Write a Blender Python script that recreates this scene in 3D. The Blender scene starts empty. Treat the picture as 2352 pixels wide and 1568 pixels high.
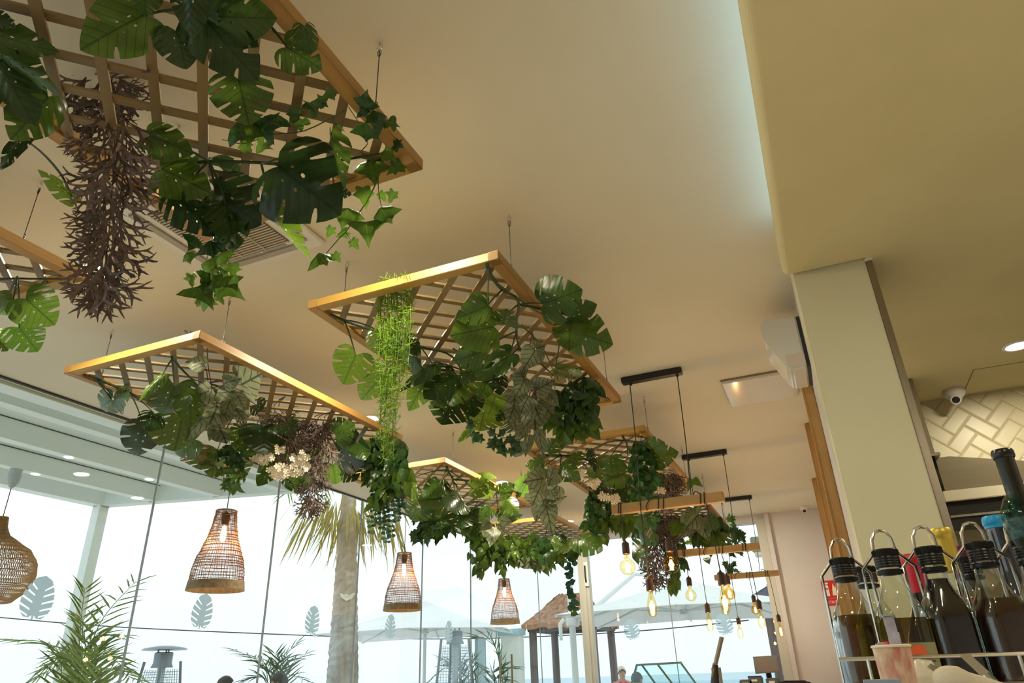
import bpy, bmesh, math, random
from mathutils import Vector, Matrix
from mathutils.geometry import delaunay_2d_cdt

scene = bpy.context.scene
COL = scene.collection
random.seed(7)
PI = math.pi

# ------------------------------------------------------------------ camera
F_PX, PITCH, ROLL, YAW = 1590.72, 0.449217, -0.0351234, 0.395357
CAM = Vector((0.0, 0.0, 1.2))
_cp, _sp = math.cos(PITCH), math.sin(PITCH)
FW = Vector((-math.sin(YAW) * _cp, math.cos(YAW) * _cp, _sp))
_r0 = Vector((math.cos(YAW), math.sin(YAW), 0)); _u0 = _r0.cross(FW)
RT = math.cos(ROLL) * _r0 + math.sin(ROLL) * _u0
UP = -math.sin(ROLL) * _r0 + math.cos(ROLL) * _u0
cam_d = bpy.data.cameras.new('camera'); cam = bpy.data.objects.new('camera', cam_d); COL.objects.link(cam)
cam_d.sensor_fit = 'HORIZONTAL'; cam_d.sensor_width = 36.0; cam_d.lens = 36.0 * F_PX / 2352.0
cam_d.clip_start = 0.02; cam_d.clip_end = 3000
cam.matrix_world = Matrix(((RT.x, UP.x, -FW.x, CAM.x), (RT.y, UP.y, -FW.y, CAM.y), (RT.z, UP.z, -FW.z, CAM.z), (0, 0, 0, 1)))
scene.camera = cam

# ------------------------------------------------------------------ world, exposure
SKY_STRENGTH = 1.7
w = bpy.data.worlds.new('world'); scene.world = w; w.use_nodes = True
nt = w.node_tree; nt.nodes.clear()
wo = nt.nodes.new('ShaderNodeOutputWorld'); bg = nt.nodes.new('ShaderNodeBackground')
tc = nt.nodes.new('ShaderNodeTexCoord'); sx = nt.nodes.new('ShaderNodeSeparateXYZ')
mr = nt.nodes.new('ShaderNodeMapRange'); mr.inputs[1].default_value = -0.02; mr.inputs[2].default_value = 0.30
rp = nt.nodes.new('ShaderNodeValToRGB')
rp.color_ramp.elements[0].position = 0.0; rp.color_ramp.elements[0].color = (0.61, 0.705, 0.75, 1)
rp.color_ramp.elements[1].position = 1.0; rp.color_ramp.elements[1].color = (0.76, 0.825, 0.835, 1)
nt.links.new(tc.outputs['Generated'], sx.inputs[0]); nt.links.new(sx.outputs['Z'], mr.inputs[0])
nt.links.new(mr.outputs[0], rp.inputs[0]); nt.links.new(rp.outputs[0], bg.inputs[0])
bg.inputs[1].default_value = SKY_STRENGTH
nt.links.new(bg.outputs[0], wo.inputs[0])
scene.view_settings.view_transform = 'Standard'; scene.view_settings.look = 'None'
scene.view_settings.gamma = 1.0; scene.view_settings.use_curve_mapping = False
scene.view_settings.exposure = 0.0
scene.cycles.caustics_reflective = False; scene.cycles.caustics_refractive = False
scene.cycles.max_bounces = 10; scene.cycles.diffuse_bounces = 6; scene.cycles.transparent_max_bounces = 24
scene.cycles.sample_clamp_indirect = 4.0

# light levels of the room's own lamps
DOWNLIGHT_W, DOWNLIGHT_COL = 19.0, (1.0, 0.90, 0.66)
BULB_W, BULB_COL = 3.0, (1.0, 0.62, 0.28)
COVE_STRENGTH = 7.5
KITCHEN_W = 20.0

# ------------------------------------------------------------------ helpers
def ray(x, y):
    return RT * ((x - 1176.0) / F_PX) - UP * ((y - 784.0) / F_PX) + FW
def at_z(x, y, z):
    d = ray(x, y); return CAM + d * ((z - CAM.z) / d.z)
def at_y(x, y, Y):
    d = ray(x, y); return CAM + d * (Y / d.y)
def at_x(x, y, X):
    d = ray(x, y); return CAM + d * (X / d.x)

_mats = {}
def mat(name, col, rough=0.6, metal=0.0, spec=0.5, noise=None, bump=0.0, bscale=60.0, emit=None, estr=0.0, coat=0.0, var=0.0):
    """principled material; noise=(scale, colour2, stretch) mixes a second colour by a noise"""
    if name in _mats: return _mats[name]
    m = bpy.data.materials.new(name); m.use_nodes = True; n = m.node_tree; b = n.nodes['Principled BSDF']
    b.inputs['Base Color'].default_value = (*col, 1); b.inputs['Roughness'].default_value = rough
    b.inputs['Metallic'].default_value = metal; b.inputs['Specular IOR Level'].default_value = spec
    b.inputs['Coat Weight'].default_value = coat
    tcn = None
    if noise or bump:
        tcn = n.nodes.new('ShaderNodeTexCoord'); mp = n.nodes.new('ShaderNodeMapping'); n.links.new(tcn.outputs['Object'], mp.inputs[0])
        nz = n.nodes.new('ShaderNodeTexNoise'); n.links.new(mp.outputs[0], nz.inputs['Vector']); nz.inputs['Detail'].default_value = 5
        if noise:
            nz.inputs['Scale'].default_value = noise[0]
            if len(noise) > 2: mp.inputs['Scale'].default_value = noise[2]
            mx = n.nodes.new('ShaderNodeMix'); mx.data_type = 'RGBA'
            mx.inputs[6].default_value = (*col, 1); mx.inputs[7].default_value = (*noise[1], 1)
            rm = n.nodes.new('ShaderNodeMapRange'); rm.inputs[1].default_value = 0.35; rm.inputs[2].default_value = 0.68
            n.links.new(nz.outputs[0], rm.inputs[0]); n.links.new(rm.outputs[0], mx.inputs[0]); n.links.new(mx.outputs[2], b.inputs['Base Color'])
        if bump:
            nb = n.nodes.new('ShaderNodeTexNoise'); nb.inputs['Scale'].default_value = bscale; nb.inputs['Detail'].default_value = 4
            n.links.new((mp if noise else tcn).outputs[0 if noise else 'Object'], nb.inputs['Vector'])
            bp = n.nodes.new('ShaderNodeBump'); bp.inputs['Strength'].default_value = bump; bp.inputs['Distance'].default_value = 0.01
            n.links.new(nb.outputs[0], bp.inputs['Height']); n.links.new(bp.outputs[0], b.inputs['Normal'])
    if emit:
        b.inputs['Emission Color'].default_value = (*emit, 1); b.inputs['Emission Strength'].default_value = estr
    _mats[name] = m
    return m

def glass_mat(name, tint=(0.96, 0.99, 0.98), refl=1.0, rough=0.0):
    """thin clear pane: transparent with a fresnel reflection"""
    if name in _mats: return _mats[name]
    m = bpy.data.materials.new(name); m.use_nodes = True; n = m.node_tree; n.nodes.clear()
    o = n.nodes.new('ShaderNodeOutputMaterial'); t = n.nodes.new('ShaderNodeBsdfTransparent'); t.inputs[0].default_value = (*tint, 1)
    g = n.nodes.new('ShaderNodeBsdfGlossy'); g.inputs['Roughness'].default_value = rough
    # Schlick reflectance from the facing ratio (same from both sides of the thin pane)
    fr = n.nodes.new('ShaderNodeLayerWeight'); fr.inputs[0].default_value = 0.5
    pw = n.nodes.new('ShaderNodeMath'); pw.operation = 'POWER'; pw.inputs[1].default_value = 5.0; n.links.new(fr.outputs['Facing'], pw.inputs[0])
    mu = n.nodes.new('ShaderNodeMath'); mu.operation = 'MULTIPLY_ADD'; mu.inputs[1].default_value = 0.8 * refl; mu.inputs[2].default_value = 0.035 * refl
    mx = n.nodes.new('ShaderNodeMixShader'); n.links.new(pw.outputs[0], mu.inputs[0]); n.links.new(mu.outputs[0], mx.inputs[0])
    n.links.new(t.outputs[0], mx.inputs[1]); n.links.new(g.outputs[0], mx.inputs[2]); n.links.new(mx.outputs[0], o.inputs[0])
    _mats[name] = m
    return m

def leaf_mat(name, c1, c2, vein, vn=5.0, vslope=0.9, vw=0.05, rough=0.32, trans=0.35, vmix=0.8, tcol=None, edge=None):
    """leaf: UV.x across the blade from the midrib, UV.y along it; side veins run out and forward"""
    if name in _mats: return _mats[name]
    m = bpy.data.materials.new(name); m.use_nodes = True; n = m.node_tree; b = n.nodes['Principled BSDF']; out = n.nodes['Material Output']
    L = n.links.new
    def math_(op, a, c=None, d=None):
        q = n.nodes.new('ShaderNodeMath'); q.operation = op
        for i, v in enumerate((a, c, d)):
            if v is None: continue
            if isinstance(v, (int, float)): q.inputs[i].default_value = v
            else: L(v, q.inputs[i])
        return q.outputs[0]
    uv = n.nodes.new('ShaderNodeUVMap'); uv.uv_map = 'UVMap'; sp = n.nodes.new('ShaderNodeSeparateXYZ'); L(uv.outputs[0], sp.inputs[0])
    ax = math_('ABSOLUTE', sp.outputs[0]); y = sp.outputs[1]
    oi = n.nodes.new('ShaderNodeObjectInfo'); nz = n.nodes.new('ShaderNodeTexNoise'); nz.inputs['Scale'].default_value = 3.0
    tcn = n.nodes.new('ShaderNodeTexCoord'); L(tcn.outputs['Object'], nz.inputs['Vector'])
    f = math_('ADD', math_('MULTIPLY', oi.outputs['Random'], 0.75), math_('MULTIPLY', math_('SUBTRACT', nz.outputs[0], 0.35), 0.7))
    f = math_('MINIMUM', math_('MAXIMUM', f, 0.0), 1.0)
    mx = n.nodes.new('ShaderNodeMix'); mx.data_type = 'RGBA'; mx.inputs[6].default_value = (*c1, 1); mx.inputs[7].default_value = (*c2, 1); L(f, mx.inputs[0])
    # veins
    s = math_('FRACT', math_('MULTIPLY', math_('SUBTRACT', y, math_('MULTIPLY', ax, vslope)), vn))
    side = math_('LESS_THAN', math_('ABSOLUTE', math_('SUBTRACT', s, 0.5)), vw)
    mid = math_('LESS_THAN', ax, 0.012 + vw * 0.12)
    vv = math_('MULTIPLY', math_('MAXIMUM', side, mid), vmix)
    mv = n.nodes.new('ShaderNodeMix'); mv.data_type = 'RGBA'; L(vv, mv.inputs[0]); L(mx.outputs[2], mv.inputs[6]); mv.inputs[7].default_value = (*vein, 1)
    colout = mv.outputs[2]
    if edge:   # a paler margin
        e = math_('GREATER_THAN', math_('ADD', ax, math_('MULTIPLY', nz.outputs[0], 0.3)), 0.42)
        me = n.nodes.new('ShaderNodeMix'); me.data_type = 'RGBA'; L(math_('MULTIPLY', e, 0.6), me.inputs[0]); L(colout, me.inputs[6]); me.inputs[7].default_value = (*edge, 1); colout = me.outputs[2]
    L(colout, b.inputs['Base Color']); b.inputs['Roughness'].default_value = rough
    bp = n.nodes.new('ShaderNodeBump'); bp.inputs['Strength'].default_value = 0.35; bp.inputs['Distance'].default_value = 0.004
    L(math_('ABSOLUTE', math_('SUBTRACT', s, 0.5)), bp.inputs['Height']); L(bp.outputs[0], b.inputs['Normal'])
    tr = n.nodes.new('ShaderNodeBsdfTranslucent')
    if tcol: tr.inputs[0].default_value = (*tcol, 1)
    else: L(colout, tr.inputs[0])
    ms = n.nodes.new('ShaderNodeMixShader'); ms.inputs[0].default_value = trans
    L(b.outputs[0], ms.inputs[1]); L(tr.outputs[0], ms.inputs[2]); L(ms.outputs[0], out.inputs[0])
    _mats[name] = m
    return m

def mesh(name, verts, faces, m=None, smooth=False, uvs=None):
    me = bpy.data.meshes.new(name); me.from_pydata([tuple(v) for v in verts], [], faces); me.update()
    if m: me.materials.append(m)
    if smooth:
        me.polygons.foreach_set('use_smooth', [True] * len(me.polygons))
    if uvs:
        ul = me.uv_layers.new(name='UVMap')
        for lp in me.loops: ul.data[lp.index].uv = uvs[lp.vertex_index]
    return me

def obj(name, me, parent=None, mtx=None):
    """link a mesh; mtx is in world space, the parent only carries a translation"""
    o = bpy.data.objects.new(name, me); COL.objects.link(o)
    if mtx is not None: o.matrix_basis = mtx
    if parent is not None:
        o.parent = parent; o.matrix_parent_inverse = Matrix.Translation(-world_loc(parent))
    return o
def world_loc(o):
    # things are Empties placed by translation only; meshes made in world space sit at the origin
    v = Vector((0, 0, 0))
    if o.type == 'EMPTY': v = Vector(o.location)
    return v
def sub(name, me, part):
    """sub-part of a part mesh that was built in world space (identity transform)"""
    o = bpy.data.objects.new(name, me); COL.objects.link(o); o.parent = part
    if part.parent is not None and part.matrix_basis != Matrix.Identity(4):
        o.matrix_parent_inverse = part.matrix_basis.inverted()
    return o
def tag(o, label, cat, group=None, kind=None):
    if label: o['label'] = label
    if cat: o['category'] = cat
    if group: o['group'] = group
    if kind: o['kind'] = kind
    return o
def thing(name, label, cat, loc=(0, 0, 0), group=None):
    o = bpy.data.objects.new(name, None); COL.objects.link(o); o.location = loc; o.empty_display_size = 0.05
    return tag(o, label, cat, group)
def struct(o):
    o['kind'] = 'structure'; return o

class G:
    """collects shapes into one mesh"""
    def __init__(s): s.v = []; s.f = []
    def box(s, a, b):
        x0, y0, z0 = a; x1, y1, z1 = b; k = len(s.v)
        s.v += [(x0, y0, z0), (x1, y0, z0), (x1, y1, z0), (x0, y1, z0), (x0, y0, z1), (x1, y0, z1), (x1, y1, z1), (x0, y1, z1)]
        s.f += [tuple(k + i for i in q) for q in ((3, 2, 1, 0), (4, 5, 6, 7), (0, 1, 5, 4), (1, 2, 6, 5), (2, 3, 7, 6), (3, 0, 4, 7))]
        return s
    def bar(s, p, q, wd, ht, up=(0, 0, 1)):
        """box beam from p to q"""
        p, q = Vector(p), Vector(q); d = (q - p).normalized(); u = Vector(up); x = d.cross(u)
        if x.length < 1e-4: x = d.cross(Vector((1, 0, 0)))
        x.normalize(); u = x.cross(d).normalized(); k = len(s.v)
        for c in (p, q):
            for a, b in ((-1, -1), (1, -1), (1, 1), (-1, 1)): s.v.append(c + x * (a * wd / 2) + u * (b * ht / 2))
        s.f += [tuple(k + i for i in t) for t in ((0, 1, 2, 3), (7, 6, 5, 4), (0, 4, 5, 1), (1, 5, 6, 2), (2, 6, 7, 3), (3, 7, 4, 0))]
        return s
    def tube(s, pts, r, n=6, cap=True):
        pts = [Vector(p) for p in pts]; m = len(pts); rs = r if isinstance(r, (list, tuple)) else [r] * m
        k = len(s.v); prev = None
        for i, p in enumerate(pts):
            d = (pts[min(i + 1, m - 1)] - pts[max(i - 1, 0)])
            d = d.normalized() if d.length > 1e-9 else Vector((0, 0, 1))
            if prev is None:
                a = Vector((1, 0, 0)) if abs(d.x) < 0.8 else Vector((0, 1, 0)); x = d.cross(a).normalized()
            else:
                x = prev - d * prev.dot(d); x = x.normalized() if x.length > 1e-6 else d.orthogonal().normalized()
            prev = x; y = d.cross(x)
            for j in range(n):
                t = 2 * PI * j / n; s.v.append(p + (x * math.cos(t) + y * math.sin(t)) * rs[i])
        for i in range(m - 1):
            for j in range(n):
                a = k + i * n + j; b = k + i * n + (j + 1) % n; s.f.append((a, b, b + n, a + n))
        if cap:
            s.f.append(tuple(k + j for j in reversed(range(n)))); s.f.append(tuple(k + (m - 1) * n + j for j in range(n)))
        return s
    def lathe(s, prof, c=(0, 0, 0), n=24, sq=0.0, cap=True):
        """prof: (radius, z) list; sq squares the section"""
        cx, cy, cz = c; k = len(s.v); m = len(prof)
        for r, z in prof:
            for j in range(n):
                t = 2 * PI * j / n; ct, st = math.cos(t), math.sin(t)
                q = 1.0
                if sq: q = (1 - sq) + sq / max(abs(ct), abs(st)) * 0.93
                s.v.append((cx + r * q * ct, cy + r * q * st, cz + z))
        for i in range(m - 1):
            for j in range(n):
                a = k + i * n + j; b = k + i * n + (j + 1) % n; s.f.append((a, b, b + n, a + n))
        if not cap: return s
        if prof[0][0] > 1e-6: s.f.append(tuple(k + j for j in reversed(range(n))))
        if prof[-1][0] > 1e-6: s.f.append(tuple(k + (m - 1) * n + j for j in range(n)))
        return s
    def prism(s, poly, axis, a, b):
        """poly in the two other axes, extruded along axis 'x','y' or 'z' from a to b"""
        k = len(s.v); n = len(poly)
        def P(u, v, t): return {'x': (t, u, v), 'y': (u, t, v), 'z': (u, v, t)}[axis]
        for t in (a, b):
            for u, v in poly: s.v.append(P(u, v, t))
        s.f.append(tuple(k + i for i in reversed(range(n)))); s.f.append(tuple(k + n + i for i in range(n)))
        for i in range(n): s.f.append((k + i, k + (i + 1) % n, k + n + (i + 1) % n, k + n + i))
        return s
    def me(s, name, m, smooth=False, bevel=0.0):
        me = mesh(name, s.v, s.f, m, smooth)
        bm = bmesh.new(); bm.from_mesh(me)
        if bevel:
            bmesh.ops.bevel(bm, geom=bm.edges[:], offset=bevel, segments=2, affect='EDGES', clamp_overlap=True)
        bmesh.ops.recalc_face_normals(bm, faces=bm.faces[:]); bm.to_mesh(me); bm.free()
        if smooth:
            try: me.set_sharp_from_angle(angle=math.radians(40))
            except Exception: pass
        return me
    def obj(s, name, m, parent=None, smooth=False, bevel=0.0):
        return obj(name, s.me(name, m, smooth, bevel), parent)
    def sub(s, name, m, part, smooth=False, bevel=0.0):
        return sub(name, s.me(name, m, smooth, bevel), part)

def area_light(name, loc, size, power, col, direction=(0, 0, -1), parent=None):
    l = bpy.data.lights.new(name, 'AREA'); l.shape = 'DISK'; l.size = size; l.energy = power; l.color = col
    o = bpy.data.objects.new(name, l); COL.objects.link(o); o.location = loc
    o.rotation_euler = Vector(direction).to_track_quat('-Z', 'Y').to_euler()
    if parent: o.parent = parent; o.matrix_parent_inverse = Matrix.Translation(-world_loc(parent))
    return o
def point_light(name, loc, r, power, col, parent=None):
    l = bpy.data.lights.new(name, 'POINT'); l.shadow_soft_size = r; l.energy = power; l.color = col
    o = bpy.data.objects.new(name, l); COL.objects.link(o); o.location = loc
    if parent: o.parent = parent; o.matrix_parent_inverse = Matrix.Translation(-world_loc(parent))
    return o

# ------------------------------------------------------------------ materials
def ceiling_mat():
    return mat('ceiling_plaster', (0.79, 0.745, 0.625), 0.75, noise=(1.3, (0.75, 0.70, 0.565)), bump=0.05, bscale=35)
M_CEIL = ceiling_mat()
M_SOFFIT = mat('soffit_plaster', (0.70, 0.615, 0.36), 0.8, noise=(1.6, (0.63, 0.55, 0.31)), bump=0.04, bscale=30)
M_WALL = mat('wall_plaster', (0.67, 0.64, 0.65), 0.75, noise=(2.0, (0.63, 0.60, 0.61)), bump=0.04, bscale=50)
M_COLUMN = mat('column_plaster', (0.66, 0.62, 0.44), 0.75, noise=(2.0, (0.63, 0.59, 0.41)), bump=0.05, bscale=40)
M_FLOOR = mat('floor_tile', (0.50, 0.45, 0.36), 0.45, noise=(3.0, (0.44, 0.39, 0.31)))
M_TERRACE = mat('terrace_paving', (0.82, 0.80, 0.77), 0.8, noise=(2.0, (0.76, 0.74, 0.71)))
M_SEA = mat('sea_water', (0.42, 0.55, 0.62), 0.5, noise=(0.2, (0.36, 0.50, 0.60)))
M_WHITE = mat('white_paint', (0.80, 0.82, 0.82), 0.5, bump=0.02)
M_PERGOLA = mat('pergola_white', (0.82, 0.89, 0.89), 0.5, bump=0.02)
M_FRAMEW = mat('window_frame_white', (0.56, 0.55, 0.51), 0.45, bump=0.02)
M_DARK = mat('dark_seal', (0.03, 0.035, 0.04), 0.5, bump=0.02)
M_STEEL = mat('brushed_steel', (0.32, 0.28, 0.22), 0.32, metal=0.9, noise=(40, (0.26, 0.22, 0.17), (1, 1, 0.05)))
M_STEELB = mat('bright_steel', (0.72, 0.70, 0.66), 0.16, metal=1.0, bump=0.01)
M_BLACK = mat('black_metal', (0.012, 0.012, 0.013), 0.42, bump=0.02)
M_BLACKP = mat('black_plastic', (0.008, 0.0075, 0.0075), 0.34, spec=0.3, bump=0.02)
M_PLASTW = mat('white_plastic', (0.78, 0.76, 0.72), 0.3, bump=0.01)
M_GLOSSW = mat('glossy_white', (0.74, 0.72, 0.66), 0.12, coat=0.6, bump=0.005, bscale=4)
M_GLASS = glass_mat('window_glass')
M_GLASSD = glass_mat('door_glass', (0.93, 0.98, 0.97))
def wood(name, a, b):
    return mat(name, a, 0.5, noise=(9, b, (1, 1, 1)), bump=0.12, bscale=80)
def wood_grain(name, a, b, sc, axis='y'):
    """long grain along one object axis, a few darker knots"""
    if name in _mats: return _mats[name]
    m = bpy.data.materials.new(name); m.use_nodes = True; n = m.node_tree; bs = n.nodes['Principled BSDF']; L = n.links.new
    t = n.nodes.new('ShaderNodeTexCoord'); mp = n.nodes.new('ShaderNodeMapping'); L(t.outputs['Object'], mp.inputs[0])
    k = {'x': (0.06, 1, 1), 'y': (1, 0.06, 1), 'z': (1, 1, 0.06)}[axis]; mp.inputs['Scale'].default_value = k
    nz = n.nodes.new('ShaderNodeTexNoise'); nz.inputs['Scale'].default_value = sc; nz.inputs['Detail'].default_value = 6; L(mp.outputs[0], nz.inputs['Vector'])
    oi = n.nodes.new('ShaderNodeObjectInfo'); ad = n.nodes.new('ShaderNodeMath'); ad.operation = 'MULTIPLY_ADD'; L(oi.outputs['Random'], ad.inputs[0]); ad.inputs[1].default_value = 0.35; L(nz.outputs[0], ad.inputs[2])
    r = n.nodes.new('ShaderNodeValToRGB'); L(ad.outputs[0], r.inputs[0])
    r.color_ramp.elements[0].position = 0.38; r.color_ramp.elements[0].color = (*b, 1); r.color_ramp.elements[1].position = 0.80; r.color_ramp.elements[1].color = (*a, 1)
    vo = n.nodes.new('ShaderNodeTexVoronoi'); vo.inputs['Scale'].default_value = 3.1; L(t.outputs['Object'], vo.inputs['Vector'])
    kn = n.nodes.new('ShaderNodeMath'); kn.operation = 'LESS_THAN'; L(vo.outputs['Distance'], kn.inputs[0]); kn.inputs[1].default_value = 0.055
    mx = n.nodes.new('ShaderNodeMix'); mx.data_type = 'RGBA'; L(kn.outputs[0], mx.inputs[0]); L(r.outputs[0], mx.inputs[6]); mx.inputs[7].default_value = (b[0] * 0.45, b[1] * 0.38, b[2] * 0.35, 1)
    L(mx.outputs[2], bs.inputs['Base Color']); bs.inputs['Roughness'].default_value = 0.48
    bp = n.nodes.new('ShaderNodeBump'); bp.inputs['Strength'].default_value = 0.15; bp.inputs['Distance'].default_value = 0.003; L(nz.outputs[0], bp.inputs['Height']); L(bp.outputs[0], bs.inputs['Normal'])
    _mats[name] = m
    return m
M_FRAME_Y = wood_grain('lattice_wood_long', (0.48, 0.26, 0.065), (0.30, 0.145, 0.035), 22, 'y')
M_FRAME_X = wood_grain('lattice_wood_cross', (0.50, 0.29, 0.06), (0.36, 0.19, 0.035), 22, 'x')
M_SLAT = wood_grain('lattice_slat_wood', (0.27, 0.175, 0.065), (0.17, 0.105, 0.038), 30, 'x')
M_BATTEN = wood_grain('batten_wood', (0.60, 0.36, 0.13), (0.44, 0.23, 0.065), 26, 'z')
M_BEAMW = wood_grain('pendant_beam_wood', (0.62, 0.40, 0.17), (0.50, 0.29, 0.10), 20, 'x')
# ================================================================== THE SETTING
ZC, ZS = 3.0, 2.75              # ceiling, lowered soffit
GX, GY = -4.5, 9.7              # left glass wall, far wall
SOF_X = 0.095                   # edge of the soffit
BACK_Y, RIGHT_X = -4.5, 3.6
COL_Y, COL_X0, COL_X1 = 2.92, 0.135, 0.425

struct(G().box((GX, BACK_Y, -0.1), (RIGHT_X, GY + 0.2, 0.0)).obj('floor', M_FLOOR))
struct(G().box((GX - 0.06, BACK_Y, ZC), (RIGHT_X, GY + 0.2, ZC + 0.2)).obj('ceiling', M_CEIL))
# lowered soffit: a slab over the kitchen side with a rounded nose; its front end stops at the column
g = G(); nose = 0.03; prof = [(SOF_X + nose, ZS)]
for i in range(7):
    t = -PI / 2 - i * (PI / 12); prof.append((SOF_X + nose + nose * math.cos(t), ZS + nose + nose * math.sin(t)))
prof += [(SOF_X, ZS + 0.11), (RIGHT_X, ZS + 0.11), (RIGHT_X, ZS)]
g.prism(prof, 'y', BACK_Y, COL_Y - 0.015)
struct(g.obj('ceiling_soffit', M_SOFFIT))
struct(G().box((COL_X1 - 0.0, COL_Y - 0.015, ZS), (RIGHT_X, 5.08, ZS + 0.11)).obj('ceiling_kitchen', M_SOFFIT))
# cove light: strip lying on the soffit behind its lip
M_COVE = mat('cove_led', (0.8, 0.9, 1.0), 0.5, emit=(0.50, 0.80, 1.0), estr=COVE_STRENGTH, bump=0.01)
cv = thing('cove_light', 'hidden cool white light strip behind the soffit edge', 'strip light', (0.2, 0, ZS + 0.112))
G().box((SOF_X + 0.045, BACK_Y + 0.2, ZS + 0.112), (SOF_X + 0.06, COL_Y - 0.1, ZS + 0.124)).obj('led_strip', M_COVE, cv)
G().box((SOF_X + 0.035, BACK_Y + 0.2, ZS + 0.1105), (SOF_X + 0.07, COL_Y - 0.1, ZS + 0.1122)).obj('led_channel', M_PLASTW, cv)

# walls
struct(G().box((GX, BACK_Y - 0.15, 0), (RIGHT_X, BACK_Y, ZC)).obj('wall_back', M_WALL))
struct(G().box((RIGHT_X, BACK_Y, 0), (RIGHT_X + 0.15, GY + 0.2, ZC)).obj('wall_right', M_WALL))
OPX = -0.68
far = struct(G().box((OPX, GY, 0), (RIGHT_X, GY + 0.18, ZC)).obj('wall_far', M_WALL))
struct(G().box((GX, GY, 2.905), (OPX, GY + 0.18, ZC)).obj('trim_1', M_WALL))                      # header over the far glass
struct(G().box((OPX - 0.012, GY - 0.03, 0), (OPX + 0.10, GY - 0.002, 2.94)).obj('trim_2', M_FRAMEW, bevel=0.004))
struct(G().box((OPX + 0.10, GY - 0.05, 0), (OPX + 0.16, GY - 0.002, ZC - 0.002)).obj('trim_3', M_WALL, bevel=0.004))
# partition behind the column that carries the wooden fins, kitchen behind it
struct(G().box((0.146, COL_Y + 0.12, 0), (0.30, GY - 0.002, ZC)).obj('wall_partition', M_WALL))
struct(G().box((COL_X0, COL_Y, 0), (COL_X1, COL_Y + 0.32, ZC)).obj('column', M_COLUMN, bevel=0.003))
st = struct(G().box((COL_X1 - 0.002, COL_Y - 0.006, 0), (COL_X1 + 0.024, COL_Y + 0.30, ZS - 0.012)).obj('trim_4', M_STEEL, bevel=0.002))
struct(G().box((COL_X1 - 0.004, COL_Y - 0.008, ZS - 0.012), (COL_X1 + 0.026, COL_Y + 0.05, ZS)).obj('trim_5', M_PLASTW))
struct(G().box((0.30, 4.56, 0), (0.69, 4.9, ZC)).obj('column_kitchen', M_COLUMN))
struct(G().box((0.688, 4.555, 2.285), (0.724, 4.9, ZS - 0.003)).obj('trim_6', M_STEEL, bevel=0.002))
struct(G().box((0.688, 4.545, 2.265), (0.748, 4.92, 2.283)).obj('trim_7', M_STEELB, bevel=0.003))

# tiled kitchen wall, herringbone of bevelled tiles
M_GROUT = mat('tile_grout', (0.42, 0.37, 0.25), 0.85, bump=0.05)
M_TILE = mat('cream_tile', (0.62, 0.55, 0.37), 0.38, noise=(3.0, (0.60, 0.53, 0.35)), bump=0.02, bscale=15)
TY = 5.08
tw = struct(G().box((0.30, TY, 0), (RIGHT_X, TY + 0.15, ZC)).obj('wall_kitchen', M_GROUT))
tl, tw_, gp = 0.178, 0.089, 0.0018
a, b = tl - gp, tw_ - gp
def tile_mesh():
    bv = 0.010; d = 0.007
    v = [(0, 0, 0), (a, 0, 0), (a, b, 0), (0, b, 0), (0, 0, d * .55), (a, 0, d * .55), (a, b, d * .55), (0, b, d * .55), (bv, bv, d), (a - bv, bv, d), (a - bv, b - bv, d), (bv, b - bv, d)]
    f = [(0, 1, 5, 4), (1, 2, 6, 5), (2, 3, 7, 6), (3, 0, 4, 7), (4, 5, 9, 8), (5, 6, 10, 9), (6, 7, 11, 10), (7, 4, 8, 11), (8, 9, 10, 11)]
    return mesh('tile', v, f, M_TILE)
tme = tile_mesh()
# herringbone lattice rotated by 45 degrees; local x to the right, local y up, facing the camera (-Y)
ang = -PI / 4; ca, sa = math.cos(ang), math.sin(ang)
org = (1.006 + 0.002, 2.688)
cnt = 0
for i in range(-24, 25):
    for j in range(-14, 15):
        for kind in (0, 1):
            px = i * tw_ + j * 2 * tl; py = -i * tw_      # herringbone cell: step (w,-w) along the zigzag, (2l,0) across
            if kind == 0: lx, ly, rot = px, py, 0
            else: lx, ly, rot = px + tl + tw_, py, PI / 2
            cxl, cyl = (lx + tl / 2, ly + tw_ / 2) if kind == 0 else (lx - tw_ / 2, ly + tl / 2)
            wx = org[0] + cxl * ca - cyl * sa; wz = org[1] + cxl * sa + cyl * ca
            if not (0.55 < wx < 1.75 and 1.60 < wz < ZS + 0.06): continue
            mtx = Matrix.Translation((org[0] + lx * ca - ly * sa, TY - 0.0005, org[1] + lx * sa + ly * ca)) @ Matrix.Rotation(PI / 2, 4, 'X') @ Matrix.Rotation(ang + rot, 4, 'Z')
            o = obj('tile', tme, tw, mtx); cnt += 1

# wooden fins on the partition
for i, (yy, x0) in enumerate(((3.92, 0.10), (5.98, 0.105), (8.02, 0.085))):
    f = thing('wooden_fin', ['vertical pine batten nearest the column, behind the wall unit', 'middle pine batten of the three along the partition', 'farthest pine batten of the three along the partition'][i], 'batten', (0.13, yy, 0), 'pine battens on the partition')
    G().box((x0, yy, 0.0), (0.1455, yy + 0.12, ZC - 0.002)).obj('batten', M_BATTEN, f, bevel=0.003)
    G().box((x0 - 0.012, yy + 0.02, 0.0), (x0 - 0.0005, yy + 0.045, ZC - 0.004)).obj('edge_strip', M_BATTEN, f)
    G().box((x0 - 0.012, yy + 0.07, 0.0), (x0 - 0.0005, yy + 0.095, ZC - 0.004)).obj('edge_strip', M_BATTEN, f)

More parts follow.
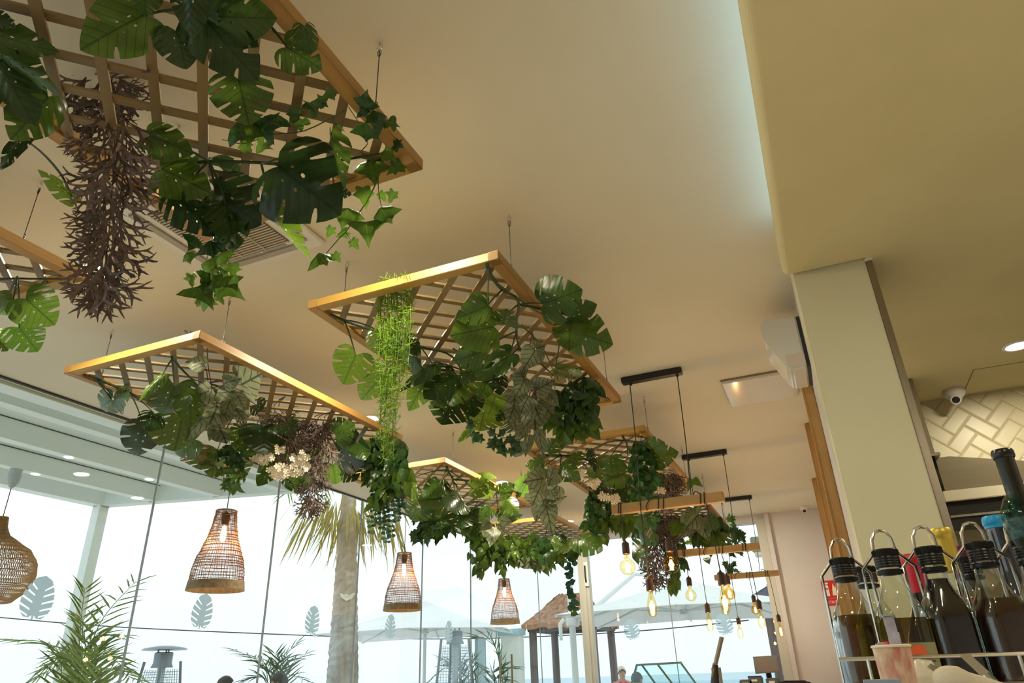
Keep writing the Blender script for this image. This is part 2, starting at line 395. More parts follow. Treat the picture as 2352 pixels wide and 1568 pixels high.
# left glass wall
wl = struct(bpy.data.objects.new('window_1', None)); COL.objects.link(wl); wl.location = (GX, 3, 0)
wl['label'] = 'long frameless glass wall beside the terrace'
J = [BACK_Y, -1.6, -0.25, 1.07, 2.39, 3.71, 5.03, 6.35, 7.68, 9.0, GY]
M_JOINT = mat('glass_joint', (0.26, 0.30, 0.33), 0.25, spec=0.8, bump=0.01)
for i in range(len(J) - 1):
    G().box((GX - 0.006, J[i] + 0.0038, 0.02), (GX + 0.006, J[i + 1] - 0.0038, ZC - 0.012)).obj('pane', M_GLASS, wl)
    if i: G().box((GX - 0.009, J[i] - 0.0035, 0.02), (GX + 0.009, J[i] + 0.0035, ZC - 0.012)).obj('joint', M_JOINT, wl)
G().box((GX - 0.012, BACK_Y, ZC - 0.012), (GX + 0.012, GY, ZC - 0.001)).obj('top_track', M_DARK, wl)
G().box((GX - 0.02, BACK_Y, 0.0), (GX + 0.02, GY, 0.02)).obj('bottom_track', M_DARK, wl)
# far glass
wf = struct(bpy.data.objects.new('window_2', None)); COL.objects.link(wf); wf.location = (-2.5, GY, 0)
wf['label'] = 'far glass front with a white post'
PX0, PX1 = -3.17, -3.02
xs = [GX + 0.02, -3.80, PX0]
for i in range(2): G().box((xs[i] + 0.004, GY + 0.05, 0.02), (xs[i + 1] - 0.004, GY + 0.062, 2.90)).obj('pane', M_GLASSD, wf)
xs = [PX1, -1.95, OPX]
for i in range(2): G().box((xs[i] + 0.004, GY + 0.05, 0.02), (xs[i + 1] - 0.004, GY + 0.062, 2.90)).obj('pane', M_GLASS, wf)
for x in (-3.80, -1.95): G().box((x - 0.004, GY + 0.047, 0.02), (x + 0.004, GY + 0.065, 2.90)).obj('joint', M_JOINT, wf)
G().box((PX0, GY + 0.0, 0), (PX1, GY + 0.12, 2.904)).obj('post', M_FRAMEW, wf, bevel=0.006)
G().box((PX0 + 0.055, GY - 0.022, 0), (PX1 - 0.045, GY - 0.0005, 2.45)).obj('door_stile', M_FRAMEW, wf, bevel=0.004)
lk = G().box((PX1 - 0.052, GY - 0.03, 2.28), (PX1 + 0.004, GY - 0.0005, 2.60)).obj('lock_plate', M_WHITE, wf, bevel=0.004)
G().tube([(PX1 - 0.03, GY - 0.034, 2.33), (PX1 - 0.03, GY - 0.05, 2.40), (PX1 - 0.03, GY - 0.05, 2.55)], 0.012, 6).sub('lock_lever', M_DARK, lk)
for x in (-4.40, -4.22):
    h = G().tube([(x, GY + 0.0, 0.80), (x, GY + 0.0, 1.47)], 0.016, 8).obj('door_handle', M_STEEL, wf, smooth=True)
    G().bar((x, GY + 0.0, 1.33), (x, GY + 0.055, 1.33), 0.016, 0.016).sub('handle_bracket', M_STEEL, h)
    G().bar((x, GY + 0.0, 0.95), (x, GY + 0.055, 0.95), 0.016, 0.016).sub('handle_bracket', M_STEEL, h)

# leaf-shaped frosted stickers on the glass
M_STICK = mat('frosted_vinyl', (0.50, 0.60, 0.66), 0.7, bump=0.02)
_n = M_STICK.node_tree; _t = _n.nodes.new('ShaderNodeBsdfTranslucent'); _t.inputs[0].default_value = (0.80, 0.88, 0.92, 1); _m = _n.nodes.new('ShaderNodeMixShader'); _m.inputs[0].default_value = 0.85   # thin vinyl lets the daylight through
_n.links.new(_n.nodes['Principled BSDF'].outputs[0], _m.inputs[1]); _n.links.new(_t.outputs[0], _m.inputs[2]); _n.links.new(_m.outputs[0], _n.nodes['Material Output'].inputs[0])
def sticker_mesh():
    # a small split leaf outline, 5 slits to a side, unit high
    half = [(0.0, 1.0), (0.16, 0.96)]
    marg = [(0.20, 0.92), (0.30, 0.78), (0.37, 0.62), (0.41, 0.44), (0.40, 0.26), (0.34, 0.10)]
    pts = [(0.0, 1.0)]
    for i in range(len(marg) - 1):
        (xa, ya), (xb, yb) = marg[i], marg[i + 1]
        pts += [(xa, ya), (xa + (xb - xa) * 0.72, ya + (yb - ya) * 0.72)]
        pts += [(0.10 + 0.01 * i, yb - 0.10 + 0.015 * i), (0.095 + 0.01 * i, yb - 0.14 + 0.015 * i)]
    pts += [(0.33, 0.10), (0.22, 0.0), (0.10, 0.0), (0.03, 0.06)]
    right = pts; left = [(-x * 1.05, y * 0.99) for x, y in reversed(pts[1:])]
    poly = right + [(0.02, -0.04), (-0.02, -0.04)] + left
    v, e, f, *_ = delaunay_2d_cdt([Vector(p) for p in poly], [(i, (i + 1) % len(poly)) for i in range(len(poly))], [], 1, 1e-5)
    n = len(v); V = [(p.x, p.y, 0) for p in v] + [(p.x, p.y, 0.0015) for p in v]
    F = [tuple(reversed(q)) for q in f] + [tuple(i + n for i in q) for q in f]
    return mesh('leaf_sticker', V, F, M_STICK)
sme = sticker_mesh()
def sticker(y=None, x=None, label='', s=0.25):
    if y is not None:   # on the left wall, facing +X
        m = Matrix.Translation((GX + 0.0075, y, 1.61)) @ Matrix.Rotation(PI / 2, 4, 'Z') @ Matrix.Rotation(PI / 2, 4, 'X') @ Matrix.Rotation(-0.10, 4, 'Z') @ Matrix.Scale(s, 4)
    else:
        m = Matrix.Translation((x, GY + 0.0475, 1.59)) @ Matrix.Rotation(PI / 2, 4, 'X') @ Matrix.Rotation(0.22, 4, 'Z') @ Matrix.Scale(s, 4)
    o = obj('leaf_sticker', sme, None, m); tag(o, label, 'sticker', 'leaf stickers on the glass')
sticker(y=3.0, label='grey leaf sticker on the glass beside the round rattan lamp')
sticker(y=4.32, label='grey leaf sticker on the glass below the largest bell lamp')
sticker(y=5.66, label='grey leaf sticker on the glass just before the palm trunk')
sticker(y=7.0, label='pale leaf sticker on the glass in front of the terrace parasol')
sticker(y=8.35, label='pale leaf sticker on the glass in front of the caged patio heater')
sticker(x=-2.47, label='grey leaf sticker on the far glass just beyond the white post')
sticker(x=-1.27, label='grey leaf sticker on the far glass near the white wall')

# ------------------------------------------------------------------ things on the ceiling
M_LAMP = mat('lit_diffuser', (1, 1, 1), 0.5, emit=(1.0, 0.95, 0.80), estr=9.0, bump=0.01)
DL = [(-2.89, 1.82, 'glowing round downlight behind the tip of the nearest brown fern'), (-1.31, 1.78, 'glowing round downlight showing through the corner of the nearest lattice'),
      (-2.15, 2.93, 'glowing round downlight seen through the middle lattice by the trailing grass'), (-2.93, 4.18, 'glowing round downlight above the long left lattice beside the trailing grass'),
      (-2.12, 5.4, 'glowing round downlight behind the silver begonia leaves'), (-2.86, 6.45, 'glowing round downlight above the far lattice beside split leaves'),
      (-2.93, 8.75, 'glowing round downlight above the farthest left lattice'), (-1.29, 8.70, 'glowing round downlight above the farthest right lattice behind the pendants'),
      (-1.3, -0.9, 'round downlight behind the viewer over the tables'), (-2.9, -0.9, 'round downlight behind the viewer near the glass')]
rim = G().lathe([(0.062, -0.006), (0.078, -0.004), (0.080, 0.0), (0.062, 0.0), (0.060, -0.003)], n=28, cap=False).me('trim_ring', M_PLASTW, True)
dif = G().lathe([(0.0, -0.004), (0.061, -0.0035), (0.061, 0.0)], n=28).me('diffuser', M_LAMP, False)
def downlight(x, y, z, label, power, k=1.0):
    t = thing('downlight', label, 'downlight', (x, y, z - 0.001), 'recessed downlights')
    for nm, me in (('trim_ring', rim), ('diffuser', dif)): obj(nm, me, t, Matrix.Translation((x, y, z - 0.001)) @ Matrix.Scale(k, 4))
    area_light('downlight_lamp', (x, y, z - 0.012), 0.11, power, DOWNLIGHT_COL, (0, 0, -1), t)
for x, y, lb in DL: downlight(x, y, ZC, lb, DOWNLIGHT_W * (1.3 if y > 4 else 1.0))
p = at_z(2338, 793, ZS)
downlight(p.x, p.y, ZS, 'glowing round downlight in the lowered ceiling above the tiles', KITCHEN_W)
downlight(1.9, 1.6, ZS, 'round downlight in the lowered ceiling out of view to the right', KITCHEN_W)
downlight(1.0, -0.6, ZS, 'round downlight in the lowered ceiling behind the viewer', KITCHEN_W)

# ceiling cassette air conditioner
ac = thing('ceiling_cassette', 'square white ceiling cassette air conditioner above the nearest lattice', 'air conditioner', (-2.09, 1.8, ZC))
cx0, cx1, cy0, cy1 = -2.41, -1.77, 1.46, 2.10
G().box((cx0, cy0, ZC - 0.022), (cx1, cy1, ZC - 0.0005)).obj('panel', M_PLASTW, ac, bevel=0.008)
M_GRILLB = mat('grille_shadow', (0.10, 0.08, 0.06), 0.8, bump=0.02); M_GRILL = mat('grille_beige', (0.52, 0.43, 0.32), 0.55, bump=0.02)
gx0, gx1, gy0, gy1 = cx0 + 0.125, cx1 - 0.125, cy0 + 0.125, cy1 - 0.10
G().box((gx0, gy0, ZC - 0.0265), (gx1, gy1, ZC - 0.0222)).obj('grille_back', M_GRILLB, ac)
n = 26; sm = G().box((gx0, 0, -0.004), (gx1, (gy1 - gy0) / n * 0.55, 0)).me('slat', M_GRILL)
for i in range(n): obj('slat', sm, ac, Matrix.Translation((0, gy0 + (i + 0.2) * (gy1 - gy0) / n, ZC - 0.0266)))
for s_ in (0, 1):
    x = gx0 + (gx1 - gx0) * (0.33 + 0.34 * s_); G().box((x - 0.003, gy0, ZC - 0.0335), (x + 0.003, gy1, ZC - 0.0308)).obj('rib', M_GRILL, ac)
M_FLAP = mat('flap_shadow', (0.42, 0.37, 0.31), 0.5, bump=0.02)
for q in (0, 1):
    x = cx0 + 0.045 if q == 0 else cx1 - 0.085; G().box((x, gy0 - 0.03, ZC - 0.030), (x + 0.04, gy1 + 0.03, ZC - 0.0222)).obj('air_flap', M_FLAP, ac, bevel=0.006)
    y = cy0 + 0.045 if q == 0 else cy1 - 0.075; G().box((gx0 - 0.02, y, ZC - 0.030), (gx1 + 0.02, y + 0.04, ZC - 0.0222)).obj('air_flap', M_FLAP, ac, bevel=0.006)
pn = G().box((gx0 + 0.03, gy1 + 0.004, ZC - 0.0265), (gx1 - 0.03, gy1 + 0.020, ZC - 0.0222)).obj('display_strip', mat('display_grey', (0.38, 0.35, 0.31), 0.4, bump=0.01), ac)
G().lathe([(0.0, 0), (0.006, 0), (0.006, 0.001)], ((gx0 + gx1) / 2 + 0.03, gy1 + 0.012, ZC - 0.0278), 12).sub('button', M_PLASTW, pn)

# square glossy panel
gp_ = thing('ceiling_panel', 'glossy white square panel on the ceiling behind the wall unit', 'panel', (-0.13, 4.95, ZC))
G().box((-0.39, 4.68, ZC - 0.03), (0.09, 5.2, ZC - 0.0005)).obj('cover', M_GLOSSW, gp_, bevel=0.006)
G().box((-0.395, 4.675, ZC - 0.012), (0.095, 4.6795, ZC - 0.0005)).obj('edge_trim', M_STEEL, gp_)
G().box((-0.397, 4.6795, ZC - 0.012), (-0.3925, 5.2, ZC - 0.0005)).obj('edge_trim', M_STEEL, gp_)

# wedge-shaped wall unit beside the column
wu = thing('wall_unit', 'glossy white wedge-shaped unit mounted high beside the column', 'wall unit', (0.13, 3.6, 2.55))
uy0, uy1 = 3.56, 3.87
prof = [(0.128, 2.855), (-0.03, 2.865), (-0.05, 2.845), (-0.055, 2.79), (-0.045, 2.74), (0.035, 2.575), (0.055, 2.56), (0.128, 2.56)]
g = G(); g.prism([(x, z) for x, z in prof], 'y', uy0, uy1); g.obj('housing', M_GLOSSW, wu, bevel=0.008)
G().prism([(0.046, 2.572), (0.126, 2.572), (0.126, 2.64), (0.036, 2.64)], 'y', uy0 - 0.004, uy0 - 0.0002).obj('end_cap', mat('end_cap_plastic', (0.72, 0.62, 0.54), 0.4, bump=0.01), wu)
G().box((0.1282, uy0 + 0.01, 2.565), (0.1458, uy1 - 0.01, 2.85)).obj('mounting_plate', M_DARK, wu)

# cameras
def dome_camera(P, label, s, yawv):
    t = thing('security_camera', label, 'camera', P, 'security cameras')
    G().lathe([(0.0, 0.0), (0.055 * s, 0.0), (0.056 * s, -0.012 * s), (0.05 * s, -0.03 * s), (0.035 * s, -0.045 * s), (0.0, -0.052 * s)], P, 20).obj('dome', M_PLASTW, t, smooth=True)
    d = Vector(yawv).normalized(); c = Vector(P) + Vector((0, 0, -0.045 * s))
    e = G().tube([c, c + d * 0.032 * s], [0.030 * s, 0.027 * s], 16).obj('eye_housing', M_PLASTW, t, smooth=True)
    G().tube([c + d * 0.028 * s, c + d * 0.034 * s], 0.019 * s, 16).sub('lens', M_BLACK, e)
dome_camera(tuple(at_z(2190, 897, ZS - 0.001)), 'white dome camera under the lowered ceiling by the tiles', 1.15, (-0.25, -0.9, -0.55))
dome_camera(tuple(at_z(1845, 1163, ZC - 0.001)), 'small white dome camera at the far wall corner', 1.0, (0.1, -0.9, -0.5))

# ceiling hatch in the kitchen ceiling
hp = [at_z(*q, ZS) for q in ((2237, 848), (2215, 908))]
h = thing('ceiling_hatch', 'flush square hatch in the lowered ceiling above the tiles', 'hatch', (1.3, 4.8, ZS))
G().box((1.055, 4.585, ZS - 0.002), (1.50, 5.03, ZS - 0.0002)).obj('panel', M_SOFFIT, h)
for a_, b_ in (((1.05, 4.58), (1.505, 4.585)), ((1.05, 5.03), (1.505, 5.035)), ((1.05, 4.585), (1.055, 5.03)), ((1.50, 4.585), (1.505, 5.03))):
    G().box((a_[0], a_[1], ZS - 0.001), (b_[0], b_[1], ZS - 0.0001)).obj('gap', mat('hatch_gap', (0.16, 0.13, 0.08), 0.9, bump=0.01), h)

# kitchen extractor hood
hd = thing('extractor_hood', 'stainless extractor hood below the cream tiles', 'hood', (1.5, 4.7, 1.9))
hx0, hx1 = 0.727, 3.2
M_HOOD = mat('hood_steel', (0.17, 0.145, 0.095), 0.42, metal=0.75, noise=(12, (0.14, 0.12, 0.08), (0.1, 1, 1)))
M_HOODL = mat('hood_lip_steel', (0.52, 0.47, 0.36), 0.3, metal=0.7, bump=0.01)
k = len(hd.children)
v = [(hx0, 4.30, 2.07), (hx1, 4.30, 2.07), (hx1, TY - 0.01, 2.07), (hx0, TY - 0.01, 2.07), (hx0, 4.62, 2.262), (hx0 + 0.06, 4.60, 2.262), (hx1, 4.95, 2.115), (hx1, TY - 0.01, 2.115), (hx0, TY - 0.01, 2.262)]
G().prism([(hx0, 2.012), (hx1, 2.012), (hx1, 2.03), (1.75, 2.06), (0.80, 2.268), (hx0, 2.268)], 'y', 4.62, TY - 0.012).obj('canopy', M_HOOD, hd)
G().box((hx0 - 0.02, 4.585, 2.008), (hx1, 4.618, 2.068)).obj('front_lip', M_HOODL, hd, bevel=0.004)
G().box((hx0 - 0.01, 4.66, 1.86), (hx1, 4.70, 2.006)).obj('filter_panel', M_BLACK, hd)
G().box((hx0 - 0.01, 4.63, 1.925), (hx1, 4.658, 1.937)).obj('filter_rail', M_STEEL, hd)

# fire extinguisher sign on the far wall
M_RED = mat('sign_red', (0.62, 0.02, 0.03), 0.4, bump=0.01); M_SIGNW = mat('sign_cream', (0.86, 0.83, 0.66), 0.5, bump=0.01)
sg = thing('extinguisher_sign', 'red fire extinguisher sign on the far white wall', 'sign', (0.04, GY, 1.9))
sx0, sx1 = -0.066, 0.135
G().box((sx0, GY - 0.006, 1.925), (sx1, GY - 0.0005, 2.123)).obj('upper_plate', M_RED, sg)
G().box((sx0 + 0.004, GY - 0.006, 1.838), (sx1, GY - 0.0005, 1.918)).obj('lower_plate', M_RED, sg)
ex = G(); ex.prism([(sx0 + 0.034, 1.945), (sx0 + 0.074, 1.945), (sx0 + 0.074, 2.055), (sx0 + 0.066, 2.072), (sx0 + 0.058, 2.078), (sx0 + 0.05, 2.078), (sx0 + 0.042, 2.072), (sx0 + 0.034, 2.055)], 'y', GY - 0.0085, GY - 0.0062); ex.obj('pictogram_cylinder', M_SIGNW, sg)
G().prism([(sx0 + 0.036, 2.082), (sx0 + 0.072, 2.082), (sx0 + 0.080, 2.096), (sx0 + 0.036, 2.106), (sx0 + 0.022, 2.092), (sx0 + 0.018, 2.05), (sx0 + 0.025, 2.05), (sx0 + 0.029, 2.084)], 'y', GY - 0.0085, GY - 0.0062).obj('pictogram_hose', M_SIGNW, sg)
G().prism([(sx0 + 0.105, 1.95), (sx0 + 0.165, 1.95), (sx0 + 0.175, 2.0), (sx0 + 0.155, 2.075), (sx0 + 0.145, 2.03), (sx0 + 0.128, 2.09), (sx0 + 0.112, 2.02)], 'y', GY - 0.0085, GY - 0.0062).obj('pictogram_flame', M_SIGNW, sg)
G().prism([(sx0 + 0.038, 2.022), (sx0 + 0.070, 2.022), (sx0 + 0.070, 2.036), (sx0 + 0.038, 2.036)], 'y', GY - 0.0095, GY - 0.0086).obj('pictogram_band', M_RED, sg)
tx = bpy.data.curves.new('sign_text', 'FONT'); tx.body = 'EXTINTOR'; tx.size = 0.048; tx.extrude = 0.0006; tx.materials.append(M_SIGNW)
tmp = bpy.data.objects.new('sign_text_tmp', tx); tme_ = bpy.data.meshes.new_from_object(tmp); bpy.data.objects.remove(tmp)
obj('sign_lettering', tme_, sg, Matrix.Translation((sx0 + 0.008, GY - 0.0068, 1.860)) @ Matrix.Rotation(PI / 2, 4, 'X') @ Matrix.Scale(0.80, 4, (1, 0, 0)))
# ================================================================== LATTICE PANELS
TW, TLN, TZ = 0.93, 1.82, 2.688
FWD, FHT = 0.048, 0.042
TX = {'r': -1.865, 'l': -3.425}
TYS = [-0.28, 2.13, 4.56, 7.03]
TINFO = {('r', 0): 'large pine lattice panel nearest the camera, upper corner', ('l', 0): 'pine lattice panel cut by the picture edge above the ferns',
         ('r', 1): 'pine lattice panel in the middle with trailing lime grass', ('l', 1): 'pine lattice panel above the largest bell lamp',
         ('r', 2): 'pine lattice panel behind the first pendant beam', ('l', 2): 'pine lattice panel over the second bell lamp, by the palm trunk',
         ('r', 3): 'farthest pine lattice panel behind the three pendant beams', ('l', 3): 'farthest left pine lattice panel above the thatched hut'}
def clip_diag(sgn, c, w_, l_):
    """segment of x*sgn... : sgn=+1 -> x+y=c ; -1 -> y-x=c, clipped to [0,w]x[0,l]"""
    pts = []
    if sgn > 0:
        x0 = max(0, c - l_); x1 = min(w_, c); return (x0, c - x0), (x1, c - x1)
    x0 = max(0, -c); x1 = min(w_, l_ - c); return (x0, x0 + c), (x1, x1 + c)
ins = FWD * 0.55
slats = []
for k in range(1, 17):
    c = 0.055 + 0.176 * k - 2 * ins
    if 0.05 < c < TW + TLN - 4 * ins - 0.05: slats.append((1, c))
for k in range(-6, 12):
    c = 0.03 + 0.176 * k
    if -(TW - 2 * ins) + 0.05 < c < TLN - 2 * ins - 0.05: slats.append((-1, c))
def slat_mesh(L):
    return G().box((0, -0.0140, -0.0045), (L, 0.0140, 0.0045)).me('slat', M_SLAT)
_sm = {}
fr_y = G().box((-FWD / 2, 0, 0), (FWD / 2, TLN, FHT)).me('long_rail', M_FRAME_Y, bevel=0.002)
fr_x = G().box((0, -FWD / 2, 0), (TW - FWD - 0.0006, FWD / 2, FHT * 0.96)).me('end_rail', M_FRAME_X, bevel=0.002)
M_WIRE = mat('dark_wire', (0.05, 0.045, 0.04), 0.4, metal=0.6, bump=0.01)
gw = G(); gw.tube([(0, 0, 0.0), (0.0, 0.0, ZC - TZ - FHT - 0.035)], 0.0016, 5)
gw.tube([(0.004, 0, 0.0), (0.004, 0.003, 0.02), (-0.003, 0.0, 0.03)], 0.0016, 5)
wire_me = gw.me('hanging_wire', M_WIRE)
gh = G(); top = ZC - TZ - FHT
gh.tube([(0.010 * math.cos(t), 0, top - 0.020 + 0.010 * math.sin(t)) for t in [i * 2 * PI / 10 for i in range(11)]], 0.0022, 5)
gh.tube([(0, 0, top - 0.010), (0, 0, top)], 0.0035, 6)
hook_me = gh.me('eye_hook', M_STEELB)
gl = G(); gl.tube([(0.006 * math.cos(t), 0.0, top - 0.042 + 0.016 * math.sin(t)) for t in [i * 2 * PI / 10 for i in range(11)]], 0.0014, 5)
loop_me = gl.me('wire_loop', M_WIRE)
def lattice(side, row):
    x0, y0 = TX[side], TYS[row]
    t = thing('lattice_panel', TINFO[(side, row)], 'lattice', (x0 + TW / 2, y0 + TLN / 2, TZ), 'hanging lattice panels')
    for x in (x0 + FWD / 2, x0 + TW - FWD / 2): obj('long_rail', fr_y, t, Matrix.Translation((x, y0, TZ)))
    for y in (y0 + FWD / 2, y0 + TLN - FWD / 2): obj('end_rail', fr_x, t, Matrix.Translation((x0 + FWD + 0.0003, y, TZ)))
    for sg_, c in slats:
        p, q = clip_diag(sg_, c, TW - 2 * ins, TLN - 2 * ins)
        d = Vector((q[0] - p[0], q[1] - p[1])); L = round(d.length, 3)
        if L < 0.04: continue
        if L not in _sm: _sm[L] = slat_mesh(L)
        zz = TZ + (0.0105 if sg_ > 0 else 0.0200)
        obj('slat', _sm[L], t, Matrix.Translation((x0 + ins + p[0], y0 + ins + p[1], zz)) @ Matrix.Rotation(math.atan2(d.y, d.x), 4, 'Z'))
    for wx in (x0 + 0.075, x0 + TW - 0.012):
        for wy in (y0 + 0.155, y0 + TLN - 0.26):
            m = Matrix.Translation((wx, wy, TZ + FHT)); o = obj('hanging_wire', wire_me, t, m)
            for nm, me in (('eye_hook', hook_me), ('wire_loop', loop_me)):
                h_ = bpy.data.objects.new(nm, me); COL.objects.link(h_); h_.parent = o
    return t
for side in 'rl':
    for row in range(4): lattice(side, row)
YMAX = [1.54, 3.95, 6.38, 8.85]
# ================================================================== FOLIAGE
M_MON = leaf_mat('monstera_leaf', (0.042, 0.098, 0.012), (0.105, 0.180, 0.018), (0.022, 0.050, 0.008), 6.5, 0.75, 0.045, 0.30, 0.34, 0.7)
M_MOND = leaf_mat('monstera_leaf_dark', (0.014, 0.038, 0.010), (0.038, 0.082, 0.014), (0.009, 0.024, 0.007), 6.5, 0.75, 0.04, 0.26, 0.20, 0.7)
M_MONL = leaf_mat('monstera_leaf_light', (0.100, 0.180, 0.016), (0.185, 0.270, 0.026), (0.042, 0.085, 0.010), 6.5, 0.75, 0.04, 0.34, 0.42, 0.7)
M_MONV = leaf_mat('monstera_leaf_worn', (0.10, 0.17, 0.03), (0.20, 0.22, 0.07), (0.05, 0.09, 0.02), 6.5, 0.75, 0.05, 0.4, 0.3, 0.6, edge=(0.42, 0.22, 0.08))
M_BEG = leaf_mat('begonia_leaf', (0.17, 0.20, 0.105), (0.25, 0.275, 0.16), (0.028, 0.034, 0.018), 4.2, 1.0, 0.075, 0.55, 0.30, 0.85)
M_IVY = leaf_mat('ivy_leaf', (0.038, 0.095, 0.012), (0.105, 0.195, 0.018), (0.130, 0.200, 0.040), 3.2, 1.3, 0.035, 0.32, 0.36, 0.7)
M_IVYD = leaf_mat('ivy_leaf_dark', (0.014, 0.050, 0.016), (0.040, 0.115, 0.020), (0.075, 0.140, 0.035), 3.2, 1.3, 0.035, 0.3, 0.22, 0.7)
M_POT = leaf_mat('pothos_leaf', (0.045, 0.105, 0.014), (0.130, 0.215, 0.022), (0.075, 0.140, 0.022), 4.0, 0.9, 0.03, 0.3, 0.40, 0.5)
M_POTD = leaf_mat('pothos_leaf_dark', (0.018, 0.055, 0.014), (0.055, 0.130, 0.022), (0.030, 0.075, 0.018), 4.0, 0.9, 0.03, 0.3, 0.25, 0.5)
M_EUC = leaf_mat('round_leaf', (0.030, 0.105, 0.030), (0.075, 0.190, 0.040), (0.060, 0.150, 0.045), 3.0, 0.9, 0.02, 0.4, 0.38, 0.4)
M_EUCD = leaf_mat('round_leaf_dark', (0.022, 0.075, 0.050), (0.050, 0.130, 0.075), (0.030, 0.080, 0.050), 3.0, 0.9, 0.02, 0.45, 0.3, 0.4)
M_STAG = mat('staghorn_brown', (0.19, 0.125, 0.100), 0.55, noise=(14, (0.085, 0.058, 0.050)), bump=0.05)
M_STAGD = mat('staghorn_dark', (0.12, 0.080, 0.066), 0.55, noise=(14, (0.035, 0.026, 0.024)), bump=0.05)
M_GRASS = mat('lime_grass', (0.25, 0.40, 0.028), 0.5, noise=(5, (0.14, 0.27, 0.022)), bump=0.02)
M_STEM = mat('plant_stem', (0.035, 0.065, 0.018), 0.5, noise=(20, (0.020, 0.040, 0.014)), bump=0.05)
M_STEMG = mat('green_stem', (0.075, 0.120, 0.020), 0.5, noise=(12, (0.045, 0.085, 0.016)), bump=0.05)
M_STEMR = mat('reddish_stem', (0.110, 0.045, 0.030), 0.5, noise=(12, (0.07, 0.03, 0.02)), bump=0.05)
M_FLOWER = mat('cream_petal', (0.86, 0.80, 0.68), 0.6, noise=(8, (0.80, 0.68, 0.52)), bump=0.02)

def poly_leaf(name, outline, holes, shape, m, grid=0.1, uvx=1.0):
    """flat outline -> triangulated blade with holes -> bent by shape(x,y)->z"""
    def inside(p, poly):
        c = False; n = len(poly)
        for i in range(n):
            (x1, y1), (x2, y2) = poly[i], poly[(i + 1) % n]
            if (y1 > p[1]) != (y2 > p[1]) and p[0] < (x2 - x1) * (p[1] - y1) / (y2 - y1) + x1: c = not c
        return c
    pts = [Vector(p) for p in outline]; ed = [(i, (i + 1) % len(outline)) for i in range(len(outline))]
    for h in holes:
        k = len(pts); pts += [Vector(p) for p in h]; ed += [(k + i, k + (i + 1) % len(h)) for i in range(len(h))]
    xs_ = [p[0] for p in outline]; ys_ = [p[1] for p in outline]
    y = min(ys_) + grid / 2
    while y < max(ys_):
        x = 0.0
        while x < max(xs_):
            for sx_ in ((1, -1) if x else (1,)):
                q = (x * sx_, y)
                if inside(q, outline) and not any(inside(q, h) for h in holes): pts.append(Vector(q))
            x += grid
        y += grid
    v, e, f, *_ = delaunay_2d_cdt(pts, ed, [], 1, 1e-5)
    F = []
    for t in f:
        c = (sum(v[i].x for i in t) / 3, sum(v[i].y for i in t) / 3)
        if inside(c, outline) and not any(inside(c, h) for h in holes): F.append(tuple(t))
    V = [(p.x, p.y, shape(p.x, p.y)) for p in v]
    return mesh(name, V, F, m, True, [(p.x * uvx, p.y) for p in v])

def monstera_variant(seed, nslit, depth, bend):
    R = random.Random(seed)
    half = [(0.0, 0.0), (0.05, -0.07), (0.13, -0.15), (0.24, -0.19), (0.36, -0.16), (0.46, -0.06), (0.515, 0.08), (0.53, 0.22), (0.51, 0.36), (0.455, 0.51), (0.375, 0.65), (0.275, 0.78), (0.165, 0.89), (0.07, 0.965), (0.0, 1.0)]
    def side(sg_):
        # dense margin, then slits cut towards the midrib
        out = []; cuts = sorted(0.30 + 0.58 * (i + 0.5 + R.uniform(-0.25, 0.25)) / nslit for i in range(nslit))
        n = 60; L = [0]
        for i in range(len(half) - 1): L.append(L[-1] + math.dist(half[i], half[i + 1]))
        def P(t):
            s = t * L[-1]
            for i in range(len(half) - 1):
                if L[i + 1] >= s:
                    q = (s - L[i]) / max(L[i + 1] - L[i], 1e-6); return (half[i][0] + (half[i + 1][0] - half[i][0]) * q, half[i][1] + (half[i + 1][1] - half[i][1]) * q)
            return half[-1]
        ts = []; prev = 0.0
        for c in cuts:
            wd = R.uniform(0.006, 0.026); dp = depth * R.uniform(0.75, 1.1)
            a0, b0 = P(c - wd), P(c + wd); mx_, my_ = P(c)
            inner = (mx_ * (1 - dp) + 0.02, my_ - 0.30 * mx_ * dp * 1.5)
            m_ = int((c - wd - prev) * 34) + 1
            for i in range(m_): ts.append(P(prev + (c - wd - prev) * i / m_))
            k1 = 0.55
            w2 = 0.019
            ts += [a0, (a0[0] * (1 - k1) + inner[0] * k1, a0[1] * (1 - k1) + inner[1] * k1 - w2), (inner[0] + 0.004, inner[1] - w2), (inner[0] - 0.012, inner[1]), (inner[0] + 0.004, inner[1] + w2), (b0[0] * (1 - k1) + inner[0] * k1, b0[1] * (1 - k1) + inner[1] * k1 + w2), b0]
            prev = c + wd
        m_ = int((1 - prev) * 34) + 1
        for i in range(m_): ts.append(P(prev + (1 - prev) * i / m_))
        return [(x * sg_, y) for x, y in ts], cuts
    r_, c1 = side(1); l_, c2 = side(-1)
    outline = r_ + [(0.0, 1.0)] + [p for p in reversed(l_) if p != (-0.0, 0.0) and p != (0.0, 0.0)]
    holes = []
    for sg_ in (1, -1):
        for i in range(R.choice((2, 3))):
            cy_ = 0.16 + 0.2 * i + R.uniform(-0.03, 0.03); cx_ = sg_ * R.uniform(0.075, 0.10); rx, ry = R.uniform(0.014, 0.022), R.uniform(0.02, 0.034)
            holes.append([(cx_ + rx * math.cos(t), cy_ + ry * math.sin(t) + 0.35 * rx * math.cos(t)) for t in [j * PI / 3 for j in range(6)]])
    a_, b_, c_, d_ = bend
    def shape(x, y): return -a_ * abs(x) ** 1.6 - b_ * (y - 0.1) ** 2 + c_ * math.sin(x * 7 + seed) * x + d_ * math.sin(y * 9 + abs(x) * 5) * abs(x)
    return outline, holes, shape
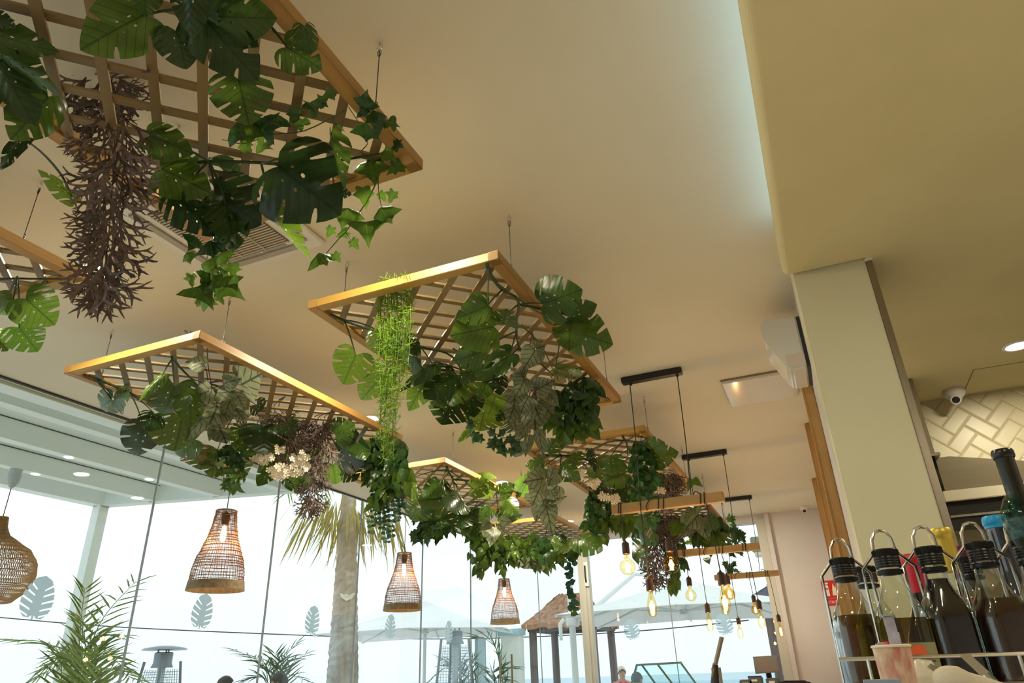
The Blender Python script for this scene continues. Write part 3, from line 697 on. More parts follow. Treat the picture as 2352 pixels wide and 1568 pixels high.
MV = [monstera_variant(11, 3, 0.64, (0.35, 0.25, 0.10, 0.05)), monstera_variant(23, 3, 0.55, (0.15, 0.40, 0.16, 0.07)), monstera_variant(37, 4, 0.70, (0.55, 0.15, 0.08, 0.06)), monstera_variant(41, 2, 0.48, (0.20, 0.30, 0.20, 0.05))]
def mset(nm, m): return [poly_leaf('%s_blade' % nm, o, h, s, m) for o, h, s in MV]
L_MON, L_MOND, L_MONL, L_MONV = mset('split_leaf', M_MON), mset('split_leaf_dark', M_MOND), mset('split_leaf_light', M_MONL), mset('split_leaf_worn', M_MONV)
def mirror(half): return half + [(-x, y) for x, y in reversed(half[1:-1])]
o_beg = [(0, 0.0), (0.06, -0.08), (0.17, -0.13), (0.29, -0.11), (0.375, -0.01), (0.41, 0.12), (0.40, 0.27), (0.35, 0.43), (0.27, 0.59), (0.17, 0.75), (0.08, 0.89), (0, 1.0)]
L_BEG = [poly_leaf('begonia_blade', mirror(o_beg), [], (lambda A, B: (lambda x, y: -A * abs(x) ** 1.5 - B * (y - 0.15) ** 2 + 0.03 * math.sin(14 * y + 9 * abs(x))))(A, B), M_BEG, 0.11) for A, B in ((0.25, 0.35), (0.5, 0.2), (0.1, 0.5))]
o_ivy = [(0, 0.04), (0.10, -0.05), (0.26, -0.12), (0.33, 0.02), (0.30, 0.16), (0.50, 0.30), (0.34, 0.40), (0.20, 0.52), (0.17, 0.70), (0.06, 0.88), (0, 1.0)]
def ivyset(m): return [poly_leaf('ivy_blade', mirror(o_ivy), [], (lambda A, B: (lambda x, y: -A * abs(x) - B * (y - 0.2) ** 2 + 0.06 * math.sin(10 * y)))(A, B), m, 0.16) for A, B in ((0.25, 0.3), (0.6, 0.1), (-0.2, 0.5))]
L_IVY, L_IVYD = ivyset(M_IVY), ivyset(M_IVYD)
o_pot = [(0, 0.0), (0.08, -0.07), (0.20, -0.09), (0.31, -0.02), (0.37, 0.12), (0.36, 0.29), (0.29, 0.48), (0.19, 0.67), (0.09, 0.84), (0, 1.0)]
def potset(m): return [poly_leaf('heart_blade', mirror(o_pot), [], (lambda A, B: (lambda x, y: -A * abs(x) ** 1.3 - B * (y - 0.2) ** 2))(A, B), m, 0.17) for A, B in ((0.3, 0.3), (0.8, 0.2), (-0.3, 0.5))]
L_POT, L_POTD = potset(M_POT), potset(M_POTD)
o_euc = [(0, 0.0), (0.16, 0.02), (0.32, 0.10), (0.43, 0.26), (0.46, 0.46), (0.42, 0.66), (0.30, 0.85), (0.14, 0.97), (0, 1.0)]
def eucset(m): return [poly_leaf('round_blade', mirror(o_euc), [], (lambda A: (lambda x, y: A * (x * x + (y - 0.5) ** 2)))(A), m, 0.22) for A in (0.5, -0.3)]
L_EUC, L_EUCD = eucset(M_EUC), eucset(M_EUCD)

def staghorn_mesh(seed, m):
    """forked antler frond along +Y, one connected strip that divides"""
    R = random.Random(seed); V = []; Fc = []
    def add(x, y, d): V.append((x, y, 0.25 * x * x * 2 - 0.18 * d * d + R.uniform(-0.012, 0.012))); return len(V) - 1
    def seg(iL, iR, ang, width, length, depth, base, acc):
        bx, by = base
        for q in range(2):
            bx += math.sin(ang) * length / 2; by += math.cos(ang) * length / 2; acc += length / 2
            wv = width * (0.80 if q == 0 else 1.25 if depth < 3 else 0.45)
            nl = add(bx - math.cos(ang) * wv / 2, by + math.sin(ang) * wv / 2, acc); nr = add(bx + math.cos(ang) * wv / 2, by - math.sin(ang) * wv / 2, acc)
            Fc.append((iL, iR, nr, nl)); iL, iR = nl, nr
        if depth >= 3 or (depth == 2 and R.random() < 0.2):
            t = add(bx + math.sin(ang) * width * 1.0, by + math.cos(ang) * width * 1.0, acc); Fc.append((iL, iR, t)); return
        mid = add(bx + math.sin(ang) * width * 0.4, by + math.cos(ang) * width * 0.4, acc)
        Fc.append((iL, iR, mid))
        sp_ = R.uniform(0.38, 0.70)
        k = R.uniform(0.66, 0.86)
        seg(iL, mid, ang - sp_, width * 0.80, length * k, depth + 1, (bx - math.cos(ang) * width * 0.28, by + math.sin(ang) * width * 0.28), acc)
        seg(mid, iR, ang + sp_ * R.uniform(0.7, 1.1), width * 0.80, length * k * R.uniform(0.85, 1.15), depth + 1, (bx + math.cos(ang) * width * 0.28, by - math.sin(ang) * width * 0.28), acc)
    seg(add(-0.012, 0, 0), add(0.012, 0, 0), 0.0, 0.105, 0.34, 0, (0, 0), 0)
    me_ = mesh('antler_blade', V, Fc, m, False); return me_
L_STAG = [staghorn_mesh(s, M_STAG if s % 3 else M_STAGD) for s in range(3, 11)]

def frame_mtx(P, axis, normal, L, W):
    y = axis.normalized(); z = normal - y * normal.dot(y)
    z = z.normalized() if z.length > 1e-5 else y.orthogonal().normalized(); x = y.cross(z)
    return Matrix(((x.x * W, y.x * L, z.x * L, P.x), (x.y * W, y.y * L, z.y * L, P.y), (x.z * W, y.z * L, z.z * L, P.z), (0, 0, 0, 1)))

def fpt(x, y, z, ymax):
    """a point on the sight line, at height z but not beyond the panel's far end"""
    p = at_z(x, y, z)
    if ymax and p.y > ymax: p = at_y(x, y, ymax)
    return p
class Plant:
    def __init__(s, name, label, cat, hub, ymax, group=None, stem=M_STEM, stem_r=0.0042):
        s.hub = [Vector(h) for h in hub]; s.ymax = ymax; s.stem = stem; s.sr = stem_r
        s.root = thing(name, label, cat, s.hub[0], group)
        s.R = random.Random(len(label) * 31 + int(abs(s.hub[0].x * 100)))
    def vine(s, pts, r=0.004, m=None, name='stem'):
        P = smooth_path([Vector(p) for p in pts]); rr = [r * (1 - 0.45 * i / (len(P) - 1)) for i in range(len(P))]
        return G().tube(P, rr, 6).obj(name, m or s.stem, s.root, smooth=True)
    def petiole(s, P, r=None):
        h = min(s.hub, key=lambda q: (q - P).length); d = h - P
        if d.length < 0.02 or d.length > 0.62: return
        c = P + d * 0.45 + Vector((0, 0, 0.10 * d.length)); r = r or s.sr
        pts = [P * (1 - t) ** 2 + c * 2 * t * (1 - t) + h * t * t for t in (0, 0.2, 0.4, 0.6, 0.8, 1)]
        G().tube(pts, [r * 0.6, r * 0.7, r * 0.8, r * 0.9, r, r], 5, False).obj('petiole', s.stem, s.root, smooth=True)
    def leaf(s, bx, by, tx_, ty_, z, meshes, wr=1.0, roll=None, k=None, var=None, stalk=True, name='leaf'):
        P = fpt(bx, by, z, s.ymax - s.R.uniform(0, 0.12) if s.ymax else None); dep = (P - CAM).dot(FW)
        k = s.R.uniform(-0.05, 0.03) if k is None else k
        T = CAM + ray(tx_, ty_) * dep * (1 + k); ax = T - P; L = ax.length
        nrm = (CAM - P).normalized(); roll = s.R.uniform(-0.35, 0.35) if roll is None else roll
        y = ax.normalized(); n = (nrm - y * nrm.dot(y)).normalized(); n = n * math.cos(roll) + y.cross(n) * math.sin(roll)
        if s.R.random() < 0.5: pass
        me = meshes[s.R.randrange(len(meshes))] if var is None else meshes[var]
        o = obj(name, me, s.root, frame_mtx(P, ax, n, L, L * wr))
        if stalk: s.petiole(P)
        return o
    def free_leaf(s, P, axis, L, meshes, wr=1.0, roll=None, name='leaf'):
        nrm = (CAM - P).normalized(); y = axis.normalized(); n = nrm - y * nrm.dot(y)
        n = n.normalized() if n.length > 1e-4 else y.orthogonal().normalized()
        roll = s.R.uniform(-0.9, 0.9) if roll is None else roll
        n = n * math.cos(roll) + y.cross(n) * math.sin(roll)
        return obj(name, meshes[s.R.randrange(len(meshes))], s.root, frame_mtx(P, axis, n, L, L * wr))
    def fill(s, ell, n, L, meshes, Y, dY=0.12, wr=1.0, spread=0.6, down=1.0):
        """scatter n leaves in an ellipse (cx,cy,rx,ry, in the picture) around the depth Y"""
        cx_, cy_, rx, ry = ell; R = s.R
        for i in range(n):
            t = R.uniform(0, 2 * PI); q = math.sqrt(R.random())
            P = at_y(cx_ + rx * q * math.cos(t), cy_ + ry * q * math.sin(t), Y + R.uniform(-dY, dY))
            if P.z > TZ - 0.02 and TX['l'] - 0.05 < P.x < -0.9: P.z = TZ - 0.02 - R.uniform(0, 0.03)
            ax = Vector((R.uniform(-spread, spread), R.uniform(-spread, spread), -down * R.uniform(0.4, 1.0)))
            s.free_leaf(P, ax, L * R.uniform(0.75, 1.25), meshes, wr)
def smooth_path(P, n=4):
    if len(P) < 3: return P
    out = []
    for i in range(len(P) - 1):
        p0, p1, p2, p3 = P[max(i - 1, 0)], P[i], P[i + 1], P[min(i + 2, len(P) - 1)]
        for j in range(n):
            t = j / n; out.append(0.5 * ((2 * p1) + (p2 - p0) * t + (2 * p0 - 5 * p1 + 4 * p2 - p3) * t * t + (3 * p1 - p0 - 3 * p2 + p3) * t ** 3))
    return out + [P[-1]]
def HP(x, y, z=TZ - 0.012): return at_z(x, y, z)
def LEAVES(pl, rows, z, meshes, wr=1.0):
    """rows: base x, base y, tip x, tip y, then optional dict"""
    for r in rows:
        kw = dict(r[4]) if len(r) > 4 else {}
        zz = kw.pop('z', z); mm = kw.pop('m', meshes); pl.leaf(r[0], r[1], r[2], r[3], zz, mm, kw.pop('wr', wr), **kw)

# ---- nearest panel
p1 = Plant('monstera_plant', 'dark split-leaf monstera spilling through the nearest lattice panel', 'plant', [HP(430, 20), HP(560, 60), HP(620, 60), HP(600, 375, 2.66), HP(480, 370, 2.66), HP(760, 372, 2.66), HP(30, 130), HP(140, 400)], 1.6, 'artificial plants on the lattices', M_STEM, 0.004)
LEAVES(p1, [
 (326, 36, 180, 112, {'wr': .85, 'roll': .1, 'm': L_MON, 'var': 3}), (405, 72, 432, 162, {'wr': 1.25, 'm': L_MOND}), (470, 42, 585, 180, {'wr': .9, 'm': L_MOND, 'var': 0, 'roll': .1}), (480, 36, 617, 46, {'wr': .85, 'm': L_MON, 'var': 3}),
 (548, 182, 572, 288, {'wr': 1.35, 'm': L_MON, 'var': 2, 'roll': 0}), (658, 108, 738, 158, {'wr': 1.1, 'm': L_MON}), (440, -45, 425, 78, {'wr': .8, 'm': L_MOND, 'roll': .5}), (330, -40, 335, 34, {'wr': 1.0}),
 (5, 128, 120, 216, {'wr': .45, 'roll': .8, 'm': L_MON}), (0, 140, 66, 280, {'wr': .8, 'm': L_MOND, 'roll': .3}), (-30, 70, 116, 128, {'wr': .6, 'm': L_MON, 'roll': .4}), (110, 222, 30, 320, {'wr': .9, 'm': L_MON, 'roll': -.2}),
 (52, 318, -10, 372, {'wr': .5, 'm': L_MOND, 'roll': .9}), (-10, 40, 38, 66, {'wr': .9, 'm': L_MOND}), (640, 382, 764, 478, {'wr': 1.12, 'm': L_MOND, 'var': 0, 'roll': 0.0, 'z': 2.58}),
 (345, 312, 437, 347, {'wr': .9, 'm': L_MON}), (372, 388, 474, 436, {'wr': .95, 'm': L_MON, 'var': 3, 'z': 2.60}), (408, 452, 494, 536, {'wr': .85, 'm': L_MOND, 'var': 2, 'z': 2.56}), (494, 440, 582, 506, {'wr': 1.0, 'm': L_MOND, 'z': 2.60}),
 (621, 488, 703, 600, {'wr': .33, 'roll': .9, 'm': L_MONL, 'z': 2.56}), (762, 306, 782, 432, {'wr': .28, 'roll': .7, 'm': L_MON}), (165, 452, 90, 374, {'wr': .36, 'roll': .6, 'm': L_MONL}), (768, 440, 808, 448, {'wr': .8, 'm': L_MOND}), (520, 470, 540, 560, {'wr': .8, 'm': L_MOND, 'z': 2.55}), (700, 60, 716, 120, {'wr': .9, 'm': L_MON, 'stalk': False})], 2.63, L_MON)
p1.vine([HP(330, 455, 2.66), HP(430, 380, 2.66), HP(560, 372, 2.665), HP(700, 378, 2.665), HP(880, 352, 2.67)], 0.007)
p1.vine([HP(600, 40), HP(560, 62), HP(470, 40), HP(430, 0)], 0.007)
p1.vine([HP(760, 352), HP(700, 345), HP(600, 378, 2.665)], 0.004, M_STEMG)
p1.vine([HP(250, 395, 2.65), HP(190, 405, 2.65), HP(150, 425, 2.64)], 0.0035, M_STEMG)

iv1 = Plant('ivy_vine', 'ivy trailing from the sharp front corner of the nearest lattice', 'ivy', [HP(880, 350)], 1.6, 'artificial plants on the lattices', M_STEMG, 0.0018)
S = lambda x, y: (500 + x / 3.92, y / 3.92)
up = [(1000, 850), (870, 950), (540, 1080), (740, 1100), (160, 1190), (420, 1140), (390, 1320), (1330, 930), (1410, 1040), (1570, 1090), (1340, 1170), (1610, 1290), (1535, 1390), (1600, 1490), (690, 1040), (240, 1300), (1300, 1010), (950, 900), (300, 1180), (1440, 1130)]
for i, (x, y) in enumerate(up):
    X, Y_ = S(x, y); a_ = iv1.R.uniform(-2.6, -0.5) if i % 2 else iv1.R.uniform(0.3, 2.6); d = iv1.R.uniform(30, 42)
    iv1.leaf(X - d * .4 * math.cos(a_), Y_ - d * .4 * math.sin(a_), X + d * .6 * math.cos(a_), Y_ + d * .6 * math.sin(a_), 2.655, L_IVYD if i % 3 else L_IVY, 1.0, stalk=False)
S = lambda x, y: (500 + x / 4.238, 350 + y / 4.238)
lo = [(1430, 420, 62), (1600, 430, 34), (1700, 430, 40), (1250, 600, 48), (1620, 590, 52), (1085, 770, 36), (1210, 790, 36), (1450, 735, 44), (1330, 890, 36), (1010, 1020, 36), (1160, 1020, 34), (1500, 150, 56), (1680, 30, 40), (1740, 140, 46)]
for x, y, d in lo:
    d *= .82; X, Y_ = S(x, y); a_ = iv1.R.choice((2.6, 2.0, 0.9, 1.4)); P0 = at_y(X, Y_, 1.46); 
    z_ = at_y(X, Y_, 1.47).z; iv1.leaf(X - d * .4 * math.cos(a_), Y_ - d * .4 * math.sin(a_), X + d * .6 * math.cos(a_), Y_ + d * .6 * math.sin(a_), z_, L_IVY, 1.05, roll=iv1.R.uniform(-.4, .4), stalk=False)
iv1.vine([at_y(*S(1640, -60), 1.44), at_y(*S(1560, 250), 1.46), at_y(*S(1440, 490), 1.47), at_y(*S(1270, 740), 1.47), at_y(*S(1170, 850), 1.47), at_y(*S(1050, 990), 1.47)], 0.0024, M_STEMG)
iv1.vine([HP(860, 370), HP(830, 350), HP(845, 320), HP(800, 245)], 0.002, M_STEMG); iv1.vine([HP(790, 255), HP(700, 300), HP(620, 310), HP(560, 330), HP(510, 320)], 0.002, M_STEMG)
iv1.vine([at_y(*S(1560, 250), 1.46), at_y(*S(1570, 400), 1.46), at_y(*S(1600, 560), 1.46)], 0.0016, M_STEMG)
iv1.vine([at_y(*S(1360, 600), 1.47), at_y(*S(1420, 720), 1.47)], 0.0014, M_STEMG); iv1.vine([at_y(*S(1250, 780), 1.47), at_y(*S(1300, 860), 1.47)], 0.0014, M_STEMG)

iv2 = Plant('ivy_vine', 'ivy strand hanging in front of the ceiling cassette', 'ivy', [HP(500, 360)], 1.5, 'artificial plants on the lattices', M_STEMG, 0.0018)
S = lambda x, y: (x / 3.137, 350 + y / 3.137)
for x, y, d in ((1600, 250, 52), (1590, 320, 48), (1400, 640, 36), (1520, 680, 46), (1640, 660, 44), (1355, 750, 34), (1490, 830, 44), (1600, 760, 40), (1590, 870, 40), (1680, 850, 46), (1385, 920, 40), (1490, 905, 44), (1580, 915, 40), (1650, 920, 40), (1520, 965, 44), (1665, 985, 44), (1450, 1000, 38), (1560, 1000, 38), (1480, 1050, 40), (1590, 1050, 38), (1440, 1080, 34), (1660, 550, 46), (1620, 470, 46), (1560, 600, 44), (1500, 120, 46), (1600, 60, 50), (1440, 60, 46), (1680, 100, 44), (1550, 380, 44), (1640, 400, 44)):
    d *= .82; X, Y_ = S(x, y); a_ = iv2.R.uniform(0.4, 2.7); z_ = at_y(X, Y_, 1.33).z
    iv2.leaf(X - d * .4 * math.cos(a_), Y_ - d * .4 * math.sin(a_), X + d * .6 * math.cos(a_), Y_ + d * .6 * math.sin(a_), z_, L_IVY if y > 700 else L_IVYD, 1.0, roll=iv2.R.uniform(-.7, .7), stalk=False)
iv2.vine([HP(480, 365), at_y(*S(1530, 150), 1.32), at_y(*S(1590, 350), 1.33), at_y(*S(1600, 600), 1.33), at_y(*S(1590, 850), 1.33), at_y(*S(1540, 1060), 1.33)], 0.0022, M_STEMG)
iv2.vine([at_y(*S(1520, 650), 1.33), at_y(*S(1490, 780), 1.33), at_y(*S(1490, 900), 1.33)], 0.0018, M_STEMG)

def staghorn(name, label, rootpx, z, col, n, ymax=None, Y=None, seed=1, L=(0.112, 0.179)):
    """brown forked fronds hanging in a tapering column; col = list of (x, y, half width) down the column"""
    P0 = HP(*rootpx, z); pl = Plant(name, label, 'fern', [P0], ymax, 'artificial plants on the lattices', M_STEMR, 0.002); R = random.Random(seed)
    Y = Y or P0.y; ln = len(col) - 1
    for i in range(n):
        t = ((i + R.random()) / n) ** 1.55 * ln; j = min(int(t), ln - 1); q = t - j
        x = col[j][0] * (1 - q) + col[j + 1][0] * q; y = col[j][1] * (1 - q) + col[j + 1][1] * q; hw = col[j][2] * (1 - q) + col[j + 1][2] * q
        ox = R.uniform(-1, 1); P = at_y(x + ox * hw * 0.6, y, Y + R.uniform(-0.06, 0.06))
        ax = RT * (ox * 0.75 + R.uniform(-0.45, 0.45)) - Vector((0, 0, R.uniform(0.45, 1.1))) + Vector((0, R.uniform(-0.3, 0.3), 0))
        le = R.uniform(*L); pl.free_leaf(P, ax, le, L_STAG, R.uniform(0.9, 1.25), roll=R.uniform(-0.8, 0.8), name='frond')
    ctr = [P0] + [at_y(c[0], c[1], Y) for c in col]
    for dx in (-0.3, 0.0, 0.35):
        pts = [P0] + [at_y(c[0] + dx * c[2], c[1], Y) for c in col]; pl.vine(pts, 0.0028, M_STEMR)
    return pl
st1 = staghorn('staghorn_fern', 'large brown antler-leaved fern hanging from the nearest lattice', (343, 165), 2.67, [(228, 175, 88), (245, 235, 76), (262, 310, 80), (262, 380, 66), (255, 460, 56), (250, 540, 44), (242, 605, 26), (236, 650, 6)], 135, 1.6, 1.02, 5, (0.080, 0.128))
for bx_, by_, tx_, ty_ in ((238, 620, 170, 700), (240, 630, 310, 690), (238, 650, 205, 745), (250, 560, 180, 610), (255, 570, 325, 640), (245, 520, 170, 560), (262, 500, 330, 560), (240, 440, 160, 470)):
    st1.leaf(bx_, by_, tx_, ty_, at_y(bx_, by_, 1.0).z, L_STAG, 1.0, roll=st1.R.uniform(-.3, .3), stalk=False, name='frond')
for j, ln_ in enumerate(((150, 160), (170, 175), (210, 165), (265, 180), (300, 200))):
    st1.vine([HP(343, 165, 2.67), at_y((343 + ln_[0]) / 2, 178, 1.0), at_y(ln_[0], ln_[1], 1.0)], 0.002, M_STEMR)

# ---- panel at the picture edge
p2 = Plant('monstera_plant', 'bright split-leaf monstera on the lattice cut by the picture edge', 'plant', [HP(110, 640, 2.66), HP(40, 635, 2.66)], 1.6, 'artificial plants on the lattices', M_STEM, 0.004)
LEAVES(p2, [(60, 686, 128, 748, {'wr': 1.25, 'm': L_MON, 'var': 0, 'roll': 0}), (44, 752, 88, 808, {'wr': 1.3, 'm': L_MON, 'var': 2}), (-20, 765, 24, 806, {'wr': .9, 'm': L_MON}), (30, 690, -10, 730, {'m': L_MON})], 2.56, L_MON)
p2.vine([HP(-60, 650, 2.67), HP(20, 640, 2.67), HP(80, 640, 2.67), HP(150, 640, 2.67)], 0.006)
# ---- panel above the largest bell lamp
p3 = Plant('monstera_plant', 'split-leaf monstera on the lattice above the largest bell lamp', 'plant', [HP(215, 868), HP(300, 905, 2.67), HP(395, 825), HP(440, 870), HP(540, 950, 2.66), HP(640, 950, 2.66), HP(740, 980, 2.66)], 3.9, 'artificial plants on the lattices', M_STEM, 0.0042)
LEAVES(p3, [(256, 918, 217, 944, {'wr': .75, 'm': L_MON}), (262, 914, 288, 908, {'wr': .8, 'm': L_MON}), (330, 985, 303, 1060, {'wr': .8, 'm': L_MOND, 'var': 0}), (400, 888, 372, 972, {'wr': .95, 'm': L_MON}), (433, 905, 445, 975, {'wr': 1.0, 'm': L_MON}), (418, 962, 402, 1044, {'wr': 1.25, 'm': L_MON, 'var': 2}),
 (440, 1008, 388, 1044, {'m': L_MON}), (499, 1034, 488, 1090, {'wr': 1.2, 'm': L_MONV}), (372, 862, 313, 912, {'wr': .32, 'roll': .8, 'm': L_MON}), (607, 980, 607, 1036, {'wr': 1.5, 'm': L_MOND, 'var': 0}), (582, 1004, 604, 1042, {'wr': 1.4, 'm': L_MON}), (626, 1068, 594, 1110, {'wr': .8, 'm': L_MON, 'var': 3}),
 (658, 1098, 694, 1132, {'wr': .6, 'm': L_MON}), (772, 996, 814, 976, {'wr': 1.4, 'm': L_MON, 'var': 2}), (778, 1036, 834, 1036, {'wr': 1.0, 'm': L_MOND}), (765, 1068, 772, 1116, {'wr': 1.4, 'm': L_MON, 'var': 0}), (687, 1012, 672, 1038, {'wr': 1.5, 'm': L_MON}), (535, 1060, 556, 1090, {'m': L_MONV}), (700, 1090, 690, 1120, {}), (820, 1018, 838, 1046, {}), (640, 1030, 628, 1064, {}), (720, 1040, 730, 1076, {'m': L_MON}), (560, 985, 545, 1020, {}), (470, 1040, 462, 1070, {'m': L_MONV, 'wr': 1.2}), (355, 950, 344, 985, {'m': L_MOND}), (800, 1070, 815, 1098, {'m': L_MOND}), (660, 970, 680, 1000, {'m': L_MOND}), (590, 930, 610, 950, {'m': L_MOND})], 2.58, L_MON)
p3.vine([HP(205, 862), HP(260, 885, 2.67), HP(330, 915, 2.665), HP(420, 935, 2.66)], 0.009)
p3.vine([HP(395, 820), HP(415, 845), HP(440, 870), HP(455, 885)], 0.007); p3.vine([at_y(545, 985, 3.3), at_y(556, 1010, 3.3), at_y(570, 1045, 3.3)], 0.005, M_STEMG)
b3 = Plant('begonia_plant', 'silvery begonia with dark veins on the lattice above the largest bell lamp', 'plant', [HP(478, 880), HP(500, 900, 2.66)], 3.6, 'artificial plants on the lattices', M_STEMR, 0.0028)
LEAVES(b3, [(466, 836, 418, 824, {}), (479, 898, 428, 918, {}), (495, 903, 553, 896, {'wr': .75}), (500, 930, 485, 968, {'wr': 1.2}), (530, 914, 512, 974, {'wr': .7}), (469, 955, 413, 1016, {'wr': .55, 'roll': .5}), (472, 964, 466, 1006, {'wr': 1.3}), (553, 884, 578, 870, {'wr': 1.4}), (520, 935, 510, 965, {'wr': 1.2}), (562, 940, 545, 965, {'wr': 1.2}), (545, 905, 560, 940, {'wr': 1.2}), (455, 784, 428, 765, {'z': 2.78, 'stalk': False}), (500, 792, 527, 806, {'z': 2.77, 'stalk': False}), (540, 935, 556, 962, {'wr': 1.1}), (490, 985, 480, 1010, {}), (505, 985, 520, 1012, {}), (515, 880, 545, 872, {})], 2.60, L_BEG, 1.0)
b3.vine([HP(476, 800, 2.69), HP(478, 840), HP(486, 890, 2.66), at_z(487, 930, 2.6)], 0.003)
st2 = staghorn('staghorn_fern', 'thin brown antler-leaved fern above the white blossoms', (655, 910), 2.67, [(628, 935, 34), (650, 965, 40), (668, 1000, 30), (665, 1040, 24), (655, 1075, 16)], 90, 3.9, 3.25, 8, (0.070, 0.115))
st3 = staghorn('staghorn_fern', 'dense brown antler-leaved fern hanging before the palm crown', (765, 945), 2.67, [(730, 960, 40), (735, 1000, 34), (738, 1050, 30), (726, 1095, 26), (715, 1140, 18), (712, 1160, 6)], 127, 3.9, 3.4, 9, (0.070, 0.115))

# flowers
def flower_mesh():
    V = [(0, 0, 0)]; Fc = []
    for k in range(5):
        t = 2 * PI * k / 5; i0 = len(V)
        for da, r, z in ((-0.42, 0.28, 0.03), (-0.50, 0.42, 0.10), (0.0, 0.52, 0.06), (0.50, 0.42, 0.10), (0.42, 0.28, 0.03)): V.append((r * math.cos(t + da), r * math.sin(t + da), z))
        Fc += [(0, i0, i0 + 1, i0 + 2), (0, i0 + 2, i0 + 3, i0 + 4)]
    return mesh('blossom_petals', V, Fc, M_FLOWER)
FLM = flower_mesh()
def blossoms(label, clumps, Y, root, size=0.042):
    pl = Plant('blossom_branch', label, 'flowers', [HP(*root)], None, 'artificial plants on the lattices', M_STEMR, 0.002)
    for cx_, cy_, rx, ry, n in clumps:
        C = at_y(cx_, cy_, Y); pl.vine([pl.hub[0], (pl.hub[0] + C) / 2 + Vector((0, 0, 0.03)), C], 0.0022)
        for i in range(n):
            t = pl.R.uniform(0, 2 * PI); q = math.sqrt(pl.R.random()); P = at_y(cx_ + rx * q * math.cos(t), cy_ + ry * q * math.sin(t), Y + pl.R.uniform(-0.05, 0.05))
            nrm = (CAM - P).normalized() + Vector((pl.R.uniform(-.7, .7), pl.R.uniform(-.7, .7), pl.R.uniform(-.7, .4)))
            obj('blossom', FLM, pl.root, frame_mtx(P, nrm.orthogonal(), nrm, size * pl.R.uniform(.8, 1.2), size))
    return pl
blossoms('cream blossom clusters among leaves above the largest bell lamp', [(604, 1052, 24, 12, 26), (640, 1082, 24, 18, 34), (690, 1060, 22, 24, 30), (640, 1030, 12, 12, 8), (588, 940, 8, 22, 10), (672, 1085, 20, 8, 10)], 3.08, (640, 960), 0.036)

iv3 = Plant('ivy_vine', 'ivy sprig hanging over the cord of the largest bell lamp', 'ivy', [HP(530, 1000, 2.6)], None, 'artificial plants on the lattices', M_STEMG, 0.0018)
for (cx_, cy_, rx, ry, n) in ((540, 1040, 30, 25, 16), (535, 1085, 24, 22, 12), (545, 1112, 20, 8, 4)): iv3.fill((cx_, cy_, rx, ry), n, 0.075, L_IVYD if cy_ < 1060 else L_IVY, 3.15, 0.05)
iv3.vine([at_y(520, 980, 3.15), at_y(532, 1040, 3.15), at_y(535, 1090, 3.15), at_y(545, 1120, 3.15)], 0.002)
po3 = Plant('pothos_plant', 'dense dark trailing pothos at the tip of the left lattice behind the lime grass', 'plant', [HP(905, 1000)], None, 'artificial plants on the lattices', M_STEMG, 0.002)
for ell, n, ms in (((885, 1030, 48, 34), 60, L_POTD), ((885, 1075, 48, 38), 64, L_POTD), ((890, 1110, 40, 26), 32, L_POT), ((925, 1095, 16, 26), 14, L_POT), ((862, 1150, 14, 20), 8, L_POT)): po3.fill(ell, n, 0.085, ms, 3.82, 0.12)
for x in (862, 885, 910): po3.vine([at_y(x, 1010, 3.8), at_y(x - 4, 1060, 3.8), at_y(x, 1120, 3.8)], 0.002)
eu3 = Plant('eucalyptus_strands', 'strands of small round grey-green leaves hanging beside the palm trunk', 'plant', [HP(880, 1010, 2.62)], None, 'artificial plants on the lattices', M_STEMG, 0.0012)
for x0_, x1_, y1_, n in ((858, 850, 1225, 9), (868, 866, 1205, 8), (880, 878, 1215, 9), (888, 888, 1248, 13), (898, 900, 1235, 10), (906, 912, 1200, 9), (912, 924, 1165, 7)):
    pts = [at_y(x0_ + (x1_ - x0_) * t, 1090 + (y1_ - 1090) * t, 3.86) for t in (0, .33, .66, 1)]; eu3.vine(pts, 0.0012)
    for i in range(n):
        t = (i + .6) / n; P = at_y(x0_ + (x1_ - x0_) * t + eu3.R.uniform(-3, 3), 1118 + (y1_ - 1118) * t, 3.86)
        for sg_ in (1, -1): eu3.free_leaf(P, RT * sg_ + Vector((0, 0, eu3.R.uniform(-.5, .4))), eu3.R.uniform(.022, .032), L_EUCD, 1.0)

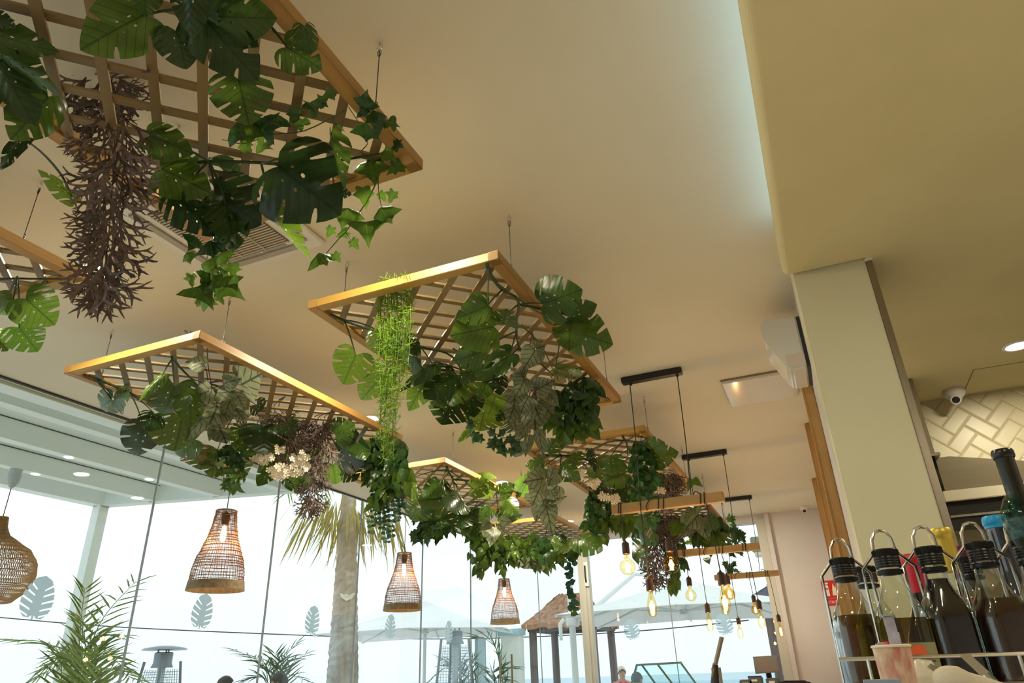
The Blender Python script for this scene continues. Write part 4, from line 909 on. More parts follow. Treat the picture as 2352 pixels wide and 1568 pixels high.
# ---- middle panel
p4 = Plant('monstera_plant', 'split-leaf monstera on the middle lattice with leaves past its edge', 'plant', [HP(1120, 618), HP(1155, 665), HP(1190, 700, 2.67), HP(1187, 760, 2.66), HP(1190, 800, 2.65), HP(790, 735), HP(960, 790, 2.66), HP(1040, 800, 2.66), HP(1000, 830, 2.64), HP(1120, 930, 2.62), HP(1290, 770, 2.66)], 3.9, 'artificial plants on the lattices', M_STEM, 0.0042)
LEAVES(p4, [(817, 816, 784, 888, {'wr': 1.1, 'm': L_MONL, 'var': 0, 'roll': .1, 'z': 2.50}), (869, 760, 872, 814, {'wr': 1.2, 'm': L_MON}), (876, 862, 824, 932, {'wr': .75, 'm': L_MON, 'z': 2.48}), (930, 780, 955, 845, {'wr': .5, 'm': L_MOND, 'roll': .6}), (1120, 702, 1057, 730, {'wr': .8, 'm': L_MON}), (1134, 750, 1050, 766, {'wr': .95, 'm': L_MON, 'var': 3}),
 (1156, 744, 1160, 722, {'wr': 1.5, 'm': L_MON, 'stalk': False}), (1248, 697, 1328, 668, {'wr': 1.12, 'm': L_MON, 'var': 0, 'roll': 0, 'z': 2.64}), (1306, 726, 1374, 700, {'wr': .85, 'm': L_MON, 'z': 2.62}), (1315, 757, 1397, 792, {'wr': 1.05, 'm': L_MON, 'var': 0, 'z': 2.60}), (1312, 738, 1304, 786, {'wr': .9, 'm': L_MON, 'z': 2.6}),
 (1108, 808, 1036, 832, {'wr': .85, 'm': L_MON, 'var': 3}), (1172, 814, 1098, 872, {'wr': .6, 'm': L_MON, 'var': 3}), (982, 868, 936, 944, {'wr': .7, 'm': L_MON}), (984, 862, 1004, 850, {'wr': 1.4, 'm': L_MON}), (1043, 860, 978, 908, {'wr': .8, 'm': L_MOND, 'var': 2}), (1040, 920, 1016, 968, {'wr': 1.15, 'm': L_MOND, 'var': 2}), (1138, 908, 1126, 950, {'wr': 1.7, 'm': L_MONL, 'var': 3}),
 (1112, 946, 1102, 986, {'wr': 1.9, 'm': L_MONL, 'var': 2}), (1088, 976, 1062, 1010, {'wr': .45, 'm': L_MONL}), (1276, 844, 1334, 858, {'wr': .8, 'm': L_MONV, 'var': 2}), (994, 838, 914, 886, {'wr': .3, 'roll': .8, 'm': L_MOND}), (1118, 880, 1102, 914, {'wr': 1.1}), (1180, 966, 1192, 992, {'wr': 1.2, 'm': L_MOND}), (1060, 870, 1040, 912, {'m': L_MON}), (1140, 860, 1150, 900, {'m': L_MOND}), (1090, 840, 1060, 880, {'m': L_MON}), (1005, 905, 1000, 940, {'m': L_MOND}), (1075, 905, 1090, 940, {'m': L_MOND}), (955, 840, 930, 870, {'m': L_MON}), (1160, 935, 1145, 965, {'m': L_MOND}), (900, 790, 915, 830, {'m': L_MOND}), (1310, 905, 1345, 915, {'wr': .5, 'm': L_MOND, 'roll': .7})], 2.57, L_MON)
p4.vine([HP(1118, 600, 2.69), HP(1124, 625), HP(1150, 662), HP(1190, 690, 2.67), HP(1186, 740, 2.66), HP(1190, 790, 2.65), at_z(1205, 815, 2.62)], 0.0085)
p4.vine([HP(760, 722), HP(800, 740, 2.67), HP(860, 760, 2.66)], 0.008); p4.vine([HP(930, 790, 2.66), HP(980, 800, 2.66), HP(1040, 820, 2.64), at_z(1080, 890, 2.55)], 0.007); p4.vine([HP(1140, 650), HP(1210, 700, 2.67), HP(1290, 745, 2.66), HP(1310, 740, 2.64)], 0.0045, M_STEMG)
p4.vine([HP(1195, 745, 2.66), HP(1240, 790, 2.65), at_z(1270, 850, 2.6), at_z(1275, 900, 2.55)], 0.0042, M_STEMG); p4.vine([HP(1122, 615), at_z(1121, 660, 2.62), at_z(1120, 703, 2.57)], 0.0036, M_STEMG)
b4 = Plant('begonia_plant', 'big silver begonia with black veins hanging from the middle lattice', 'plant', [HP(1222, 765, 2.67), HP(1205, 830, 2.6), at_z(1230, 890, 2.5)], 3.6, 'artificial plants on the lattices', M_STEMR, 0.003)
LEAVES(b4, [(1228, 806, 1200, 852, {'wr': 1.25}), (1232, 800, 1255, 792, {'wr': 1.3}), (1204, 866, 1168, 862, {'wr': 1.5}), (1206, 868, 1190, 905, {'wr': 1.2}), (1231, 896, 1270, 874, {'wr': 1.2}), (1214, 910, 1194, 946, {'wr': 1.6}), (1182, 930, 1167, 968, {'wr': 1.1}), (1257, 900, 1284, 932, {'wr': .9}), (1229, 945, 1228, 982, {'wr': 1.2}), (1260, 952, 1256, 996, {'wr': 1.0}), (1206, 976, 1185, 1018, {'wr': .85}), (1194, 1014, 1169, 1058, {'wr': .85}), (1238, 986, 1243, 1046, {'wr': .6}), (1216, 1000, 1206, 1044, {'wr': .5}), (1225, 925, 1240, 960, {'wr': 1.1}), (1185, 895, 1180, 925, {'wr': 1.1}), (1245, 930, 1262, 945, {'wr': 1.3}), (1215, 955, 1205, 985, {'wr': 1.1})], 2.50, L_BEG, 1.0)
b4.vine([HP(1222, 762, 2.68), HP(1216, 800, 2.64), at_z(1205, 840, 2.58), at_z(1215, 900, 2.48), at_z(1222, 960, 2.4), at_z(1215, 1010, 2.32)], 0.0032)
po4 = Plant('pothos_plant', 'dark pothos mass at the tip of the middle lattice', 'plant', [HP(1330, 880)], None, 'artificial plants on the lattices', M_STEMG, 0.002)
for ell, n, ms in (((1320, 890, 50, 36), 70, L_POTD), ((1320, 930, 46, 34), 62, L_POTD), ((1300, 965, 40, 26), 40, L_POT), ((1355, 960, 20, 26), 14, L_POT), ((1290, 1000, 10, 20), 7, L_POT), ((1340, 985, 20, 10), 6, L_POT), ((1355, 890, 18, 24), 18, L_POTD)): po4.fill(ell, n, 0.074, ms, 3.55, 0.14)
for a_, b_ in (((1330, 900), (1340, 990)), ((1300, 910), (1295, 1010)), ((1350, 900), (1360, 975))): po4.vine([at_y(*a_, 3.5), at_y((a_[0] + b_[0]) / 2 + 3, (a_[1] + b_[1]) / 2, 3.5), at_y(*b_, 3.5)], 0.002)
iv4 = Plant('ivy_vine', 'small dark ivy below the light leaves of the middle lattice', 'ivy', [at_y(1090, 960, 3.2)], None, 'artificial plants on the lattices', M_STEMG, 0.0018)
S = lambda x, y: (900 + x / 3.92, 800 + y / 3.92)
for x, y in ((680, 650), (755, 750), (820, 800), (900, 810), (1020, 750), (960, 860), (1050, 900), (1090, 850), (1000, 840), (1040, 800), (930, 840), (870, 740), (700, 670), (980, 880), (1080, 800)):
    iv4.free_leaf(at_y(*S(x, y), 3.2), RT * iv4.R.uniform(-1, 1) - Vector((0, 0, iv4.R.uniform(.2, 1))), iv4.R.uniform(.055, .075), L_IVYD)
iv4.vine([at_y(*S(640, 620), 3.2), at_y(*S(820, 690), 3.2), at_y(*S(950, 780), 3.2), at_y(*S(1080, 850), 3.2)], 0.0022, M_STEMR); iv4.vine([at_y(*S(820, 690), 3.2), at_y(*S(1000, 800), 3.2), at_y(*S(1120, 790), 3.2)], 0.002, M_STEMR)
# trailing lime grass
gr = Plant('trailing_grass', 'bright lime trailing grass hanging from the middle lattice', 'plant', [HP(905, 665)], None, 'artificial plants on the lattices', M_GRASS, 0.0015)
def grass_strand(path, R, tw=0.022, nt=16):
    g = G(); P = smooth_path(path, 4); g.tube(P, [0.0016] * len(P), 3, False)
    for i in range(nt * 2):
        q = P[min(int(R.random() * len(P)), len(P) - 1)]; d = Vector((R.uniform(-1, 1), R.uniform(-1, 1), R.uniform(-0.9, 0.5))).normalized(); L = tw * R.uniform(.7, 1.5); e = q + d * L
        g.tube([q, q + d * L * .55, e + Vector((0, 0, .006))], [.0013, .0012, .0005], 3, False)
        d2 = (d + Vector((R.uniform(-1, 1), R.uniform(-1, 1), R.uniform(-.3, .7)))).normalized(); g.tube([q + d * L * .5, q + d * L * .5 + d2 * L * .55], [.0012, .0005], 3, False)
    return g
Rg = random.Random(4)
for i in range(38):
    ox = Rg.uniform(-1, 1); y1_ = Rg.uniform(720, 1062) if i < 30 else Rg.uniform(900, 1060); x0_ = 908 + ox * 36
    pts = []
    for t in (0, .25, .5, .75, 1):
        y_ = 668 + (y1_ - 668) * t; cxm = 908 if y_ < 750 else 908 - (y_ - 750) * 0.075; hw = 38 if y_ < 780 else 32 if y_ < 900 else 20
        pts.append(at_y(cxm + ox * hw + Rg.uniform(-4, 4), y_, 2.20 + Rg.uniform(-.02, .02) + (0.04 if t else 0)))
    o = grass_strand(pts, Rg, 0.024, int(6 + (y1_ - 668) / 13)).obj('strand', M_GRASS, gr.root); o['kind'] = 'stuff'
for i in range(9):
    x_ = 870 + i * 7; a_ = at_y(x_, 668, 2.13); o = grass_strand([a_ + Vector((0, .05, .02)), a_ + Vector((.01, 0.02, .06 + .02 * (i > 5))), a_ + Vector((.03, .0, .055))], Rg, 0.02, 8).obj('strand', M_GRASS, gr.root); o['kind'] = 'stuff'

# ---- panel behind the first pendant
p5 = Plant('monstera_plant', 'split-leaf monstera on the lattice behind the first pendant beam', 'plant', [HP(1432, 1010), HP(1440, 1030), HP(1290, 1045), HP(1340, 1060), HP(1500, 1050), HP(1380, 1130, 2.6)], 6.2, 'artificial plants on the lattices', M_STEM, 0.0045)
LEAVES(p5, [(1402, 1050, 1404, 1090, {'wr': 1.5, 'm': L_MON, 'var': 3}), (1435, 1086, 1382, 1108, {'wr': 1.0, 'm': L_MON, 'var': 3}), (1498, 1052, 1548, 1040, {'wr': .95, 'm': L_MON}), (1248, 1074, 1208, 1092, {'wr': 1.0, 'm': L_MON, 'var': 2}), (1246, 1056, 1202, 1068, {'wr': .55, 'm': L_MON}), (1258, 1038, 1274, 1010, {'wr': 1.0, 'm': L_MON}), (1286, 1074, 1318, 1092, {'wr': .8, 'm': L_MON}), (1356, 1034, 1368, 1076, {'wr': .4, 'm': L_MOND}), (1314, 1062, 1339, 1032, {'wr': .7, 'm': L_MON}), (1400, 1188, 1432, 1218, {'wr': .9, 'm': L_MON}), (1358, 1160, 1402, 1180, {'wr': .6, 'm': L_MOND}), (1510, 1104, 1542, 1122, {'wr': 1.2, 'm': L_MON}), (1440, 1112, 1420, 1140, {'m': L_MOND}), (1480, 1120, 1455, 1140, {'m': L_MOND}), (1500, 1030, 1520, 1020, {'wr': 1.2}), (1372, 1080, 1360, 1110, {'m': L_MON}), (1420, 1135, 1440, 1160, {'m': L_MOND}), (1465, 1140, 1470, 1170, {'m': L_MON}), (1395, 1120, 1370, 1140, {'m': L_MOND}), (1430, 1170, 1450, 1195, {'m': L_MON})], 2.56, L_MON)
p5.vine([HP(1430, 1002), HP(1440, 1020), HP(1442, 1045)], 0.009); p5.vine([HP(1250, 1045), HP(1330, 1050), HP(1375, 1075, 2.65), at_z(1400, 1120, 2.55), at_z(1412, 1160, 2.45)], 0.010)
b5 = Plant('begonia_plant', 'silver begonia hanging at the near corner of the lattice behind the first pendant', 'plant', [HP(1262, 1060), at_y(1245, 1110, 4.65)], None, 'artificial plants on the lattices', M_STEMR, 0.003)
b5.ymax = 4.75
LEAVES(b5, [(1250, 1098, 1217, 1104, {'wr': 1.2}), (1273, 1088, 1256, 1118, {'wr': 1.2}), (1280, 1116, 1242, 1146, {'wr': 1.1}), (1268, 1154, 1304, 1138, {'wr': .6}), (1226, 1146, 1217, 1177, {'wr': 1.0}), (1238, 1162, 1230, 1196, {'wr': 1.1}), (1253, 1158, 1266, 1208, {'wr': .75}), (1240, 1118, 1230, 1145, {'wr': 1.2}), (1262, 1122, 1275, 1145, {'wr': 1.2}), (1250, 1138, 1246, 1165, {'wr': 1.1}), (1272, 1075, 1262, 1100, {'wr': 1.1})], 2.4, L_BEG)
b5.vine([HP(1262, 1062), at_y(1255, 1090, 4.65), at_y(1250, 1130, 4.65), at_y(1255, 1165, 4.65)], 0.003)
blossoms('cream blossoms among the leaves behind the first pendant beam', [(1310, 1070, 14, 8, 12), (1332, 1092, 8, 8, 8), (1364, 1108, 12, 10, 16), (1412, 1146, 10, 8, 9), (1515, 1128, 8, 6, 6), (1385, 1140, 12, 6, 6)], 5.0, (1335, 1060), 0.05)
eu5 = Plant('eucalyptus_strands', 'column of glossy round green leaves behind the first pendant cord', 'plant', [HP(1472, 1005)], None, 'artificial plants on the lattices', M_STEMG, 0.0012)
for ell, n in (((1475, 1030, 20, 24), 30), ((1476, 1070, 26, 28), 48), ((1478, 1110, 28, 28), 44), ((1480, 1135, 24, 16), 18)): eu5.fill(ell, n, 0.062, L_EUC, 4.78, 0.08, 1.0, 1.2, 0.5)
for ell, n in (((1482, 1185, 8, 14), 8), ((1500, 1195, 6, 18), 8)): eu5.fill(ell, n, 0.05, L_EUC, 4.8, 0.05, 1.0, 1.2, 0.5)
for x in (1465, 1480, 1492): eu5.vine([HP(1472, 1005), at_y(x, 1060, 4.78), at_y(x + 4, 1140, 4.78), at_y(x + 8, 1200, 4.8)], 0.0014)
po5 = Plant('pothos_plant', 'dark leafy pothos bundle left of the first pendant beam', 'plant', [HP(1375, 1118)], None, 'artificial plants on the lattices', M_STEMG, 0.002)
for ell, n, ms in (((1364, 1160, 20, 26), 50, L_POTD), ((1368, 1195, 22, 22), 40, L_POTD), ((1395, 1200, 24, 16), 22, L_POT), ((1385, 1165, 24, 14), 20, L_POTD), ((1385, 1230, 10, 6), 5, L_POT), ((1430, 1205, 20, 14), 16, L_POT), ((1590, 1100, 6, 3), 2, L_POT)): po5.fill(ell, n, 0.085, ms, 5.3, 0.15)
for x in (1362, 1380): po5.vine([at_y(x, 1125, 5.3), at_y(x - 3, 1165, 5.3), at_y(x + 6, 1215, 5.3)], 0.002)
st5 = staghorn('staghorn_fern', 'brown antler-leaved fern behind the first pendant, near the lattice tip', (1555, 1090), 2.67, [(1535, 1085, 34), (1535, 1110, 32), (1530, 1135, 22), (1520, 1150, 10)], 77, None, 5.55, 12, (0.080, 0.130))

# ---- panel over the second bell lamp
p6 = Plant('monstera_plant', 'split-leaf monstera over the second bell lamp', 'plant', [HP(1027, 1078), HP(1040, 1100), HP(1050, 1115), HP(1140, 1130), HP(960, 1118), HP(1100, 1150, 2.6)], 6.3, 'artificial plants on the lattices', M_STEM, 0.0045)
LEAVES(p6, [(1010, 1112, 974, 1132, {'wr': .95, 'm': L_MON}), (1028, 1140, 977, 1150, {'wr': .85, 'm': L_MON, 'var': 3}), (1057, 1172, 1058, 1210, {'wr': 1.6, 'm': L_MOND, 'var': 2}), (958, 1168, 940, 1196, {'wr': 1.5, 'm': L_MON, 'var': 2}), (1086, 1122, 1140, 1112, {'wr': .8, 'm': L_MONL}), (1122, 1124, 1098, 1142, {'wr': 1.1, 'm': L_MONL}), (1150, 1132, 1182, 1112, {'wr': 1.0, 'm': L_MON, 'var': 0}), (1162, 1150, 1188, 1176, {'wr': 1.0, 'm': L_MON}), (1126, 1168, 1104, 1197, {'wr': 1.0, 'm': L_MON}), (1145, 1190, 1192, 1190, {'wr': .45, 'm': L_MON, 'roll': .6}), (1196, 1136, 1213, 1100, {'wr': .65, 'm': L_MON}), (1192, 1132, 1187, 1144, {'m': L_MON}), (935, 1104, 953, 1146, {'wr': .45, 'm': L_MON}), (1056, 1138, 1038, 1156, {'wr': 1.1, 'm': L_MOND}), (1084, 1178, 1098, 1205, {'m': L_MOND}), (1020, 1180, 1000, 1205, {'m': L_MON}), (985, 1160, 965, 1180, {'m': L_MOND}), (1105, 1085, 1112, 1100, {'m': L_MONL, 'z': 2.78, 'stalk': False})], 2.54, L_MON)
p6.vine([HP(1026, 1072), HP(1038, 1096), HP(1052, 1118)], 0.010); p6.vine([HP(1040, 1095), at_z(1046, 1135, 2.58), at_z(1054, 1175, 2.5)], 0.006, M_STEMG)
po6 = Plant('pothos_plant', 'bright heart-leaved pothos hanging between the second and third bell lamps', 'plant', [HP(1100, 1140)], None, 'artificial plants on the lattices', M_STEMG, 0.002)
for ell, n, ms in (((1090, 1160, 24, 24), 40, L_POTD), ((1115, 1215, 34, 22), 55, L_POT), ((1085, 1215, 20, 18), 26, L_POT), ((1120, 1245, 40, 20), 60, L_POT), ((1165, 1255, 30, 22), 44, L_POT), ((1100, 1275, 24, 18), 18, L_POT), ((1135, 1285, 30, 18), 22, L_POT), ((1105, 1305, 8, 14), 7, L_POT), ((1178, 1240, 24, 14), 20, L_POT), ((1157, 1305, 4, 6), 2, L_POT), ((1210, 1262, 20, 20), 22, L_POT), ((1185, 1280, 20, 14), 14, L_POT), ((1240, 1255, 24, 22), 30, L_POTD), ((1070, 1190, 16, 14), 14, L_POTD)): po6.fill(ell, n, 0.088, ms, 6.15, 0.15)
for a_, b_ in (((1085, 1180), (1098, 1300)), ((1115, 1190), (1120, 1280)), ((1140, 1200), (1157, 1300)), ((1165, 1200), (1190, 1290))): po6.vine([at_y(*a_, 6.1), at_y((a_[0] + b_[0]) / 2 - 3, (a_[1] + b_[1]) / 2, 6.1), at_y(*b_, 6.1)], 0.0025)
iv6 = Plant('ivy_vine', 'ivy tuft hanging beside the cord of the second bell lamp', 'ivy', [HP(975, 1150)], None, 'artificial plants on the lattices', M_STEMG, 0.002)
for ell, n, ms in (((985, 1185, 34, 20), 40, L_IVYD), ((995, 1205, 28, 16), 26, L_IVY), ((970, 1222, 20, 10), 14, L_IVYD), ((1010, 1218, 14, 8), 7, L_IVYD), ((1035, 1205, 10, 10), 6, L_IVYD)): iv6.fill(ell, n, 0.10, ms, 5.7, 0.12)
iv6.vine([HP(975, 1150), at_y(980, 1185, 5.7), at_y(975, 1225, 5.7)], 0.0025)
b6 = Plant('begonia_plant', 'pale begonia leaves in the tangle before the third bell lamp', 'plant', [at_y(1135, 1200, 6.2)], 6.3, 'artificial plants on the lattices', M_STEMR, 0.003)
LEAVES(b6, [(1125, 1198, 1108, 1215, {}), (1135, 1210, 1128, 1245, {'wr': .7}), (1148, 1205, 1160, 1225, {}), (1118, 1212, 1110, 1240, {'wr': .8}), (1215, 1282, 1222, 1300, {}), (1150, 1195, 1175, 1200, {}), (1240, 1290, 1246, 1308, {'wr': .8}), (1200, 1262, 1198, 1285, {}), (1220, 1284, 1238, 1286, {'wr': .9})], 2.3, L_BEG)

# ---- farthest left panel
p7 = Plant('monstera_plant', 'split-leaf monstera on the farthest left lattice near the white post', 'plant', [HP(1190, 1218), HP(1260, 1205), HP(1330, 1232, 2.66)], 8.7, 'artificial plants on the lattices', M_STEM, 0.005)
LEAVES(p7, [(1335, 1240, 1382, 1262, {'wr': 1.0, 'm': L_MON, 'var': 2}), (1322, 1242, 1330, 1268, {'wr': 1.2, 'm': L_MON}), (1215, 1235, 1240, 1250, {'wr': 1.1, 'm': L_MON}), (1265, 1245, 1290, 1255, {'wr': 1.2, 'm': L_MON}), (1170, 1235, 1190, 1260, {'wr': 1.0, 'm': L_MON}), (1300, 1250, 1310, 1275, {'m': L_MONL}), (1275, 1255, 1265, 1280, {'m': L_MON}), (1245, 1262, 1250, 1285, {'m': L_MON}), (1385, 1226, 1398, 1228, {'m': L_MONL})], 2.45, L_MON)
po7 = Plant('pothos_plant', 'leafy pothos mass on the farthest left lattice', 'plant', [HP(1270, 1210)], None, 'artificial plants on the lattices', M_STEMG, 0.002)
for ell, n, ms in (((1285, 1225, 14, 22), 24, L_POTD), ((1280, 1255, 34, 20), 46, L_POT), ((1265, 1280, 30, 16), 36, L_POT), ((1310, 1258, 26, 14), 26, L_POTD), ((1225, 1250, 26, 16), 28, L_POT), ((1190, 1235, 20, 12), 16, L_POT), ((1240, 1300, 10, 8), 6, L_POT)): po7.fill(ell, n, 0.105, ms, 7.9, 0.2)
eu7 = Plant('eucalyptus_strands', 'long string of small dark leaves beside the white post', 'plant', [at_y(1306, 1275, 8.0)], None, 'artificial plants on the lattices', M_STEMG, 0.0015)
eu7.vine([at_y(1306, 1275, 8.0), at_y(1310, 1330, 8.0), at_y(1318, 1380, 8.0), at_y(1314, 1415, 8.0)], 0.003)
for i in range(40):
    y_ = 1285 + i * 3.3; x_ = 1308 + (y_ - 1275) * 0.07 + eu7.R.uniform(-5, 5); eu7.free_leaf(at_y(x_, y_, 8.0 + eu7.R.uniform(-.04, .04)), RT * eu7.R.uniform(-1, 1) - Vector((0, 0, eu7.R.uniform(-.3, .8))), eu7.R.uniform(.05, .075), L_EUCD if y_ < 1400 else L_POT)

# ---- farthest right panel
p8 = Plant('monstera_plant', 'split-leaf monstera on the farthest right lattice behind the pendants', 'plant', [HP(1500, 1195, 2.6), HP(1600, 1190)], 8.7, 'artificial plants on the lattices', M_STEM, 0.005)
LEAVES(p8, [(1495, 1220, 1458, 1242, {'wr': 1.0, 'm': L_MON}), (1490, 1262, 1462, 1278, {'wr': .9, 'm': L_MON, 'var': 2}), (1470, 1195, 1455, 1218, {'m': L_MON}), (1590, 1180, 1612, 1190, {'wr': 1.2, 'm': L_MON}), (1625, 1195, 1655, 1212, {'wr': 1.0, 'm': L_MON}), (1600, 1240, 1572, 1250, {'wr': .5, 'm': L_MON}), (1610, 1225, 1625, 1245, {'m': L_MON}), (1560, 1200, 1545, 1225, {'m': L_MON}), (1640, 1220, 1650, 1245, {'m': L_MON}), (1500, 1200, 1520, 1225, {'m': L_MOND})], 2.5, L_MON)
b8 = Plant('begonia_plant', 'grey-green begonia on the farthest right lattice above the second pendant beam', 'plant', [at_z(1600, 1185, 2.62)], 8.5, 'artificial plants on the lattices', M_STEMR, 0.003)
LEAVES(b8, [(1605, 1180, 1585, 1205, {}), (1612, 1190, 1618, 1225, {'wr': .9}), (1650, 1215, 1662, 1245, {'wr': 1.1}), (1635, 1225, 1630, 1258, {'wr': .9}), (1590, 1205, 1565, 1228, {'wr': .7}), (1640, 1232, 1668, 1252, {}), (1600, 1215, 1600, 1245, {}), (1625, 1205, 1640, 1228, {}), (1580, 1190, 1562, 1212, {}), (1622, 1280, 1628, 1290, {'wr': 1.1})], 2.58, L_BEG)
po8 = Plant('pothos_plant', 'small-leaved vine tangle on the farthest right lattice', 'plant', [HP(1560, 1170)], None, 'artificial plants on the lattices', M_STEMG, 0.002)
for ell, n, ms in (((1650, 1215, 20, 26), 34, L_POTD), ((1620, 1230, 34, 20), 30, L_POTD), ((1500, 1190, 40, 18), 40, L_POTD), ((1480, 1215, 22, 20), 20, L_POTD), ((1545, 1255, 24, 30), 26, L_POTD), ((1560, 1290, 14, 14), 8, L_POTD), ((1545, 1310, 14, 16), 12, L_POT), ((1548, 1340, 8, 14), 10, L_POT), ((1610, 1200, 30, 14), 20, L_POTD)): po8.fill(ell, n, 0.10, ms, 7.8, 0.2)
st8 = staghorn('staghorn_fern', 'tall brown antler-leaved fern behind the first two globe bulbs', (1530, 1170), 2.6, [(1530, 1180, 36), (1525, 1210, 34), (1520, 1240, 32), (1512, 1270, 26), (1508, 1300, 18), (1512, 1328, 10)], 135, None, 7.6, 14, (0.120, 0.190))
iv8 = Plant('ivy_vine', 'sparse ivy hanging past the tip of the farthest right lattice', 'ivy', [HP(1660, 1200)], None, 'artificial plants on the lattices', M_STEMG, 0.002)
for ell, n in (((1680, 1195, 14, 16), 10), ((1690, 1225, 14, 14), 9), ((1680, 1255, 14, 20), 10), ((1675, 1300, 14, 16), 9)): iv8.fill(ell, n, 0.10, L_IVYD, 8.6, 0.1)
iv8.vine([HP(1660, 1200), at_y(1678, 1230, 8.6), at_y(1680, 1280, 8.6), at_y(1676, 1312, 8.6)], 0.0025); iv8.vine([HP(1655, 1200), at_y(1680, 1190, 8.6), at_y(1695, 1215, 8.6)], 0.0025)
# ================================================================== LAMPS
M_RATTAN = mat('rattan', (0.34, 0.17, 0.065), 0.6, noise=(25, (0.22, 0.10, 0.04)), bump=0.05)
M_RATTANL = mat('rattan_light', (0.42, 0.24, 0.085), 0.6, noise=(25, (0.30, 0.16, 0.05)), bump=0.05)
M_RATTANG = mat('rattan_band', (0.36, 0.27, 0.16), 0.65, noise=(40, (0.22, 0.16, 0.09)), bump=0.3, bscale=120)
M_SOCKET = mat('brown_socket', (0.045, 0.022, 0.018), 0.4, bump=0.02)
M_FIL = mat('filament_glow', (1, .7, .3), 0.5, emit=(1.0, 0.58, 0.18), estr=26.0, bump=0.01)
M_AMBER = glass_mat('amber_bulb_glass', (0.98, 0.89, 0.64), 1.0)
M_AMBERD = glass_mat('deep_amber_bulb_glass', (0.97, 0.72, 0.34), 1.0)
M_BULBHOT = mat('lit_bulb', (1, .9, .7), 0.4, emit=(1.0, 0.74, 0.36), estr=14.0, bump=0.01)
def prof_r(prof, z):
    for (r0, z0), (r1, z1) in zip(prof, prof[1:]):
        if z0 <= z <= z1:
            t = (z - z0) / (z1 - z0); t = t * t * (3 - 2 * t) * 0.5 + t * 0.5; return r0 + (r1 - r0) * t
    return prof[-1][0]
BELL = [(0.181, 0.0), (0.170, 0.06), (0.166, 0.12), (0.152, 0.19), (0.122, 0.27), (0.094, 0.35), (0.078, 0.43), (0.067, 0.52)]
def bell_lamp(P, label, seed):
    t = thing('bell_pendant', label, 'lamp', P, 'woven bell pendants'); R = random.Random(seed); x0, y0, z0 = P
    g = G(); n = 58
    for i in range(n):
        a_ = 2 * PI * i / n + R.uniform(-.015, .015); zs = [0.05 + 0.47 * j / 15 for j in range(16)]
        g.tube([(x0 + prof_r(BELL, z) * math.cos(a_ + .03 * math.sin(z * 20 + i)), y0 + prof_r(BELL, z) * math.sin(a_ + .03 * math.sin(z * 20 + i)), z0 + z) for z in zs], 0.0017, 3, False)
    z = 0.062
    while z < 0.51:
        w0, ph = R.uniform(-.004, .004), R.uniform(0, 6)
        for q in range(R.choice((1, 1, 2))):
            pts = [(x0 + (prof_r(BELL, z) + .002 * (-1) ** q) * math.cos(a_), y0 + (prof_r(BELL, z) + .002 * (-1) ** q) * math.sin(a_), z0 + z + w0 * math.sin(a_ + ph) + q * .005) for a_ in [2 * PI * j / 40 for j in range(41)]]
            g.tube(pts, 0.0019, 3, False)
        z += R.uniform(0.014, 0.026)
    o = g.obj('woven_shade', M_RATTAN, t); o['kind'] = 'stuff'
    g = G(); pr = [(0.176, 0.055), (0.183, 0.0), (0.178, 0.0), (0.171, 0.055)]
    G().lathe(pr + [pr[0]], (x0, y0, z0), 60, cap=False).obj('bottom_band', M_RATTANG, t)
    G().tube([(x0 + 0.067 * math.cos(a_), y0 + 0.067 * math.sin(a_), z0 + 0.52) for a_ in [2 * PI * j / 24 for j in range(25)]], 0.0055, 6, False).obj('top_ring', M_RATTANG, t, smooth=True)
    for a_ in (0, PI / 2): G().bar((x0 - .067 * math.cos(a_), y0 - .067 * math.sin(a_), z0 + .52 + .002 * (a_ > 0)), (x0 + .067 * math.cos(a_), y0 + .067 * math.sin(a_), z0 + .52 + .002 * (a_ > 0)), .004, .002).obj('top_bar', M_RATTANG, t)
    G().lathe([(0.012, 0.0), (0.027, -0.01), (0.030, -0.055), (0.022, -0.075), (0.02, -0.09), (0.0, -0.09)], (x0, y0, z0 + 0.515), 16).obj('socket', M_SOCKET, t, smooth=True)
    G().lathe([(0.013, 0.0), (0.016, -0.02), (0.020, -0.045), (0.020, -0.085), (0.012, -0.105), (0.0, -0.11)], (x0, y0, z0 + 0.42), 14).obj('bulb', M_BULBHOT, t, smooth=True)
    G().tube([(x0, y0, z0 + 0.515), (x0, y0, ZC - 0.02)], 0.003, 6).obj('cord', M_BLACK, t)
    G().lathe([(0.0, 0), (0.045, 0), (0.045, -0.018), (0.0, -0.022)], (x0, y0, ZC - 0.001), 18).obj('ceiling_rose', M_BLACK, t, smooth=True)
    point_light('bell_lamp_light', (x0, y0, z0 + 0.30), 0.02, BULB_W * 1.6, BULB_COL, t)
bell_lamp((-3.7, 3.645, 1.765), 'largest woven rattan bell lamp, nearest along the glass', 1)
bell_lamp((-3.7, 5.97, 1.782), 'middle woven rattan bell lamp in front of the terrace parasol', 2)
bell_lamp((-3.7, 8.335, 1.772), 'smallest woven rattan bell lamp beside the thatched hut', 3)

